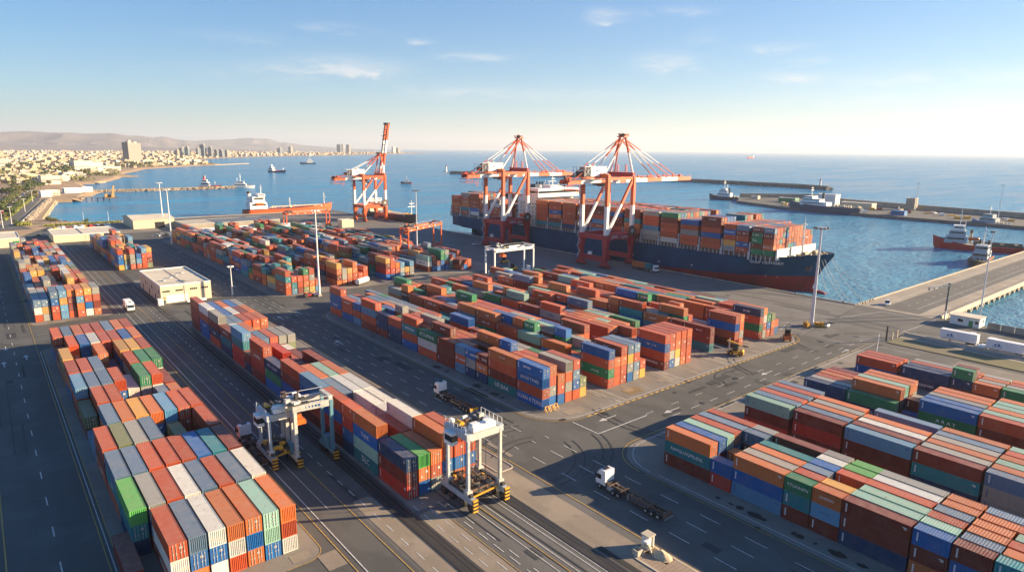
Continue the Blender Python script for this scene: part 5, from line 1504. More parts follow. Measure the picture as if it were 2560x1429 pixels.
# small things on the paving
def clutter(name, label, cat, loc, items, mats_, group=None):
    t = thing(name, label, cat, loc, 0, group)
    for nm, fn, mm in items:
        b = MB(); fn(b); b.build(nm, mm, t)
    return t
def barrier_fn(b):
    for s in (-1,1): b.box(s*.6-.08,s*.6+.08,-.1,.1,0,1.0)
    b.box(-.8,.8,-.12,.12,.55,1.05); b.box(-.8,.8,-.12,.12,.15,.35)
for (x, y, lab, a) in ((228.6,109.6,'yellow barrier left of the tall mast foot, half in shade',20),(226.9,108.6,'yellow barrier with a dark frame beside the mast foot',70),(230.6,106.3,'yellow barrier right behind the tall mast foot',110),(231.9,105.2,'yellow barrier farthest out from the mast foot by the white pump',40)):
    t = thing('barrier', lab, 'barrier', (x,y,.07), R(a), 'yellow barriers at the mast foot')
    b = MB(); b.box(-1.0,1.0,-.5,.5,.1,1.5); b.build('panel', M['yellow'], t)
    b = MB()
    for sx in (-.8,.8):
        for sy in (-.4,.4): b.box(sx-.08,sx+.08,sy-.08,sy+.08,0,1.7)
    b.box(-.6,.6,-.52,.52,.6,1.0); b.build('frame', M['dark_steel'], t)
t = thing('pump_unit', 'small white pump unit on the ground beside the yellow barriers', 'pump', (232.6,103.6,.07))
b = MB(); b.tube((-.7,0,.6),(.7,0,.6),.55,10); b.ball((-.7,0,.6),.55); b.ball((.7,0,.6),.55); b.build('tank', M['white_paint'], t)
b = MB(); b.box(-.9,.9,-.4,.4,0,.12); b.box(-.4,.4,-.3,.3,1.1,1.4); b.build('skid', M['dark_steel'], t)
for i in range(3):
    t = thing('corner_guard', 'yellow corner guards below the near blue stack of the central block', 'guard', (100.4+i*1.5, 108.9+i*.05, .07), 0, 'yellow corner guards')
    b = MB()
    for sx in (-.5,.5): b.box(sx-.07,sx+.07,-.07,.07,0,1.35); b.bar((sx,0,1.2),(sx,-.8,.05),.1,.1)
    b.build('posts', M['yellow'], t); b = MB(); b.box(-.43,.43,-.05,.05,1.15,1.3); b.build('rail', M['yellow'], t)
# heap of gear at the second mast
t = thing('gear_heap', 'blue and orange mooring gear heaped at the foot of the slim mast', 'equipment', (105.2,263.6,.05))
for nm, mm, k in (('drum','blue_paint',5),('frame','hull_tug_red',6),('float','yellow',4),('hose','dark_steel',5)):
    b = MB()
    for q in range(k): c_ = (rnd.uniform(-3.4,2.4), rnd.uniform(-2.2,2.6), .55); b.tube((c_[0]-.7,c_[1],c_[2]),(c_[0]+.7,c_[1]+rnd.uniform(-.6,.6),c_[2]+rnd.uniform(0,.5)),.5,7)
    b.build(nm, M[mm], t)
# concrete kiosk, tripod and rubble on the block-paved island
t = thing('kiosk', 'small white booth with an open side on the block-paved island', 'booth', (76.2,58.2,.14))
b = MB(); b.box(-.7,-.55,-.7,.7,0,2.1); b.box(.55,.7,-.7,.7,0,2.1); b.box(-.55,.55,.55,.7,0,2.1); b.box(-.55,-.1,-.7,-.55,0,2.1); b.build('wall', M['white_paint'], t)
b = MB(); b.box(-.85,.85,-.85,.85,2.1,2.28); b.build('roof', M['concrete_pale'], t)
t = thing('tripod_stand', 'white tripod stand leaning beside the booth on the island', 'stand', (74.9,57.4,.14))
for a in range(4):
    b = MB(); b.bar((0,0,1.7),(cos(a*1.57)*1.3,sin(a*1.57)*1.3,0),.22,.22); b.build('leg', M['concrete_pale'], t)
b = MB(); b.box(-.4,.4,-.4,.4,1.6,1.9); b.build('head', M['white_paint'], t)
t = thing('concrete_trough', 'square concrete trough on the kerb corner of the island', 'trough', (73.3,57.9,.14))
b = MB(); b.box(-.6,.6,-.6,-.42,0,.9); b.box(-.6,.6,.42,.6,0,.9); b.box(-.6,-.42,-.42,.42,0,.9); b.box(.42,.6,-.42,.42,0,.9); b.box(-.42,.42,-.42,.42,0,.3); b.build('shell', M['concrete_pale'], t)
sp_ = MB(); N_ = 16; g_v, g_f = [], []
for j in range(N_+1):
    for i in range(N_+1):
        u, v = i/N_*2-1, j/N_*2-1; r2 = u*u+v*v
        hgt_ = max(0, 1-r2)**1.2*.85+.16*noise.noise(Vector((u*3,v*3,2)))*max(0,1-r2)
        g_v.append((u*1.25, v*2.0, max(0, hgt_)-.01))
for j in range(N_):
    for i in range(N_): o_ = j*(N_+1)+i; g_f.append((o_, o_+1, o_+N_+2, o_+N_+1))
sp_.add(g_v, g_f)
tag(sp_.build('sand_heap', mat('sand heap', (.50,.38,.24), .95, var=.2, scale=2), None, (76.0,55.4,.13)), 'pale heap of sand behind the booth on the island', 'sand heap')

# lighting masts
def mast(label, loc, h, r0=.5, heads=10, ring=1.8, group='tall lighting masts', mm='mast_steel'):
    t = thing('light_mast', label, 'mast', loc, 0, group)
    b = MB(); b.tube((0,0,.8),(0,0,h),r0,10,r0*.42); b.build('pole', M[mm], t)
    b = MB(); b.cbox((0,0,.4),(r0*3.2,r0*3.2,.8)); b.build('base', M['concrete'], t)
    b = MB(); b.tube((0,0,h-.3),(0,0,h),ring*.75,14); b.build('ring', M['grey_steel'], t)
    b = MB()
    for i in range(heads):
        a = 2*pi*i/heads; x, y = cos(a)*ring, sin(a)*ring
        b.cbox((x,y,h-.25),(.75,.75,.5))
    b.build('floodlights', M['dark_steel'] if mm == 'mast_steel' else M['white_paint'], t)
    return t
mast('tall steel lighting mast in front of the ship bow, yellow barriers at its foot', (229.3,107.9,0), 36.0, .66, 9, 2.2)
mast('slim white mast between the central and the distant block', (108.2,261.5,0), 36.5, .5, 6, 1.4, mm='white_paint')
mast('short lamp mast behind the long cream shed', (79.0,283.3,0), 13.0, .3, 5, .9, mm='white_paint')
mast('white mast at the corner of the distant block near the hangar', (100.0-6.6,458.6,0), 35.5, .45, 6, 1.5, mm='white_paint')
mast('white mast standing in front of the hangar by the bay', (112.5,576.0,0), 34, .5, 6, 1.7, mm='white_paint')
mast('grey mast rising behind the red orange gantry near the ship stern', (196.5,328.0,0), 38.5, .5, 8, 1.6)
mast('thin tall lamp pole rising from the water side of the cabin', (300.4,75.6,-3.2), 36.0, .32, 3, .5, group='thin lamp poles')
mast('thin lamp pole on the outer breakwater beside the concrete tower', (789.0,272.0,0), 30, .35, 3, 1.2, group='thin lamp poles')
mast('thin lamp pole on the outer breakwater above the blue tug', (727.0,181.0,0), 34, .35, 3, 1.2, group='thin lamp poles')
for i, (x, y, h_) in enumerate(((18.9,645,14.5),(12.8,627,13),(48,905,12),(34,770,12))):
    t = thing('street_lamp', 'white street lamp beside the coastal road at the bay', 'street lamp', (x,y,0), 0, 'street lamps on the coastal road')
    b = MB(); b.tube((0,0,0),(0,0,h_),.22,7,.12); b.build('pole', M['white_paint'], t)
    b = MB(); b.cbox((.8,0,h_),(1.7,.5,.25)); b.cbox((-.8,0,h_),(1.2,.5,.25)); b.build('lamp_head', M['white_paint'], t)
for x, y, h_ in ((65.8,636,9),(82.3,627.5,9)):
    tag(MB().tube((0,0,0),(0,0,h_),.12,6,.07).build('marker_pole', M['white_paint'], None, (x,y,0)), 'thin white pole on the sandy shore of the bay', 'pole', 'thin poles on the bay shore')
# barrier arm gate at the root of the pier
t = thing('boom_gate', 'dark boom gate post with a long overhead arm at the pier entrance', 'gate', (280.6,81.6,0))
b = MB(); b.box(-.25,.25,-.25,.25,3.2,13.4); b.box(-.4,.4,-.4,.4,13.4,13.9); b.build('post', M['car_dark'], t)
b = MB(); b.box(-.22,.22,-.22,.22,0,3.2); b.build('post_foot', M['white_paint'], t)
b = MB(); b.bar((-.3,0,13.2),(-17.0,1.5,13.9),.35,.5); b.bar((0,0,13.6),(-6,.5,14.0),.14,.14)
for k in (4,8,12,16): b.cbox((-k,k*.09,13.2),(.4,.4,.5))
b.build('arm', M['hull_navy'], t)
t = thing('post', 'short black post beside the low wall near the trailers', 'post', (230.4,82.9,.05)); b = MB(); b.tube((0,0,0),(0,0,5.0),.28,8,.24); b.build('shaft', M['black_paint'], t); b = MB(); b.cbox((.2,0,5.1),(.7,.5,.25)); b.build('cap', M['black_paint'], t)
# ---------------------------------------------------------------- buildings in and round the port
def wall_block(t, x0, x1, y0, y1, z1, wm, rm, parapet=.35, name='wall'):
    b = MB(); b.box(x0,x1,y0,y1,0,z1); w = b.build(name, wm, t)
    r = MB(); r.box(x0+.3,x1-.3,y0+.3,y1-.3,z1,z1+.06); rr = r.build('roof', rm, t)
    p = MB()
    if parapet:
        p.box(x0,x1,y0,y0+.28,z1,z1+parapet); p.box(x0,x1,y1-.28,y1,z1,z1+parapet); p.box(x0,x0+.28,y0+.28,y1-.28,z1,z1+parapet); p.box(x1-.28,x1,y0+.28,y1-.28,z1,z1+parapet)
        p.build('parapet', M['white_wall'], rr)
    return w, rr
def opening(w, x0, x1, y0, y1, z0, z1, m, name='window'):
    return MB().box(x0,x1,y0,y1,z0,z1).build(name, m, w)
t = thing('shed', 'long cream shed with a flat roof between the rail lanes and the road', 'shed', (0,0,.02)); t.location = (61.9, 305, .02)
w, r = wall_block(t, -9.6, 9.4, -19.5, 22.5, 6.9, M['sand_wall'], M['sand_roof'], .5)
for k, x in enumerate((-8.0,-3.2,2.2,6.4)):
    for q in range(4): opening(w, x+q*.72-.9, x+q*.72-.35, -19.56, -19.5, 4.5, 5.2, M['glass'])
opening(w, -7.6, 0.2, -19.56, -19.5, .1, 3.2, M['white_wall'], 'roller_door'); opening(w, 1.6, 5.4, -19.56, -19.5, .1, 3.2, M['sand_wall'], 'roller_door')
opening(w, -8.8, -8.0, -19.55, -19.5, .05, 1.5, M['car_dark'], 'door'); opening(w, -8.9,-7.9,-19.55,-19.5,1.9,2.5,M['machine_orange'],'sign_board')
for k in range(6): opening(w, -9.66, -9.6, -16+k*6.2, -14.8+k*6.2, .1 if k % 2 else 3.6, 2.6 if k % 2 else 5.0, M['car_dark'], 'door' if k % 2 else 'window')
for k in range(9): opening(w, -9.64, -9.6, -17+k*4.6, -16.8+k*4.6, .2, 6.6, M['concrete'], 'pilaster')
rb = MB()
for k in range(5): rb.box(-9, 9, -15+k*8.4, -14.8+k*8.4, 6.97, 7.08)
rb.box(-.1,.1,-19,22,6.97,7.1); rb.build('roof_seams', M['concrete'], r)
rb = MB()
for k in range(4): rb.box(-6+k*3.4,-5+k*3.4,-8+k*5,-7+k*5,6.97,7.7)
rb.build('roof_vents', M['grey_steel'], r)
opening(w, -1.0, -.6, -19.6, -19.5, .1, 6.6, M['concrete'], 'downpipe')
t = thing('canopy', 'low white curved canopy in front of the cream shed', 'canopy', (63.8,279.2,.02)); b = MB(); b.prism_x([(-1.4,1.1),(-.7,1.7),(.7,1.7),(1.4,1.1)],-3.6,3.6); b.build('cover', M['white_wall'], t); b = MB()
for x in (-3,-1,1,3): b.box(x-.1,x+.1,-1,-.8,0,1.2); b.box(x-.1,x+.1,.8,1,0,1.2)
b.build('posts', M['dark_steel'], t)
t = thing('sign', 'dark green sign board on a pole beside the narrow block', 'sign', (61.4,264.0,.02)); b = MB(); b.tube((0,0,0),(0,0,4.2),.12,6); b.build('pole', M['car_dark'], t); b = MB(); b.box(-.7,.7,-.08,.08,2.6,4.6); b.build('board', M['car_dark'], t)
t = thing('hut', 'small white hut at the corner of the cream shed', 'hut', (51.6,283.6,.02)); b = MB(); b.box(-.9,.9,-.9,.9,0,2.4); b.build('wall', M['white_wall'], t); b = MB(); b.box(-1.05,1.05,-1.05,1.05,2.4,2.6); b.build('roof', M['white_wall'], t)

t = thing('warehouse', 'wide low warehouse with a pale flat roof behind the west containers', 'warehouse', (55.5,536,0))
w, r = wall_block(t, -20.3, 17.4, -25.5, 14.5, 4.6, M['sand_wall'], M['sand_roof'], .3)
opening(w, -3,-2.7,-25.56,-25.5,.1,4.4,M['concrete'],'pilaster'); opening(w, 6,9,-25.6,-25.5,.1,1.9,M['machine_orange'],'door'); opening(w, 3,5.6,-25.6,-25.5,.1,2.0,M['car_dark'],'door')
MB().box(-4,-3.6,-24,13,4.68,4.9).build('roof_seams', M['concrete'], r)
t = thing('warehouse', 'cream warehouse cut by the picture edge behind the west containers', 'warehouse', (-2,518,0))
w, r = wall_block(t, -30, 19.6, -14.5, 22, 5.6, M['sand_wall'], M['sand_roof'], .3)
opening(w, 16,19.2,-14.56,-14.5,2.6,3.9,M['green_paint']); opening(w, 4,4.4,-14.56,-14.5,.1,5.2,M['concrete'],'pilaster')
t = thing('hangar', 'cream hangar with a dark open doorway beside the bay', 'hangar', (101,576,0))
b = MB(); b.prism_x([(-13,0),(30,0),(30,6.6),(8.5,8.6),(-13,6.6)], -11.5, 17); w = b.build('wall', M['sand_wall'], t)
b = MB(); b.prism_x([(-13.4,6.62),(8.5,8.64),(30.4,6.62),(30.4,6.9),(8.5,8.95),(-13.4,6.9)], -12, 17.5); b.build('roof', M['sand_roof'], t)
opening(w, 3.2,10.0,-13.1,-13.0,.05,4.6,M['black_paint'],'doorway'); opening(w, -11.6,-11.5,-8,18,1.0,1.2,M['concrete'],'ledge')
t = thing('depot', 'long low white roofed depot behind the distant stacks', 'depot', (160,498,0))
wall_block(t, -38, 30, -14, 4, 4.2, M['white_wall'], M['white_roof'], .2)
t = thing('depot', 'grey roofed open depot behind the white one near the tanker', 'depot', (150,548,0))
w, r = wall_block(t, -32, 40, -16, 16, 4.4, M['concrete'], mat('grey sheet roof', (.14,.15,.17), .7, var=.1, scale=.1), .15)
MB().box(-31,-10,-15,15,4.48,4.5).build('roof_patch', M['concrete_pale'], r)
t = thing('tank_tent', 'round white tent roof behind the small orange gantry', 'tent', (195,489,0)); b = MB(); b.tube((0,0,0),(0,0,3.4),11,20); b.build('wall', M['white_wall'], t); b = MB(); b.tube((0,0,3.4),(0,0,5.4),11.4,20,1.5); b.build('roof', M['white_roof'], t)
t = thing('hall', 'small cream machinery hall behind the stacks beside the gantry', 'hall', (226,486,0)); wall_block(t,-5,5,-4,4,6,M['sand_wall'],M['sand_roof'],.2)

# cabin, walls and trailers' strip on the right
t = thing('cabin', 'white gatehouse cabin with a green door at the pier root', 'cabin', (278.6,73.6,0))
b = MB(); b.box(-3.3,3.0,-4.6,4.8,0,3.2); w = b.build('wall', M['white_wall'], t)
b = MB(); b.box(-3.6,3.3,-4.9,5.1,3.2,3.5); b.build('roof', M['sand_roof'], t)
opening(w, -3.36,-3.3,.6,2.2,1.3,2.3,M['glass']); opening(w, -3.36,-3.3,-2.6,-1.3,.05,2.2,M['green_paint'],'door'); opening(w, -3.36,-3.3,-4.2,-3.2,1.3,2.3,M['glass']); opening(w, .2,1.3,-4.66,-4.6,1.3,2.4,M['glass']); opening(w, -1.8,-.6,-4.66,-4.6,.05,2.2,M['white_paint'],'door')
t = thing('wall', 'grey concrete panel wall along the water beside the cabin', 'wall', (277.4,40,0))
for k in range(24): MB().box(-.12,.12,27.0-k*4.1-3.9,27.0-k*4.1,0,2.3).build('panel', M['concrete'], t)
t = thing('retaining_wall', 'long pale low wall sloping past the parked trailers', 'wall', (243.6,20,0))
b = MB(); b.box(-.3,.3,-110,62,0,1.1); b.build('coping', M['concrete_pale'], t)
b = MB(); b.box(-2.6,-.32,-110,62,.3,.42); b.box(-4.8,-2.62,-110,62,.05,.2); b.build('drain_apron', M['concrete'], t)
sheet('verge', ground_mat('weedy verge', (.20,.17,.11), (.13,.13,.055), (.10,.09,.05), streak=(.3,.05)), [(229,-120),(238.6,-120),(238.6,82),(229,82)], .2)
tag(MB().box(248.6,249.2,-120,64,.0,.25).build('kerb', M['concrete_pale']), kind='structure')
t = thing('gate_frame', 'cream gate frame standing at the end of the low wall', 'gate', (236.4,82.6,0)); b = MB(); b.box(-2.2,-1.9,-.2,.2,0,2.6); b.box(1.9,2.2,-.2,.2,0,2.6); b.build('posts', M['sand_wall'], t); b = MB(); b.bar((2.2,0,.4),(4.8,-1.2,2.8),.25,.25); b.build('brace', M['sand_wall'], t)
for (x,y,lab) in ((256.8,66.0,'white van parked beyond the emblem trailer'),(254.8,59.6,'second white van beside the trailers, dark windscreen')): car(lab,(x,y,.05),R(90),'car_white',5.2,2.1,'vans behind the trailers','parked_van','van')
car('low white car parked between the two trailers',(246.6,60.2,.05),R(0),'car_white',3.6,1.5)
t = thing('generator', 'small white generator unit between the two trailers', 'generator', (244.4,59.8,.05)); b = MB(); b.box(-.8,.8,-.9,.9,.3,1.7); b.build('housing', M['white_paint'], t); b = MB(); b.box(-.9,.9,-1,1,0,.3); b.build('skid', M['dark_steel'], t)

# pier with piled side
pier = thing('pier', 'long concrete pier running out on piles with a two-lane road', 'pier', (280,98,0))
b = MB(); b.box(-2.4,262,-15,15,-1.4,.045); b.build('deck', PIERTOP, pier)
b = MB(); b.box(0.5,262,-7.6,6.0,.045,.052); b.build('road_lane', ASPH2, pier)
b = MB(); b.box(1,262,-15.4,-14.6,-1.0,1.0); b.build('parapet', M['concrete_pale'], pier)
b = MB(); b.box(-1,262,14.6,15.3,-1.2,.4); b.build('edge_beam', M['concrete_pale'], pier)
for k in range(34):
    x = 6+k*7.6
    b = MB(); b.box(x-.5,x+.5,-15.2,-13.0,-7,-1.42); b.box(x-1.6,x+1.6,-15.2,-13.0,-2.2,-1.43); b.box(x-.5,x+.5,10,14.8,-7,-1.42); b.build('pile', M['concrete_pale'], pier)
b = MB(); b.box(8,262,-12.8,9.5,-7,-1.6); b.build('inner_wall', M['rock_dark'], pier)
for k in range(12):
    tag(link('quay_fender', fm, None, (292+k*19,113.5,-1.0)), 'black fender on the pier edge above the harbour water', 'fender', 'fenders on the pier edge').rotation_euler = (0,0,pi/2)
for k, (x, c) in enumerate(((281.5,'dark_steel'),(284,'dark_steel'),(288.5,'yellow'),(291.5,'dark_steel'))):
    tag(link('bollard', bmesh_b, None, (x,112.1,.06)), 'squat mooring bollard at the pier corner below the ship ropes', 'bollard', 'bollards at the pier corner')

# ---------------------------------------------------------------- breakwaters, jetty, lighthouses
def rubble(mb, pts, w, z0, z1, n, s=(.8,1.8)):
    for a, c in zip(pts[:-1], pts[1:]):
        a, c = Vector((*a,0)), Vector((*c,0)); L = (c-a).length; d = (c-a)/L; nx = Vector((-d.y,d.x,0))
        for k in range(int(n*L/100)):
            side = rnd.choice((-1,1)); f = rnd.random(); p = a.lerp(c, rnd.random())+nx*side*(w/2+f*(z1-z0)*1.2)
            z = z1-f*(z1-z0); r_ = rnd.uniform(*s)
            mb.ball((p.x,p.y,z-r_*.4), r_, n=5, k=3, sz=.8)
def strip(mb, pts, w, z0, z1):
    for a, c in zip(pts[:-1], pts[1:]): mb.bar((*a,(z0+z1)/2),(*c,(z0+z1)/2),w,z1-z0)
def breakwater(label, pts, w, z1, rm, cm, wall=None, n=260, s=(1.0,2.2)):
    t = thing('breakwater', label, 'breakwater', (pts[0][0],pts[0][1],0)); o = Vector((pts[0][0],pts[0][1]))
    q = [(x-o.x,y-o.y) for x,y in pts]
    b = MB(); strip(b, q, w, -6, z1); b.build('causeway', M[cm], t)
    b = MB(); rubble(b, q, w, -4, z1, n, s); x = b.build('rock_armour', M[rm], t); x['kind'] = 'stuff'
    if wall:
        b = MB(); off, ww, zz = wall
        for a, c in zip(q[:-1], q[1:]):
            d = Vector((c[0]-a[0],c[1]-a[1])).normalized(); nv = Vector((-d.y,d.x))*off
            b.bar((a[0]+nv.x,a[1]+nv.y,z1+zz/2),(c[0]+nv.x,c[1]+nv.y,z1+zz/2),ww,zz)
        b.build('parapet_wall', M['concrete'], t)
    return t
breakwater('straight pale rock breakwater crossing the bay to the moored red tug', [(126,1094),(200,1092),(290,1092),(352,1106)], 7, .6, 'rock', 'rock', n=300, s=(.9,1.8))
breakwater('long dark outer breakwater with a lighthouse on its end', [(1150,536),(1172,600),(1180,800),(1110,1180),(985,1462)], 12, 2.2, 'rock_dark', 'rock_dark', (0,4,2.0), n=200, s=(1.2,2.6))
# inner mole with quay road and high parapet
mole = thing('mole', 'broad outer mole with a high parapet wall and moored vessels', 'breakwater', (760,300,0))
mp_ = [(752,466),(820,502),(893,441),(838,366),(815,278),(797,176),(790,60),(788,-160),(690,-160),(699,60),(704,156),(705,252),(709,296),(713,374)]
b = MB(); b.prism([(x-760,y-300) for x,y in mp_], -7, -.1); b.build('base', M['rock_dark'], mole)
b = MB(); b.prism([(x-760,y-300) for x,y in mp_], -.1, .0); b.build('deck', ASPH2, mole)
b = MB()
for a, c in zip(mp_[1:7], mp_[2:8]): b.bar((a[0]-762,a[1]-300,2.6),(c[0]-762,c[1]-300,2.6),3.2,5.2)
b.build('parapet_wall', M['concrete'], mole)
b = MB(); rubble(b, [(x-760+4,y-300) for x,y in mp_[1:8]], 8, -4, 1.5, 130, (1.4,2.8)); x = b.build('rock_armour', M['rock_dark'], mole); x['kind'] = 'stuff'
for (x,y,lab,wd,dp,hh,wm,rm) in ((800,280,'square concrete tower on the mole below the thin lamp pole',9,9,13,'concrete','concrete'),(775,326,'long flat cream shed on the mole behind the blue barge',12,34,6,'sand_wall','sand_roof'),
        (800,372,'tall white shed on the mole behind the moored white ship',12,22,12,'white_wall','white_roof'),(792,418,'dark green store on the mole beyond the moored white ship',10,22,5,'green_paint','concrete'),(803,470,'small cream hut near the tip of the mole',6,10,4,'sand_wall','sand_roof')):
    t = thing('mole_building', lab, 'building', (x,y,0)); wall_block(t,-wd/2,wd/2,-dp/2,dp/2,hh,M[wm],M[rm],.3)
for k in range(30):
    x, y = rnd.uniform(722,780), rnd.uniform(175,420)
    if not (abs(x-775) < 10 and abs(y-326) < 22):
        c_ = rnd.choice(('car_white','car_dark','sand_wall','car_red','yellow'))
        t = thing('stored_equipment', 'small dark and pale equipment stored on the deck of the mole', 'equipment', (x,y,0), rnd.random()*3, 'equipment stored on the mole')
        b = MB(); b.box(-1.6,1.6,-2.6,2.6,.3,rnd.uniform(1.2,2.8)); b.build('housing', M[c_], t); b = MB(); b.box(-1.7,1.7,-2.7,2.7,0,.3); b.build('skid', M['dark_steel'], t)
def lighthouse(label, loc, h):
    t = thing('lighthouse', label, 'lighthouse', loc)
    b = MB(); b.tube((0,0,0),(0,0,h*.8),h*.16,12,h*.11); b.build('tower', M['white_wall'], t)
    b = MB(); b.tube((0,0,h*.8),(0,0,h*.84),h*.18,12); b.tube((0,0,h*.95),(0,0,h),h*.13,12,.1); b.build('gallery', M['hull_tug_red'], t)
    b = MB(); b.tube((0,0,h*.84),(0,0,h*.95),h*.09,10); b.build('lantern', M['glass'], t)
    b = MB(); b.cbox((0,0,-.8),(h*.7,h*.7,2)); b.build('base', M['concrete'], t)
lighthouse('white lighthouse on the end of the long outer breakwater', (1158,556,2.6), 13)
lighthouse('distant white beacon where the outer breakwater ends in open sea', (975,1470,2.6), 17)
# jetty in the bay
t = thing('jetty', 'thin jetty with a rusty loading tower reaching into the bay', 'jetty', (92,962,0))
b = MB(); b.bar((0,-2,.2),(34,-36,.2),4,.8); b.build('walkway', M['concrete_pale'], t)
b = MB()
for k in range(6): b.tube((6+k*5.4,-8-k*5.4,-4),(6+k*5.4,-8-k*5.4,0),.5,6)
b.build('pile', M['dark_steel'], t)
b = MB(); b.cbox((34,-38,.4),(14,10,1.4)); b.build('platform', M['rust_steel'], t)
b = MB(); b.bar((36,-40,1),(38,-40,15),3.6,3.6,0,1.2,1.2); b.cbox((30,-37,3),(4,4,4)); b.cbox((34,-36,2.4),(3,5,3)); b.build('loading_tower', mat('ochre steel', (.42,.25,.10), .8, var=.3, scale=.4), t)

# ---------------------------------------------------------------- vessels
def vessel(name, label, cat, loc, heading, L, B, fb, hullm, blocks, bow_rise=1.6, deckm='deck_grey', masts=(), funnels=(), extra=(), group=None, boot='hull_red', fender=False, stern=.85, full=.55):
    """local +Y is the bow; loc is on the water; blocks are (y0,y1,width,z0,z1,material,windows)"""
    t = thing(name, label, cat, loc, heading, group)
    n = 18; lv = [(-2.0,.78),(0,.92),(fb*.35,.96),(fb,1.0)]
    vs, fs, ms = [], [], []
    def hb(y, k):
        u = (y+L/2)/L
        f = 1.0
        if u > full: f = max(0, 1-((u-full)/(1-full))**(1.9+.5*k/3))
        if u < .12: f = min(f, stern+(1-stern)*u/.12)
        return B/2*f*lv[k][1]
    def zz(y, k):
        u = (y+L/2)/L; z = lv[k][0]
        return z+(bow_rise*max(0,(u-full*.9)/(1-full*.9))**1.6 if k == 3 else 0)
    def yy(i, k): y = -L/2+L*i/n; return y-(L*.05*(3-k)/3)*max(0,(i/n-.7)/.3)
    mb = MB(); v2 = []
    for s in (-1,1):
        o = len(mb.v)
        for k in range(4):
            for i in range(n+1): y = -L/2+L*i/n; mb.v.append((s*hb(y,k), yy(i,k), zz(y,k)))
        for k in range(3):
            for i in range(n):
                f = (o+k*(n+1)+i, o+k*(n+1)+i+1, o+(k+1)*(n+1)+i+1, o+(k+1)*(n+1)+i)
                mb.f.append(f if s > 0 else f[::-1]); mb.m.append(1 if k < 1 else 0)
    q = (n+1)*4
    for k in range(3): mb.f.append((k*(n+1), q+k*(n+1), q+(k+1)*(n+1), (k+1)*(n+1))); mb.m.append(0)
    h = mb.build('hull', [M[hullm], M[boot]], t)
    for p in h.data.polygons: p.use_smooth = True
    d = MB()
    for i in range(n):
        y0, y1 = -L/2+L*i/n, -L/2+L*(i+1)/n
        d.quad((-hb(y0,3)*.97,yy(i,3),zz(y0,3)-.35),(hb(y0,3)*.97,yy(i,3),zz(y0,3)-.35),(hb(y1,3)*.97,yy(i+1,3),zz(y1,3)-.35),(-hb(y1,3)*.97,yy(i+1,3),zz(y1,3)-.35))
    d.build('deck', M[deckm], t)
    sup = None
    for (y0,y1,w_,z0,z1,m_,wins) in blocks:
        b = MB(); b.prism_x([(y0,z0),(y1,z0),(y1-(z1-z0)*.12,z1),(y0,z1)], -w_/2, w_/2); s_ = b.build('superstructure' if sup is None else 'deckhouse', M[m_], t if sup is None else sup)
        sup = sup or s_
        if wins:
            b = MB(); zc = z0+(z1-z0)*.52; b.box(-w_/2-.04,w_/2+.04,y0+(y1-y0)*.12,y1-(z1-z0)*.3,zc,zc+(z1-z0)*.26); b.box(-w_/2*.9,w_/2*.9,y1-.35*(z1-z0)*.3,y1+.02,zc,zc+(z1-z0)*.26); b.build('windows', M['glass'], s_)
    for (y,z0,z1,r_) in masts:
        b = MB(); b.tube((0,y,z0),(0,y,z1),r_,6,r_*.5); b.cbox((0,y,z0+(z1-z0)*.6),(r_*14,r_*1.4,r_*1.2)); b.cbox((0,y,z0+(z1-z0)*.8),(r_*9,r_*1.4,r_*1.2)); b.build('mast', M['white_paint'], t)
    for (x,y,z0,z1,r_,m_) in funnels:
        b = MB(); b.tube((x,y,z0),(x,y,z1),r_,10,r_*.9,0); b.tube((x,y,z1),(x,y,z1+(z1-z0)*.22),r_*.92,10,r_*.88,1); b.build('funnel', [M[m_],M['black_paint']], t)
    for (nm,fn,m_) in extra:
        b = MB(); fn(b); b.build(nm, M[m_], t)
    if fender:
        b = MB()
        for i in range(n):
            y0, y1 = -L/2+L*i/n, -L/2+L*(i+1)/n
            for s in (-1,1): b.bar((s*hb(y0,3),yy(i,3),zz(y0,3)-.25),(s*hb(y1,3),yy(i+1,3),zz(y1,3)-.25),.5,.6)
        b.build('rubber_fender', M['rubber'], t)
    return t
def clut(k, x, y0, y1, z, s):
    def fn(b):
        for q in range(k): b.cbox((rnd.uniform(-x,x), rnd.uniform(y0,y1), z+rnd.random()*s*.8), (rnd.uniform(.3,1)*s*2,rnd.uniform(.3,1)*s*2,rnd.uniform(.4,1)*s*2))
    return fn
def pipes(L, z):
    def fn(b):
        for x in (-1.8,-.6,.6,1.8): b.tube((x,-L*.2,z),(x,L*.36,z),.28,6)
        for k in range(9): b.box(-4.6,4.6,-L*.18+k*L*.065-.15,-L*.18+k*L*.065+.15,z-.6,z-.1)
    return fn
W0 = -3.0
tk = vessel('tanker', 'bright orange tanker with white aft bridge moored at the end of the quay', 'ship', (243,650,W0), R(-90), 90, 15, 5.4, 'hull_orange',
  [(-41,-24,13,6.0,12.5,'white_paint',True),(-38,-26,11.5,12.5,18.0,'white_paint',True),(-33,-26,14,18.0,20.6,'white_paint',True)], 3.6, 'deck_red',
  masts=((-28,20.6,29,.45),(0,6,16,.45),(36,8,20,.5)), funnels=((0,-39.5,12.5,21,2.2,'white_paint'),), extra=(('deck_pipes',pipes(90,7.4),'sand_wall'),('lifeboat',lambda b:(b.tube((6.4,-35,11),(6.4,-29,11),1.2,8),b.ball((6.4,-35,11),1.2),b.ball((6.4,-29,11),1.2)),'machine_orange'),('deck_gear',clut(26,5,-20,38,6.6,.9),'sand_wall')))
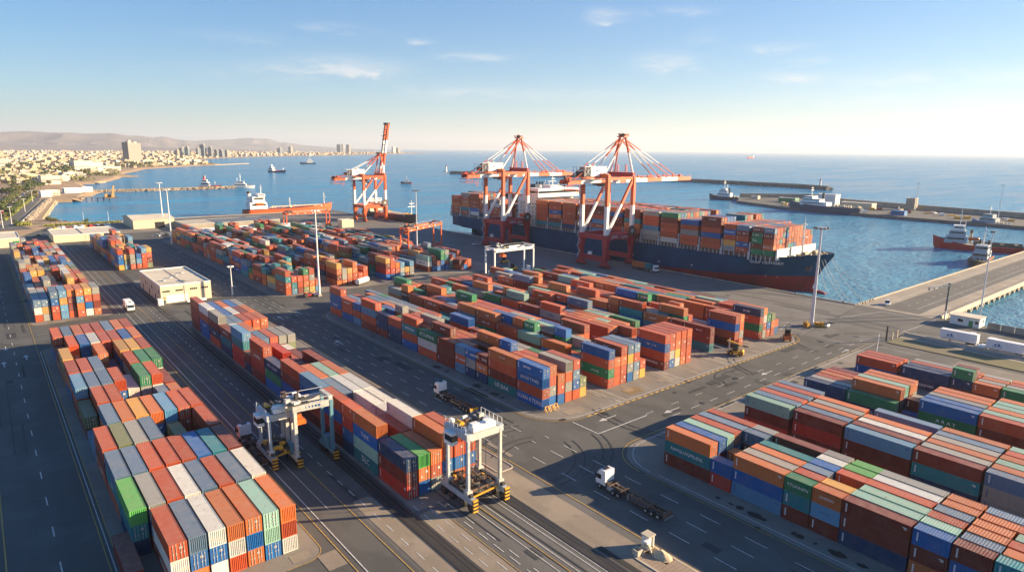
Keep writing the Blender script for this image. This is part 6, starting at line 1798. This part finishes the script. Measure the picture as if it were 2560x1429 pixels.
vessel('cargo_ship', 'dark brown cargo ship with cream bridge behind the raised-boom crane', 'ship', (289.5,527,W0), pi, 92, 15, 7.4, 'hull_dark',
  [(-42,-28,13,7,12.5,'sand_wall',True),(-40,-29,11,12.5,16.5,'sand_wall',True),(-36,-29,13,16.5,19,'white_paint',True)], 2.8, 'deck_grey', masts=((-31,19,26,.4),(36,8,21,.5)), extra=(('deck_gear',clut(30,5,-24,34,7.4,1.2),'yellow'),('hatch_covers',lambda b:[b.box(-5,5,-22+k*14,-10+k*14,7.2,8.6) for k in range(4)],'deck_grey')))
vessel('tugboat', 'red hulled tug with cream bridge moored at the pale rock breakwater', 'boat', (291,1119,W0), R(-120), 34, 10, 3.2, 'hull_tug_red', [(-13,0,8,3,9,'white_wall',True),(-11,-3,7,9,13,'white_wall',True)], 1.6, masts=((8,3,11,.4),(-6,13,21,.3)), funnels=((0,-8,13,18,1.4,'hull_tug_red'),), extra=(('deck_gear',clut(10,3,0,12,3,.9),'hull_tug_red'),))
vessel('patrol_boat', 'pale patrol vessel with a tall mast off the breakwater end', 'boat', (332,1094,W0), R(-118), 42, 9, 2.8, 'white_wall', [(-12,8,7,2.6,7,'white_wall',True),(-8,5,6,7,11,'white_paint',True)], 1.8, masts=((-1,11,23,.5),(-6,10,17,.4)), extra=(('deck_gear',clut(12,2.6,-18,14,3,.8),'white_paint'),))
vessel('coaster', 'small dark coaster with white bridge crossing the open bay', 'boat', (625,1745,W0), R(-152), 56, 11, 4.0, 'hull_navy', [(-26,-12,10,4,11,'white_paint',True),(-24,-15,8,11,15,'white_paint',True)], 2.4, masts=((-18,15,20,.5),(20,5,12,.4)), extra=(('deck_gear',clut(12,3.5,-8,20,4.2,1.0),'hull_tug_red'),))
vessel('coaster', 'grey coaster far out in the bay near the city skyline', 'boat', (1041,2562,W0), R(72), 62, 13, 5.0, 'hull_navy', [(-18,4,11,5,14,'white_paint',True),(-14,0,9,14,19,'white_paint',True)], 2.6, masts=((-6,19,28,.7),), extra=(('deck_gear',clut(10,4,4,24,5,1.4),'deck_grey'),))
vessel('tugboat', 'lone white and red tug on the water beyond the raised boom', 'boat', (628,1082,W0), R(62), 21, 7, 2.4, 'hull_tug_red', [(-6,4,5,2.2,6,'white_paint',True),(-4,2,4,6,8.6,'white_paint',True)], 1.4, masts=((-1,8.6,15,.25),), fender=True, extra=(('deck_gear',clut(6,2,-9,8,2.4,.6),'sand_wall'),))
vessel('freighter', 'faint pale freighter on the far horizon over the outer breakwater', 'ship', (5600,3367,W0), R(97), 140, 22, 8, 'hull_tug_red', [(-60,-40,20,8,24,'white_paint',False)], 3, extra=(('deck_cargo',lambda b:b.box(-9,9,-34,50,8,15),'hull_tug_red'),))
vessel('tugboat', 'black hulled tug with tall mast off the tip of the mole', 'boat', (788,508,W0), R(12), 42, 12, 4.6, 'hull_navy', [(-10,8,9,4.4,9.4,'white_paint',True),(-6,6,7.5,9.4,13,'white_paint',True),(-3,4,5,13,15.6,'white_paint',True)], 3.2, masts=((0,15.6,27,.5),(-4,13,22,.3)), funnels=((0,-7,9,15,1.3,'car_dark'),), fender=True, extra=(('deck_gear',clut(12,3.5,-19,-9,4.6,.9),'sand_wall'),))
vessel('research_ship', 'long navy ship with white upper decks moored along the mole', 'ship', (716.5,338,W0), R(-1), 80, 14, 7.6, 'hull_navy', [(-6,24,12,7.4,11.4,'white_paint',True),(2,22,11,11.4,14.6,'white_paint',True),(10,20,12,14.6,17.2,'white_paint',True)], 3.6, masts=((14,17.2,28,.45),), funnels=((0,1,14.6,20,1.6,'car_dark'),), extra=(('deck_gear',clut(26,5,-38,-8,7.6,1.3),'sand_wall'),))
vessel('work_barge', 'bright blue work barge with a cabin against the mole', 'boat', (722,264,W0), R(0), 20, 9, 2.6, 'blue_paint', [(-7,6,7.5,2.4,7.5,'blue_paint',True)], .4, masts=((0,7.5,12,.2),), extra=(('deck_gear',clut(8,3,-9,9,2.6,.6),'white_paint'),))
vessel('tugboat', 'blue hulled tug with pale wheelhouse moored at the mole', 'boat', (717,184,W0), R(-14), 32, 9, 3.4, 'blue_paint', [(-6,8,7,3.2,7.4,'worn_white',True),(-3,6,6,7.4,10.6,'worn_white',True)], 2.2, masts=((1,10.6,18,.3),), extra=(('deck_gear',clut(9,2.6,-14,-6,3.4,.7),'sand_wall'),))
vessel('supply_vessel', 'large red supply vessel with white forward bridge by the pier', 'ship', (526,140.5,W0), R(16), 52, 13, 4.0, 'hull_tug_red', [(6,19,11.5,4.6,9.2,'worn_white',True),(7,17,10,9.2,13,'worn_white',True),(8,15,8.5,13,16.4,'white_paint',True)], 4.6, 'deck_grey', masts=((11,16.4,28,.35),(8,13,20,.3)), funnels=((-3.4,4,5,12,1.0,'sand_wall'),(3.4,4,5,12,1.0,'sand_wall')), full=.62,
  extra=(('rescue_boat',lambda b:(b.tube((-4.4,0,8),(-4.4,4.5,8),1.1,8),b.ball((-4.4,0,8),1.1),b.ball((-4.4,4.5,8),1.1)),'machine_orange'),('deck_gear',clut(14,4.5,-24,2,4.2,.8),'sand_wall'),('cargo_rail',lambda b:[b.box(s*5.9-.15,s*5.9+.15,-25,2,4,5.6) for s in (-1,1)],'dark_steel')))
vessel('tugboat', 'harbour tug with grey wheelhouse and tyre fender close against the pier', 'boat', (461,120.6,W0), R(98), 40, 10.5, 3.0, 'hull_dark', [(-14,2,7.5,2.8,7.2,'worn_white',True),(-11,0,6.5,7.2,11,'worn_white',True)], 1.6, 'deck_grey', masts=((-7,11,22,.3),(-4,11,18,.2)), funnels=((-2.2,-10,7,12.5,.7,'black_paint'),(2.2,-10,7,12.5,.7,'black_paint')), fender=True, extra=(('deck_gear',clut(16,3,3,17,2.9,.7),'dark_steel'),('bulwark',lambda b:[b.box(s*4.9-.12,s*4.9+.12,-17,6,2.8,3.7) for s in (-1,1)],'machine_orange')))

# ---------------------------------------------------------------- the coast, city and hills
sheet('road', ASPH2, [(6,606),(30,606),(24,640),(57,945),(60,985),(50,985),(10,640)], .002)
sheet('pavement', TAN, [(20.5,648),(26.6,668),(62,940),(57.4,944)], .004)
sheet('road', ASPH, [(12,720),(19,770),(61,1135),(70,1200),(64,1200),(56,1150),(12,790)], .003)
sheet('road', ASPH, [(12,830),(50,1160),(58,1215),(52,1215),(44,1165),(8,850)], .003)
lm = MB()
for k in range(26):
    f = k/26; ln(lm, (15+f*43,760+f*380), (15.6+f*43,765+f*380), .25, .09)
tag(lm.build('white_road_markings', M['white_mark']), kind='structure')
t = thing('sea_wall', 'pale low sea wall along the promenade above the rock slope', 'wall', (27,672,0)); b = MB(); b.bar((0,0,.5),(37.5,271,.5),.9,1.0); b.build('coping', M['concrete_pale'], t)
rv = MB()
pts_ = [(30,676),(66,942)]
for k in range(900):
    f = rnd.random(); g_f = rnd.random(); a = Vector((29+f*37,674+f*268)); bb_ = Vector((42+f*30,690+f*235)); p = a.lerp(bb_, g_f)
    r_ = rnd.uniform(.8,1.9); rv.ball((p.x,p.y,.8-g_f*3.4), r_, n=5, k=3, sz=.7)
for k in range(700):
    f = rnd.random(); q = [(95,626),(74.5,631),(56,654),(43,686)]; i = rnd.randint(0,2); a, c = Vector(q[i]), Vector(q[i+1]); p = a.lerp(c, f)
    rv.ball((p.x+rnd.uniform(-4,1.5),p.y+rnd.uniform(-3,1.5),rnd.uniform(-2.6,0)), rnd.uniform(.6,1.4), n=5, k=3, sz=.7)
tag(rv.build('rock_revetment', M['rock'], None), 'sloping band of pale rock armour along the bay shore', 'rocks', None, 'stuff')
# shore beach skirts so that the land slopes into the sea
bs = MB()
for a, c in zip(COAST[5:-1], COAST[6:]):
    d = Vector((c[0]-a[0], c[1]-a[1], 0)); nv = Vector((d.y,-d.x,0)).normalized()*(7+a[1]*.004)
    bs.quad((a[0],a[1],.0),(a[0]+nv.x,a[1]+nv.y,-3.4),(c[0]+nv.x,c[1]+nv.y,-3.4),(c[0],c[1],.0))
tag(bs.build('beach', SAND), kind='structure')
spit = MB()
for (x0,y0,x1,y1,w_) in ((233,1614,275,1608,8),(160,1349,182,1383,5),(657,2475,840,2672,16)): spit.bar((x0,y0,-1.9),(x1,y1,-1.9),w_,2.8)
tag(spit.build('sand_spit', M['rock']), kind='structure')
def on_land(x, y, pad=0):
    xs = None
    for a, c in zip(COAST[3:-1], COAST[4:]):
        lo, hi = min(a[1],c[1]), max(a[1],c[1])
        if lo <= y <= hi and hi > lo:
            xx = a[0]+(c[0]-a[0])*(y-a[1])/(c[1]-a[1]); xs = xx if xs is None else min(xs, xx)
    return xs is not None and x < xs-pad
WALLS = [mat('city wall '+n, c, .85, var=.12, scale=.05) for n, c in (('sand',(.44,.33,.21)),('cream',(.52,.43,.30)),('pale',(.54,.49,.41)),('ochre',(.39,.28,.17)),('pink',(.43,.31,.24)),('grey',(.30,.29,.27)))]
def win_mat(name, col, win, sx, sz):
    m = mat(name, col, .7); nt = m.node_tree; b = nt.nodes['Principled BSDF']
    tcn = nt.nodes.new('ShaderNodeTexCoord'); mp = nt.nodes.new('ShaderNodeMapping'); mp.inputs['Scale'].default_value = (1,1,1)
    sp = nt.nodes.new('ShaderNodeSeparateXYZ'); nt.links.new(tcn.outputs['Object'], sp.inputs[0])
    def f(out, s):
        a = nt.nodes.new('ShaderNodeMath'); a.operation = 'MULTIPLY'; a.inputs[1].default_value = s; nt.links.new(out, a.inputs[0])
        c = nt.nodes.new('ShaderNodeMath'); c.operation = 'FRACT'; nt.links.new(a.outputs[0], c.inputs[0])
        d = nt.nodes.new('ShaderNodeMath'); d.operation = 'GREATER_THAN'; d.inputs[1].default_value = .5; nt.links.new(c.outputs[0], d.inputs[0]); return d.outputs[0]
    ad = nt.nodes.new('ShaderNodeMath'); ad.operation = 'ADD'; nt.links.new(sp.outputs[0], ad.inputs[0]); nt.links.new(sp.outputs[1], ad.inputs[1])
    mu = nt.nodes.new('ShaderNodeMath'); mu.operation = 'MULTIPLY'; nt.links.new(f(ad.outputs[0], sx), mu.inputs[0]); nt.links.new(f(sp.outputs[2], sz), mu.inputs[1])
    mx = nt.nodes.new('ShaderNodeMixRGB'); nt.links.new(mu.outputs[0], mx.inputs[0]); mx.inputs[1].default_value = (*col,1); mx.inputs[2].default_value = (*win,1); nt.links.new(mx.outputs[0], b.inputs['Base Color'])
    return m
TOWER_M = win_mat('tower facade with windows', (.25,.225,.19), (.10,.11,.12), .22, .3)
BLUE_M = win_mat('glass tower facade', (.15,.175,.20), (.04,.07,.10), .2, .28)
t = thing('tower_block', 'twin-slab tan tower block alone on the low shore of the bay', 'tower', (446,2668,0), R(40))
b = MB(); b.box(-34,-1,-14,10,0,74); b.build('slab', TOWER_M, t); b = MB(); b.box(1,32,-10,14,0,71); b.build('slab', TOWER_M, t)
b = MB(); b.box(-1,1,-6,8,0,69); b.build('core', M['concrete'], t); b = MB(); b.box(-24,-10,-8,4,74,78); b.box(8,20,-4,8,71,76); b.tube((-14,-2,78),(-14,-2,82),4,8); b.build('roof_plant', M['sand_wall'], t)
b = MB(); b.box(-60,50,-36,26,0,7); b.build('podium', M['sand_wall'], t)
def hi_rise(x, y, w, h, lab, m, group='high-rise blocks in the city centre'):
    t = thing('high_rise', lab, 'tower', (x,y,0), R(rnd.uniform(20,60)), group)
    b = MB(); b.box(-w/2,w/2,-w*.35,w*.35,0,h); b.build('facade', m, t); b = MB(); b.box(-w*.25,w*.25,-w*.18,w*.18,h,h+6); b.build('roof_plant', M['concrete'], t)
for (px_, d, w, h, lab, m) in ((444,4300,46,74,'pale pair tower at the seaward end of the city centre','T'),(457,4350,52,100,'broad grey tower third from the seaward end','B'),(469,4300,46,106,'tall grey tower before the gap in the city centre','B'),(496,4300,34,96,'slim blue tower beside the tallest one','B'),
   (508,4350,58,136,'tallest dark blue tower of the city centre','B'),(526,4350,44,108,'blue tower right behind the tallest one','B'),(541,4400,40,76,'lower blue block past the tallest tower','B'),(552,4450,70,74,'wide blue office block at the waterfront','B'),(567,4500,54,70,'sand coloured block closing the city centre','T'),
   (700,6300,70,84,'slate tower among the far shore houses','B'),(727,6500,60,104,'pale tower with a stepped top on the far shore','T'),(848,7400,90,150,'dark half of the twin towers on the far headland','B'),(856,7450,80,150,'white half of the twin towers on the far headland','W'),(871,7600,80,150,'slim grey tower next to the far twins','T'),(984,8600,70,120,'last pale block before the cape','W'),(995,8700,90,100,'low round block at the tip of the cape','T')):
    dd = (RT*(px_-1280)+FW*1627.17-UP*(380-714.5)); dd = Vector((dd.x,dd.y,0)).normalized()*d
    hi_rise(dd.x, dd.y, w*.62, h*(.52 if d < 5000 else .62), lab, {'T':TOWER_M,'B':BLUE_M,'W':WALLS[2]}[m])
# the low city: the 300 nearest houses stand alone, the rest read as one mass
def pix(x, y):
    d = RT*(x-1280)-UP*(y-714.5)+FW*1627.17; k = -CAM_H/d.z; return d.x*k, d.y*k
houses = []
crr = random.Random(5)
while len(houses) < 3600:
    px_ = crr.uniform(-30, 1010); py_ = 378+ (crr.random()**1.5)*84
    x, y = pix(px_, py_)
    if y < 1330 or y > 9000 or not on_land(x, y, 40): continue
    if px_ > 560 and py_ > 392: continue
    f = crr.random()
    big = y > 2500
    if 1330 < y < 2350 and f < .86: continue
    w, dpt = crr.uniform(9,20)*(1.25 if big else 1), crr.uniform(8,18)*(1.25 if big else 1)
    h = crr.choice((4,5,6,7,9,11 if big else 6, 15 if big else 5))
    houses.append((x, y, w, dpt, h, crr.uniform(-.4,.4)+.5, crr.randint(0,5)))
houses += [(80,1480,60,26,9,.2,1),(40,1420,40,20,8,.2,0),(150,1560,34,20,10,.3,2),(226,1905,46,22,22,.3,2),(205,1890,40,22,26,.3,2),(262,1950,60,30,10,.3,2),(95,1300,26,22,14,.1,2),(45,2250,60,24,26,.4,5)]
houses.sort(key=lambda q: -(q[2]+q[3])*q[4]/(q[0]**2+q[1]**2))
NAMES = ['sandy','cream','pale','ochre','pinkish','grey']
def house_shape(q):
    x, y, w, d, h, a, k = q; b = MB(); b.box(-w/2,w/2,-d/2,d/2,0,h,0); b.box(-w/2-.05,w/2+.05,-d/2-.05,d/2+.05,h,h+.5,1); b.box(-w*.2,w*.1,-d*.2,d*.15,h+.5,h+2.4,0); b.box(-w/2-.08,w/2+.08,-d/2-.08,d/2+.08,h*.45,h*.45+1.1,2); return b
CITY_R = mat('city flat roof', (.42,.35,.25), .9, var=.2, scale=.02)
def city_zone(q): return 'near the shore road' if q[1] < 1700 else ('between the shore trees and the tower' if q[1] < 2700 else 'in the crowded quarter below the hills')
for q in houses[:300]:
    b = house_shape(q)
    lab = f"{NAMES[q[6]]} flat-roofed {'block' if q[4] > 9 else 'low house'} {city_zone(q)}"
    tag(b.build('city_house', [WALLS[q[6]], CITY_R, M['glass']], None, (q[0],q[1],0)), lab, 'building', 'city houses, '+lab).rotation_euler = (0,0,q[5])
cm = MB(); mats_ = WALLS+[CITY_R, M['glass']]
for q in houses[300:]:
    b = house_shape(q); ca_, sa_ = cos(q[5]), sin(q[5])
    vv = [(q[0]+x*ca_-y*sa_, q[1]+x*sa_+y*ca_, z) for x,y,z in b.v]; o = len(cm.v); cm.v += vv
    for f, m_ in zip(b.f, b.m): cm.f.append(tuple(i+o for i in f)); cm.m.append(q[6] if m_ == 0 else 5+m_)
tag(cm.build('city_houses', mats_), 'crowded sand coloured houses reaching to the foot of the hills', 'houses', None, 'stuff')
# hills: ridges with gullies
HILL = mat('bare desert rock', (.205,.17,.16), .95, var=.25, scale=.0012, dirt=(.125,.11,.115), dirt_amt=.7, dirt_scale=.002)
def ridge(name, pts, depth, seed):
    """pts: (photo column, distance, crest height); a terrain strip standing at its real distance"""
    NX, NY = 150, 34; vs, fs = [], []
    for j in range(NY+1):
        v = j/NY
        for i in range(NX+1):
            u = i/NX*(len(pts)-1); k = min(int(u), len(pts)-2); f = u-k; f = f*f*(3-2*f)
            c = pts[k][0]+(pts[k+1][0]-pts[k][0])*(u-k); d = pts[k][1]+(pts[k+1][1]-pts[k][1])*f; h = pts[k][2]+(pts[k+1][2]-pts[k][2])*f
            dr = RT*(c-1280)+FW*1627.17; dr = Vector((dr.x,dr.y,0)).normalized()
            p = dr*(d+(v-.55)*depth)
            prof = max(0, 1-abs(v-.55)/.55)**1.25
            n1 = noise.fractal(Vector((p.x/900,p.y/900,seed)), 1.0, 2.1, 6); n2 = noise.noise(Vector((p.x/2600,p.y/2600,seed+9)))
            rg = 1-abs(noise.noise(Vector((p.x/700,p.y/700,seed+3))))*2
            z = h*prof*(1+.10*n2)+h*.42*n1*prof*(1-.7*prof)+h*.40*rg*prof*(1-prof)*2
            vs.append((p.x,p.y,max(-2,z-2)))
    w_ = NX+1
    for j in range(NY):
        for i in range(NX): fs.append((j*w_+i, j*w_+i+1, (j+1)*w_+i+1, (j+1)*w_+i))
    mb = MB(); mb.add(vs, fs); o = mb.build(name, HILL)
    return tag(o, kind='structure')
ridge('hills', [(-900,11000,231),(-500,11000,245),(-150,11500,266),(0,11500,234),(90,11600,241),(190,11800,246),(260,12000,231),(320,12000,238),(380,12200,225),(440,12600,223),(490,12800,164),(530,13000,105),(600,13200,56),(700,13500,7)], 5200, 1.3)
ridge('hills', [(380,16500,184),(460,16500,221),(520,16500,189),(590,17000,239),(640,17000,262),(690,17300,248),(730,17500,175),(800,17800,110),(900,18000,37),(1000,18200,0)], 5200, 7.7)
ridge('hills', [(-300,8600,55),(0,8600,64),(120,8800,59),(260,9000,68),(400,9300,52),(520,9600,40),(640,9800,18),(760,10000,0)], 2400, 4.2)

# ---------------------------------------------------------------- trees
LEAF = mat('leaf green', (.075,.105,.032), .8, var=.4, scale=.5)
LEAF2 = mat('olive leaf', (.125,.125,.045), .8, var=.4, scale=.5)
BARK = mat('bark', (.14,.10,.07), .9)
def tree_meshes(seed, h, r, palm=False):
    q = random.Random(seed)
    tr = MB()
    if palm:
        tr.tube((0,0,0),(0,0,h),.28,6,.2); cr = MB()
        for k in range(16):
            a = q.random()*6.28; l = r*q.uniform(.8,1.2); p = [(0,0,h)]
            for s in range(1,4): f = s/3; p.append((cos(a)*l*f, sin(a)*l*f, h+.9*f-1.9*f*f*q.uniform(.6,1.2)))
            for s in range(3):
                v0, v1 = Vector(p[s]), Vector(p[s+1]); nv = Vector((-sin(a),cos(a),0))*.38
                cr.add([v0-nv,v0+nv,v1+nv*.7,v1-nv*.7],[(0,1,2,3)])
        return cr, tr
    tr.tube((0,0,0),(0,0,h*.5),r*.1,6,r*.06)
    cr = MB()
    for b_ in range(5): a = q.random()*6.28; tr.tube((0,0,h*.4),(cos(a)*r*.6,sin(a)*r*.6,h*.72),r*.05,5,r*.02)
    for k in range(9):
        a, rr_, zz_ = q.random()*6.28, r*q.random()**.5*.75, h*q.uniform(.5,.9)
        c_ = Vector((cos(a)*rr_, sin(a)*rr_, zz_)); cs = r*q.uniform(.32,.55)
        for l in range(34):
            d = Vector((q.gauss(0,1),q.gauss(0,1),q.gauss(0,.8))); d.normalize(); p = c_+d*cs*q.uniform(.55,1.05)
            s = r*q.uniform(.07,.14); u = Vector((q.gauss(0,1),q.gauss(0,1),q.gauss(0,1))).normalized(); w = u.cross(d).normalized()
            cr.add([p-u*s-w*s*.6,p+u*s-w*s*.6,p+u*s+w*s*.6,p-u*s+w*s*.6],[(0,1,2,3)])
    return cr, tr
TM = []
for k in range(6):
    cr, tr = tree_meshes(k, 8+k*.8, 4.2+k*.35); TM.append((cr.mesh('crown', LEAF if k % 2 else LEAF2), tr.mesh('trunk', BARK)))
cr, tr = tree_meshes(50, 8, 3.4, True); PALM = (cr.mesh('crown', LEAF2), tr.mesh('trunk', BARK))
spots = []
for k in range(60): f = crr.random(); spots.append((13+f*45+crr.uniform(-2.6,2.6), 770+f*410+crr.uniform(-8,8), 'the planted strip of the avenue', .62))
for k in range(55): f = crr.random(); spots.append((18+f*42+crr.uniform(-3.5,1.0), 700+f*350, 'the verge between avenue and coastal road', .5))
for k in range(44):
    y = crr.uniform(1010,1330); spots.append((crr.uniform(0,1)*min(110,30+(y-1000)*.4), y, 'the gardens behind the breakwater root', .9))
for k in range(105):
    y = crr.uniform(1330,2500); xs = 0
    x = crr.uniform(0, 480)
    if on_land(x,y,14): spots.append((x, y, 'the green belt along the city shore', 1.25))
spots += [(43.5,641,'the hedge on the near bay shore',.6),(47,640,'the hedge on the near bay shore',.5),(66,623,'the hedge on the near bay shore',.45),(22,636,'the hedge on the near bay shore',.5)]
for i, (x, y, wher, sc) in enumerate(spots):
    k = crr.randint(0,5); pal = crr.random() < .12
    lab = f"{'palm tree' if pal else ('dark green tree' if k % 2 else 'olive green tree')} in {wher}"
    t = thing('palm_tree' if pal else 'shade_tree', lab, 'tree', (x,y,-.02), crr.random()*6.28, 'trees: '+lab)
    c_, b_ = PALM if pal else TM[k]
    s = sc*crr.uniform(.8,1.25); t.scale = (s,s,s)
    link('crown', c_, t); link('trunk', b_, t)
# far belt of trees, one mass
fb_ = MB()
for k in range(620):
    px_ = crr.uniform(-20, 600); py_ = 396+crr.random()**1.4*60; x, y = pix(px_, py_)
    if y < 1350 or not on_land(x,y,22): continue
    d = math.hypot(x,y); s = crr.uniform(3,6)
    for l in range(26):
        p = Vector((x+crr.gauss(0,s*1.1), y+crr.gauss(0,s*1.1), abs(crr.gauss(s*.6,s*.35)))); u = Vector((crr.gauss(0,1),crr.gauss(0,1),crr.gauss(0,1))).normalized(); w = u.orthogonal().normalized(); ss_ = s*.34
        fb_.add([p-u*ss_-w*ss_,p+u*ss_-w*ss_,p+u*ss_+w*ss_,p-u*ss_+w*ss_],[(0,1,2,3)])
tag(fb_.build('shrubbery', LEAF2), 'dark scattered greenery between the city houses', 'greenery', None, 'stuff')
vg = MB()
for k in range(2600):
    f = crr.random(); b_ = crr.random()
    if b_ < .5: x, y = 16+f*43+crr.uniform(-1.2,1.2), 690+f*330
    elif b_ < .75: x, y = crr.uniform(38,90), 634+crr.uniform(-2,2)-(0 if True else 0)
    else: x, y = 25+crr.uniform(-4,6), 645+crr.uniform(-8,8)
    if b_ >= .5 and b_ < .75: y = 622+crr.uniform(-1.5,1.5)
    p = Vector((x,y,.3+crr.random()*.8)); u = Vector((crr.gauss(0,1),crr.gauss(0,1),crr.gauss(0,1))).normalized(); w = u.orthogonal().normalized()
    vg.add([p-u*.7-w*.5,p+u*.7-w*.5,p+u*.7+w*.5,p-u*.7+w*.5],[(0,1,2,3)])
tag(vg.build('grass', mat('verge green', (.16,.17,.03), .9, var=.3, scale=.5)), 'yellow green verge planting by the coastal road', 'grass', None, 'stuff')
# houses by the bay and traffic on the avenue
for (x,y,w,d,h,lab) in ((66,985,11,9,7,'white house with a roof terrace behind the jetty'),(100,1050,20,11,6,'long white seaside building at the breakwater root'),(118,1064,12,9,6,'smaller white building beside the breakwater root'),(75,1010,14,10,6,'tan building between the jetty and the breakwater')):
    t = thing('seaside_house', lab, 'building', (x,y,0), .15); w_, r_ = wall_block(t,-w/2,w/2,-d/2,d/2,h,M['sand_wall'] if 'tan' in lab else M['white_wall'],M['white_roof'] if 'white' in lab else M['sand_roof'],.5)
    for k in range(4): opening(w_, -w/2+1+k*w/4.4, -w/2+2+k*w/4.4, -d/2-.06, -d/2, 1.2, 2.6, M['glass'])
cars0 = None
for k in range(34):
    f = crr.random(); lane_ = crr.choice((0,1)); x, y = (15+f*43,760+f*380) if lane_ else (11+f*42,840+f*350)
    c_ = crr.choice(('car_white','car_white','car_dark','car_red'))
    nm_ = {'car_white':'white','car_dark':'dark','car_red':'red'}[c_]
    lab = f"{nm_} car on the {'seaward' if lane_ else 'landward'} carriageway of the avenue"
    car(lab, (x+crr.uniform(-1,1),y,.02), R(-6.5), c_, 4.6, 1.5, 'cars: '+lab, 'car')
for k in range(16):
    f = k/16; c_ = crr.choice(('car_white','sand_wall','yellow','car_dark','worn_white','car_red'))
    t = thing('parked_vehicle','one of the mixed vehicles lined up behind the wide warehouse','vehicle',(40+f*40,590+f*4+crr.uniform(-1,1),.02),R(crr.uniform(-20,20)),'vehicles lined up behind the warehouse')
    b = MB(); b.box(-1,1,-2.4,2.4,.35,crr.uniform(1.5,2.6)); b.build('body', M[c_], t); b = MB()
    for sx in (-.9,.9):
        for sy in (-1.5,1.5): b.tube((sx-.12,sy,.36),(sx+.12,sy,.36),.36,8)
    b.build('wheels', M['rubber'], t)
for (x,y,a,lab) in ((94,508,60,'white car parked on the paving below the hangar'),(97.5,512,75,'second white car below the hangar, beside a dark one'),(101,509,40,'dark car below the hangar between white ones'),(105,516,80,'white car below the hangar closest to the stacks'),(33,556,80,'white and dark car parked between the two warehouses'),(29.5,553,80,'dark car parked between the two warehouses')):
    car(lab,(x,y,.03),R(a),'car_dark' if lab.startswith('dark') else 'car_white',4.8,1.7)
truck('small white box truck crossing the west yard', (40.2,282.5,.05), R(180), L=6.5, group='trucks with skeletal trailers')
t = thing('cargo_box','white cargo box riding on the small west yard truck','box',(40.2,283.2,1.5)); b = MB(); b.box(-1.2,1.2,-2.6,2.6,0,2.4); b.build('shell', M['white_paint'], t); b = MB(); b.box(-1.0,1.0,-2.66,-2.6,.2,2.2); b.build('door', M['white_paint'], t)
t = thing('tanker_trailer','white tank trailer parked between the central and distant blocks','trailer',(133.9,273.0,.02),R(-60)); b = MB(); b.tube((0,-4,1.9),(0,4,1.9),1.25,12); b.build('tank', M['white_paint'], t); b = MB(); b.box(-.9,.9,-4,4,.3,.8); b.build('chassis', M['dark_steel'], t)
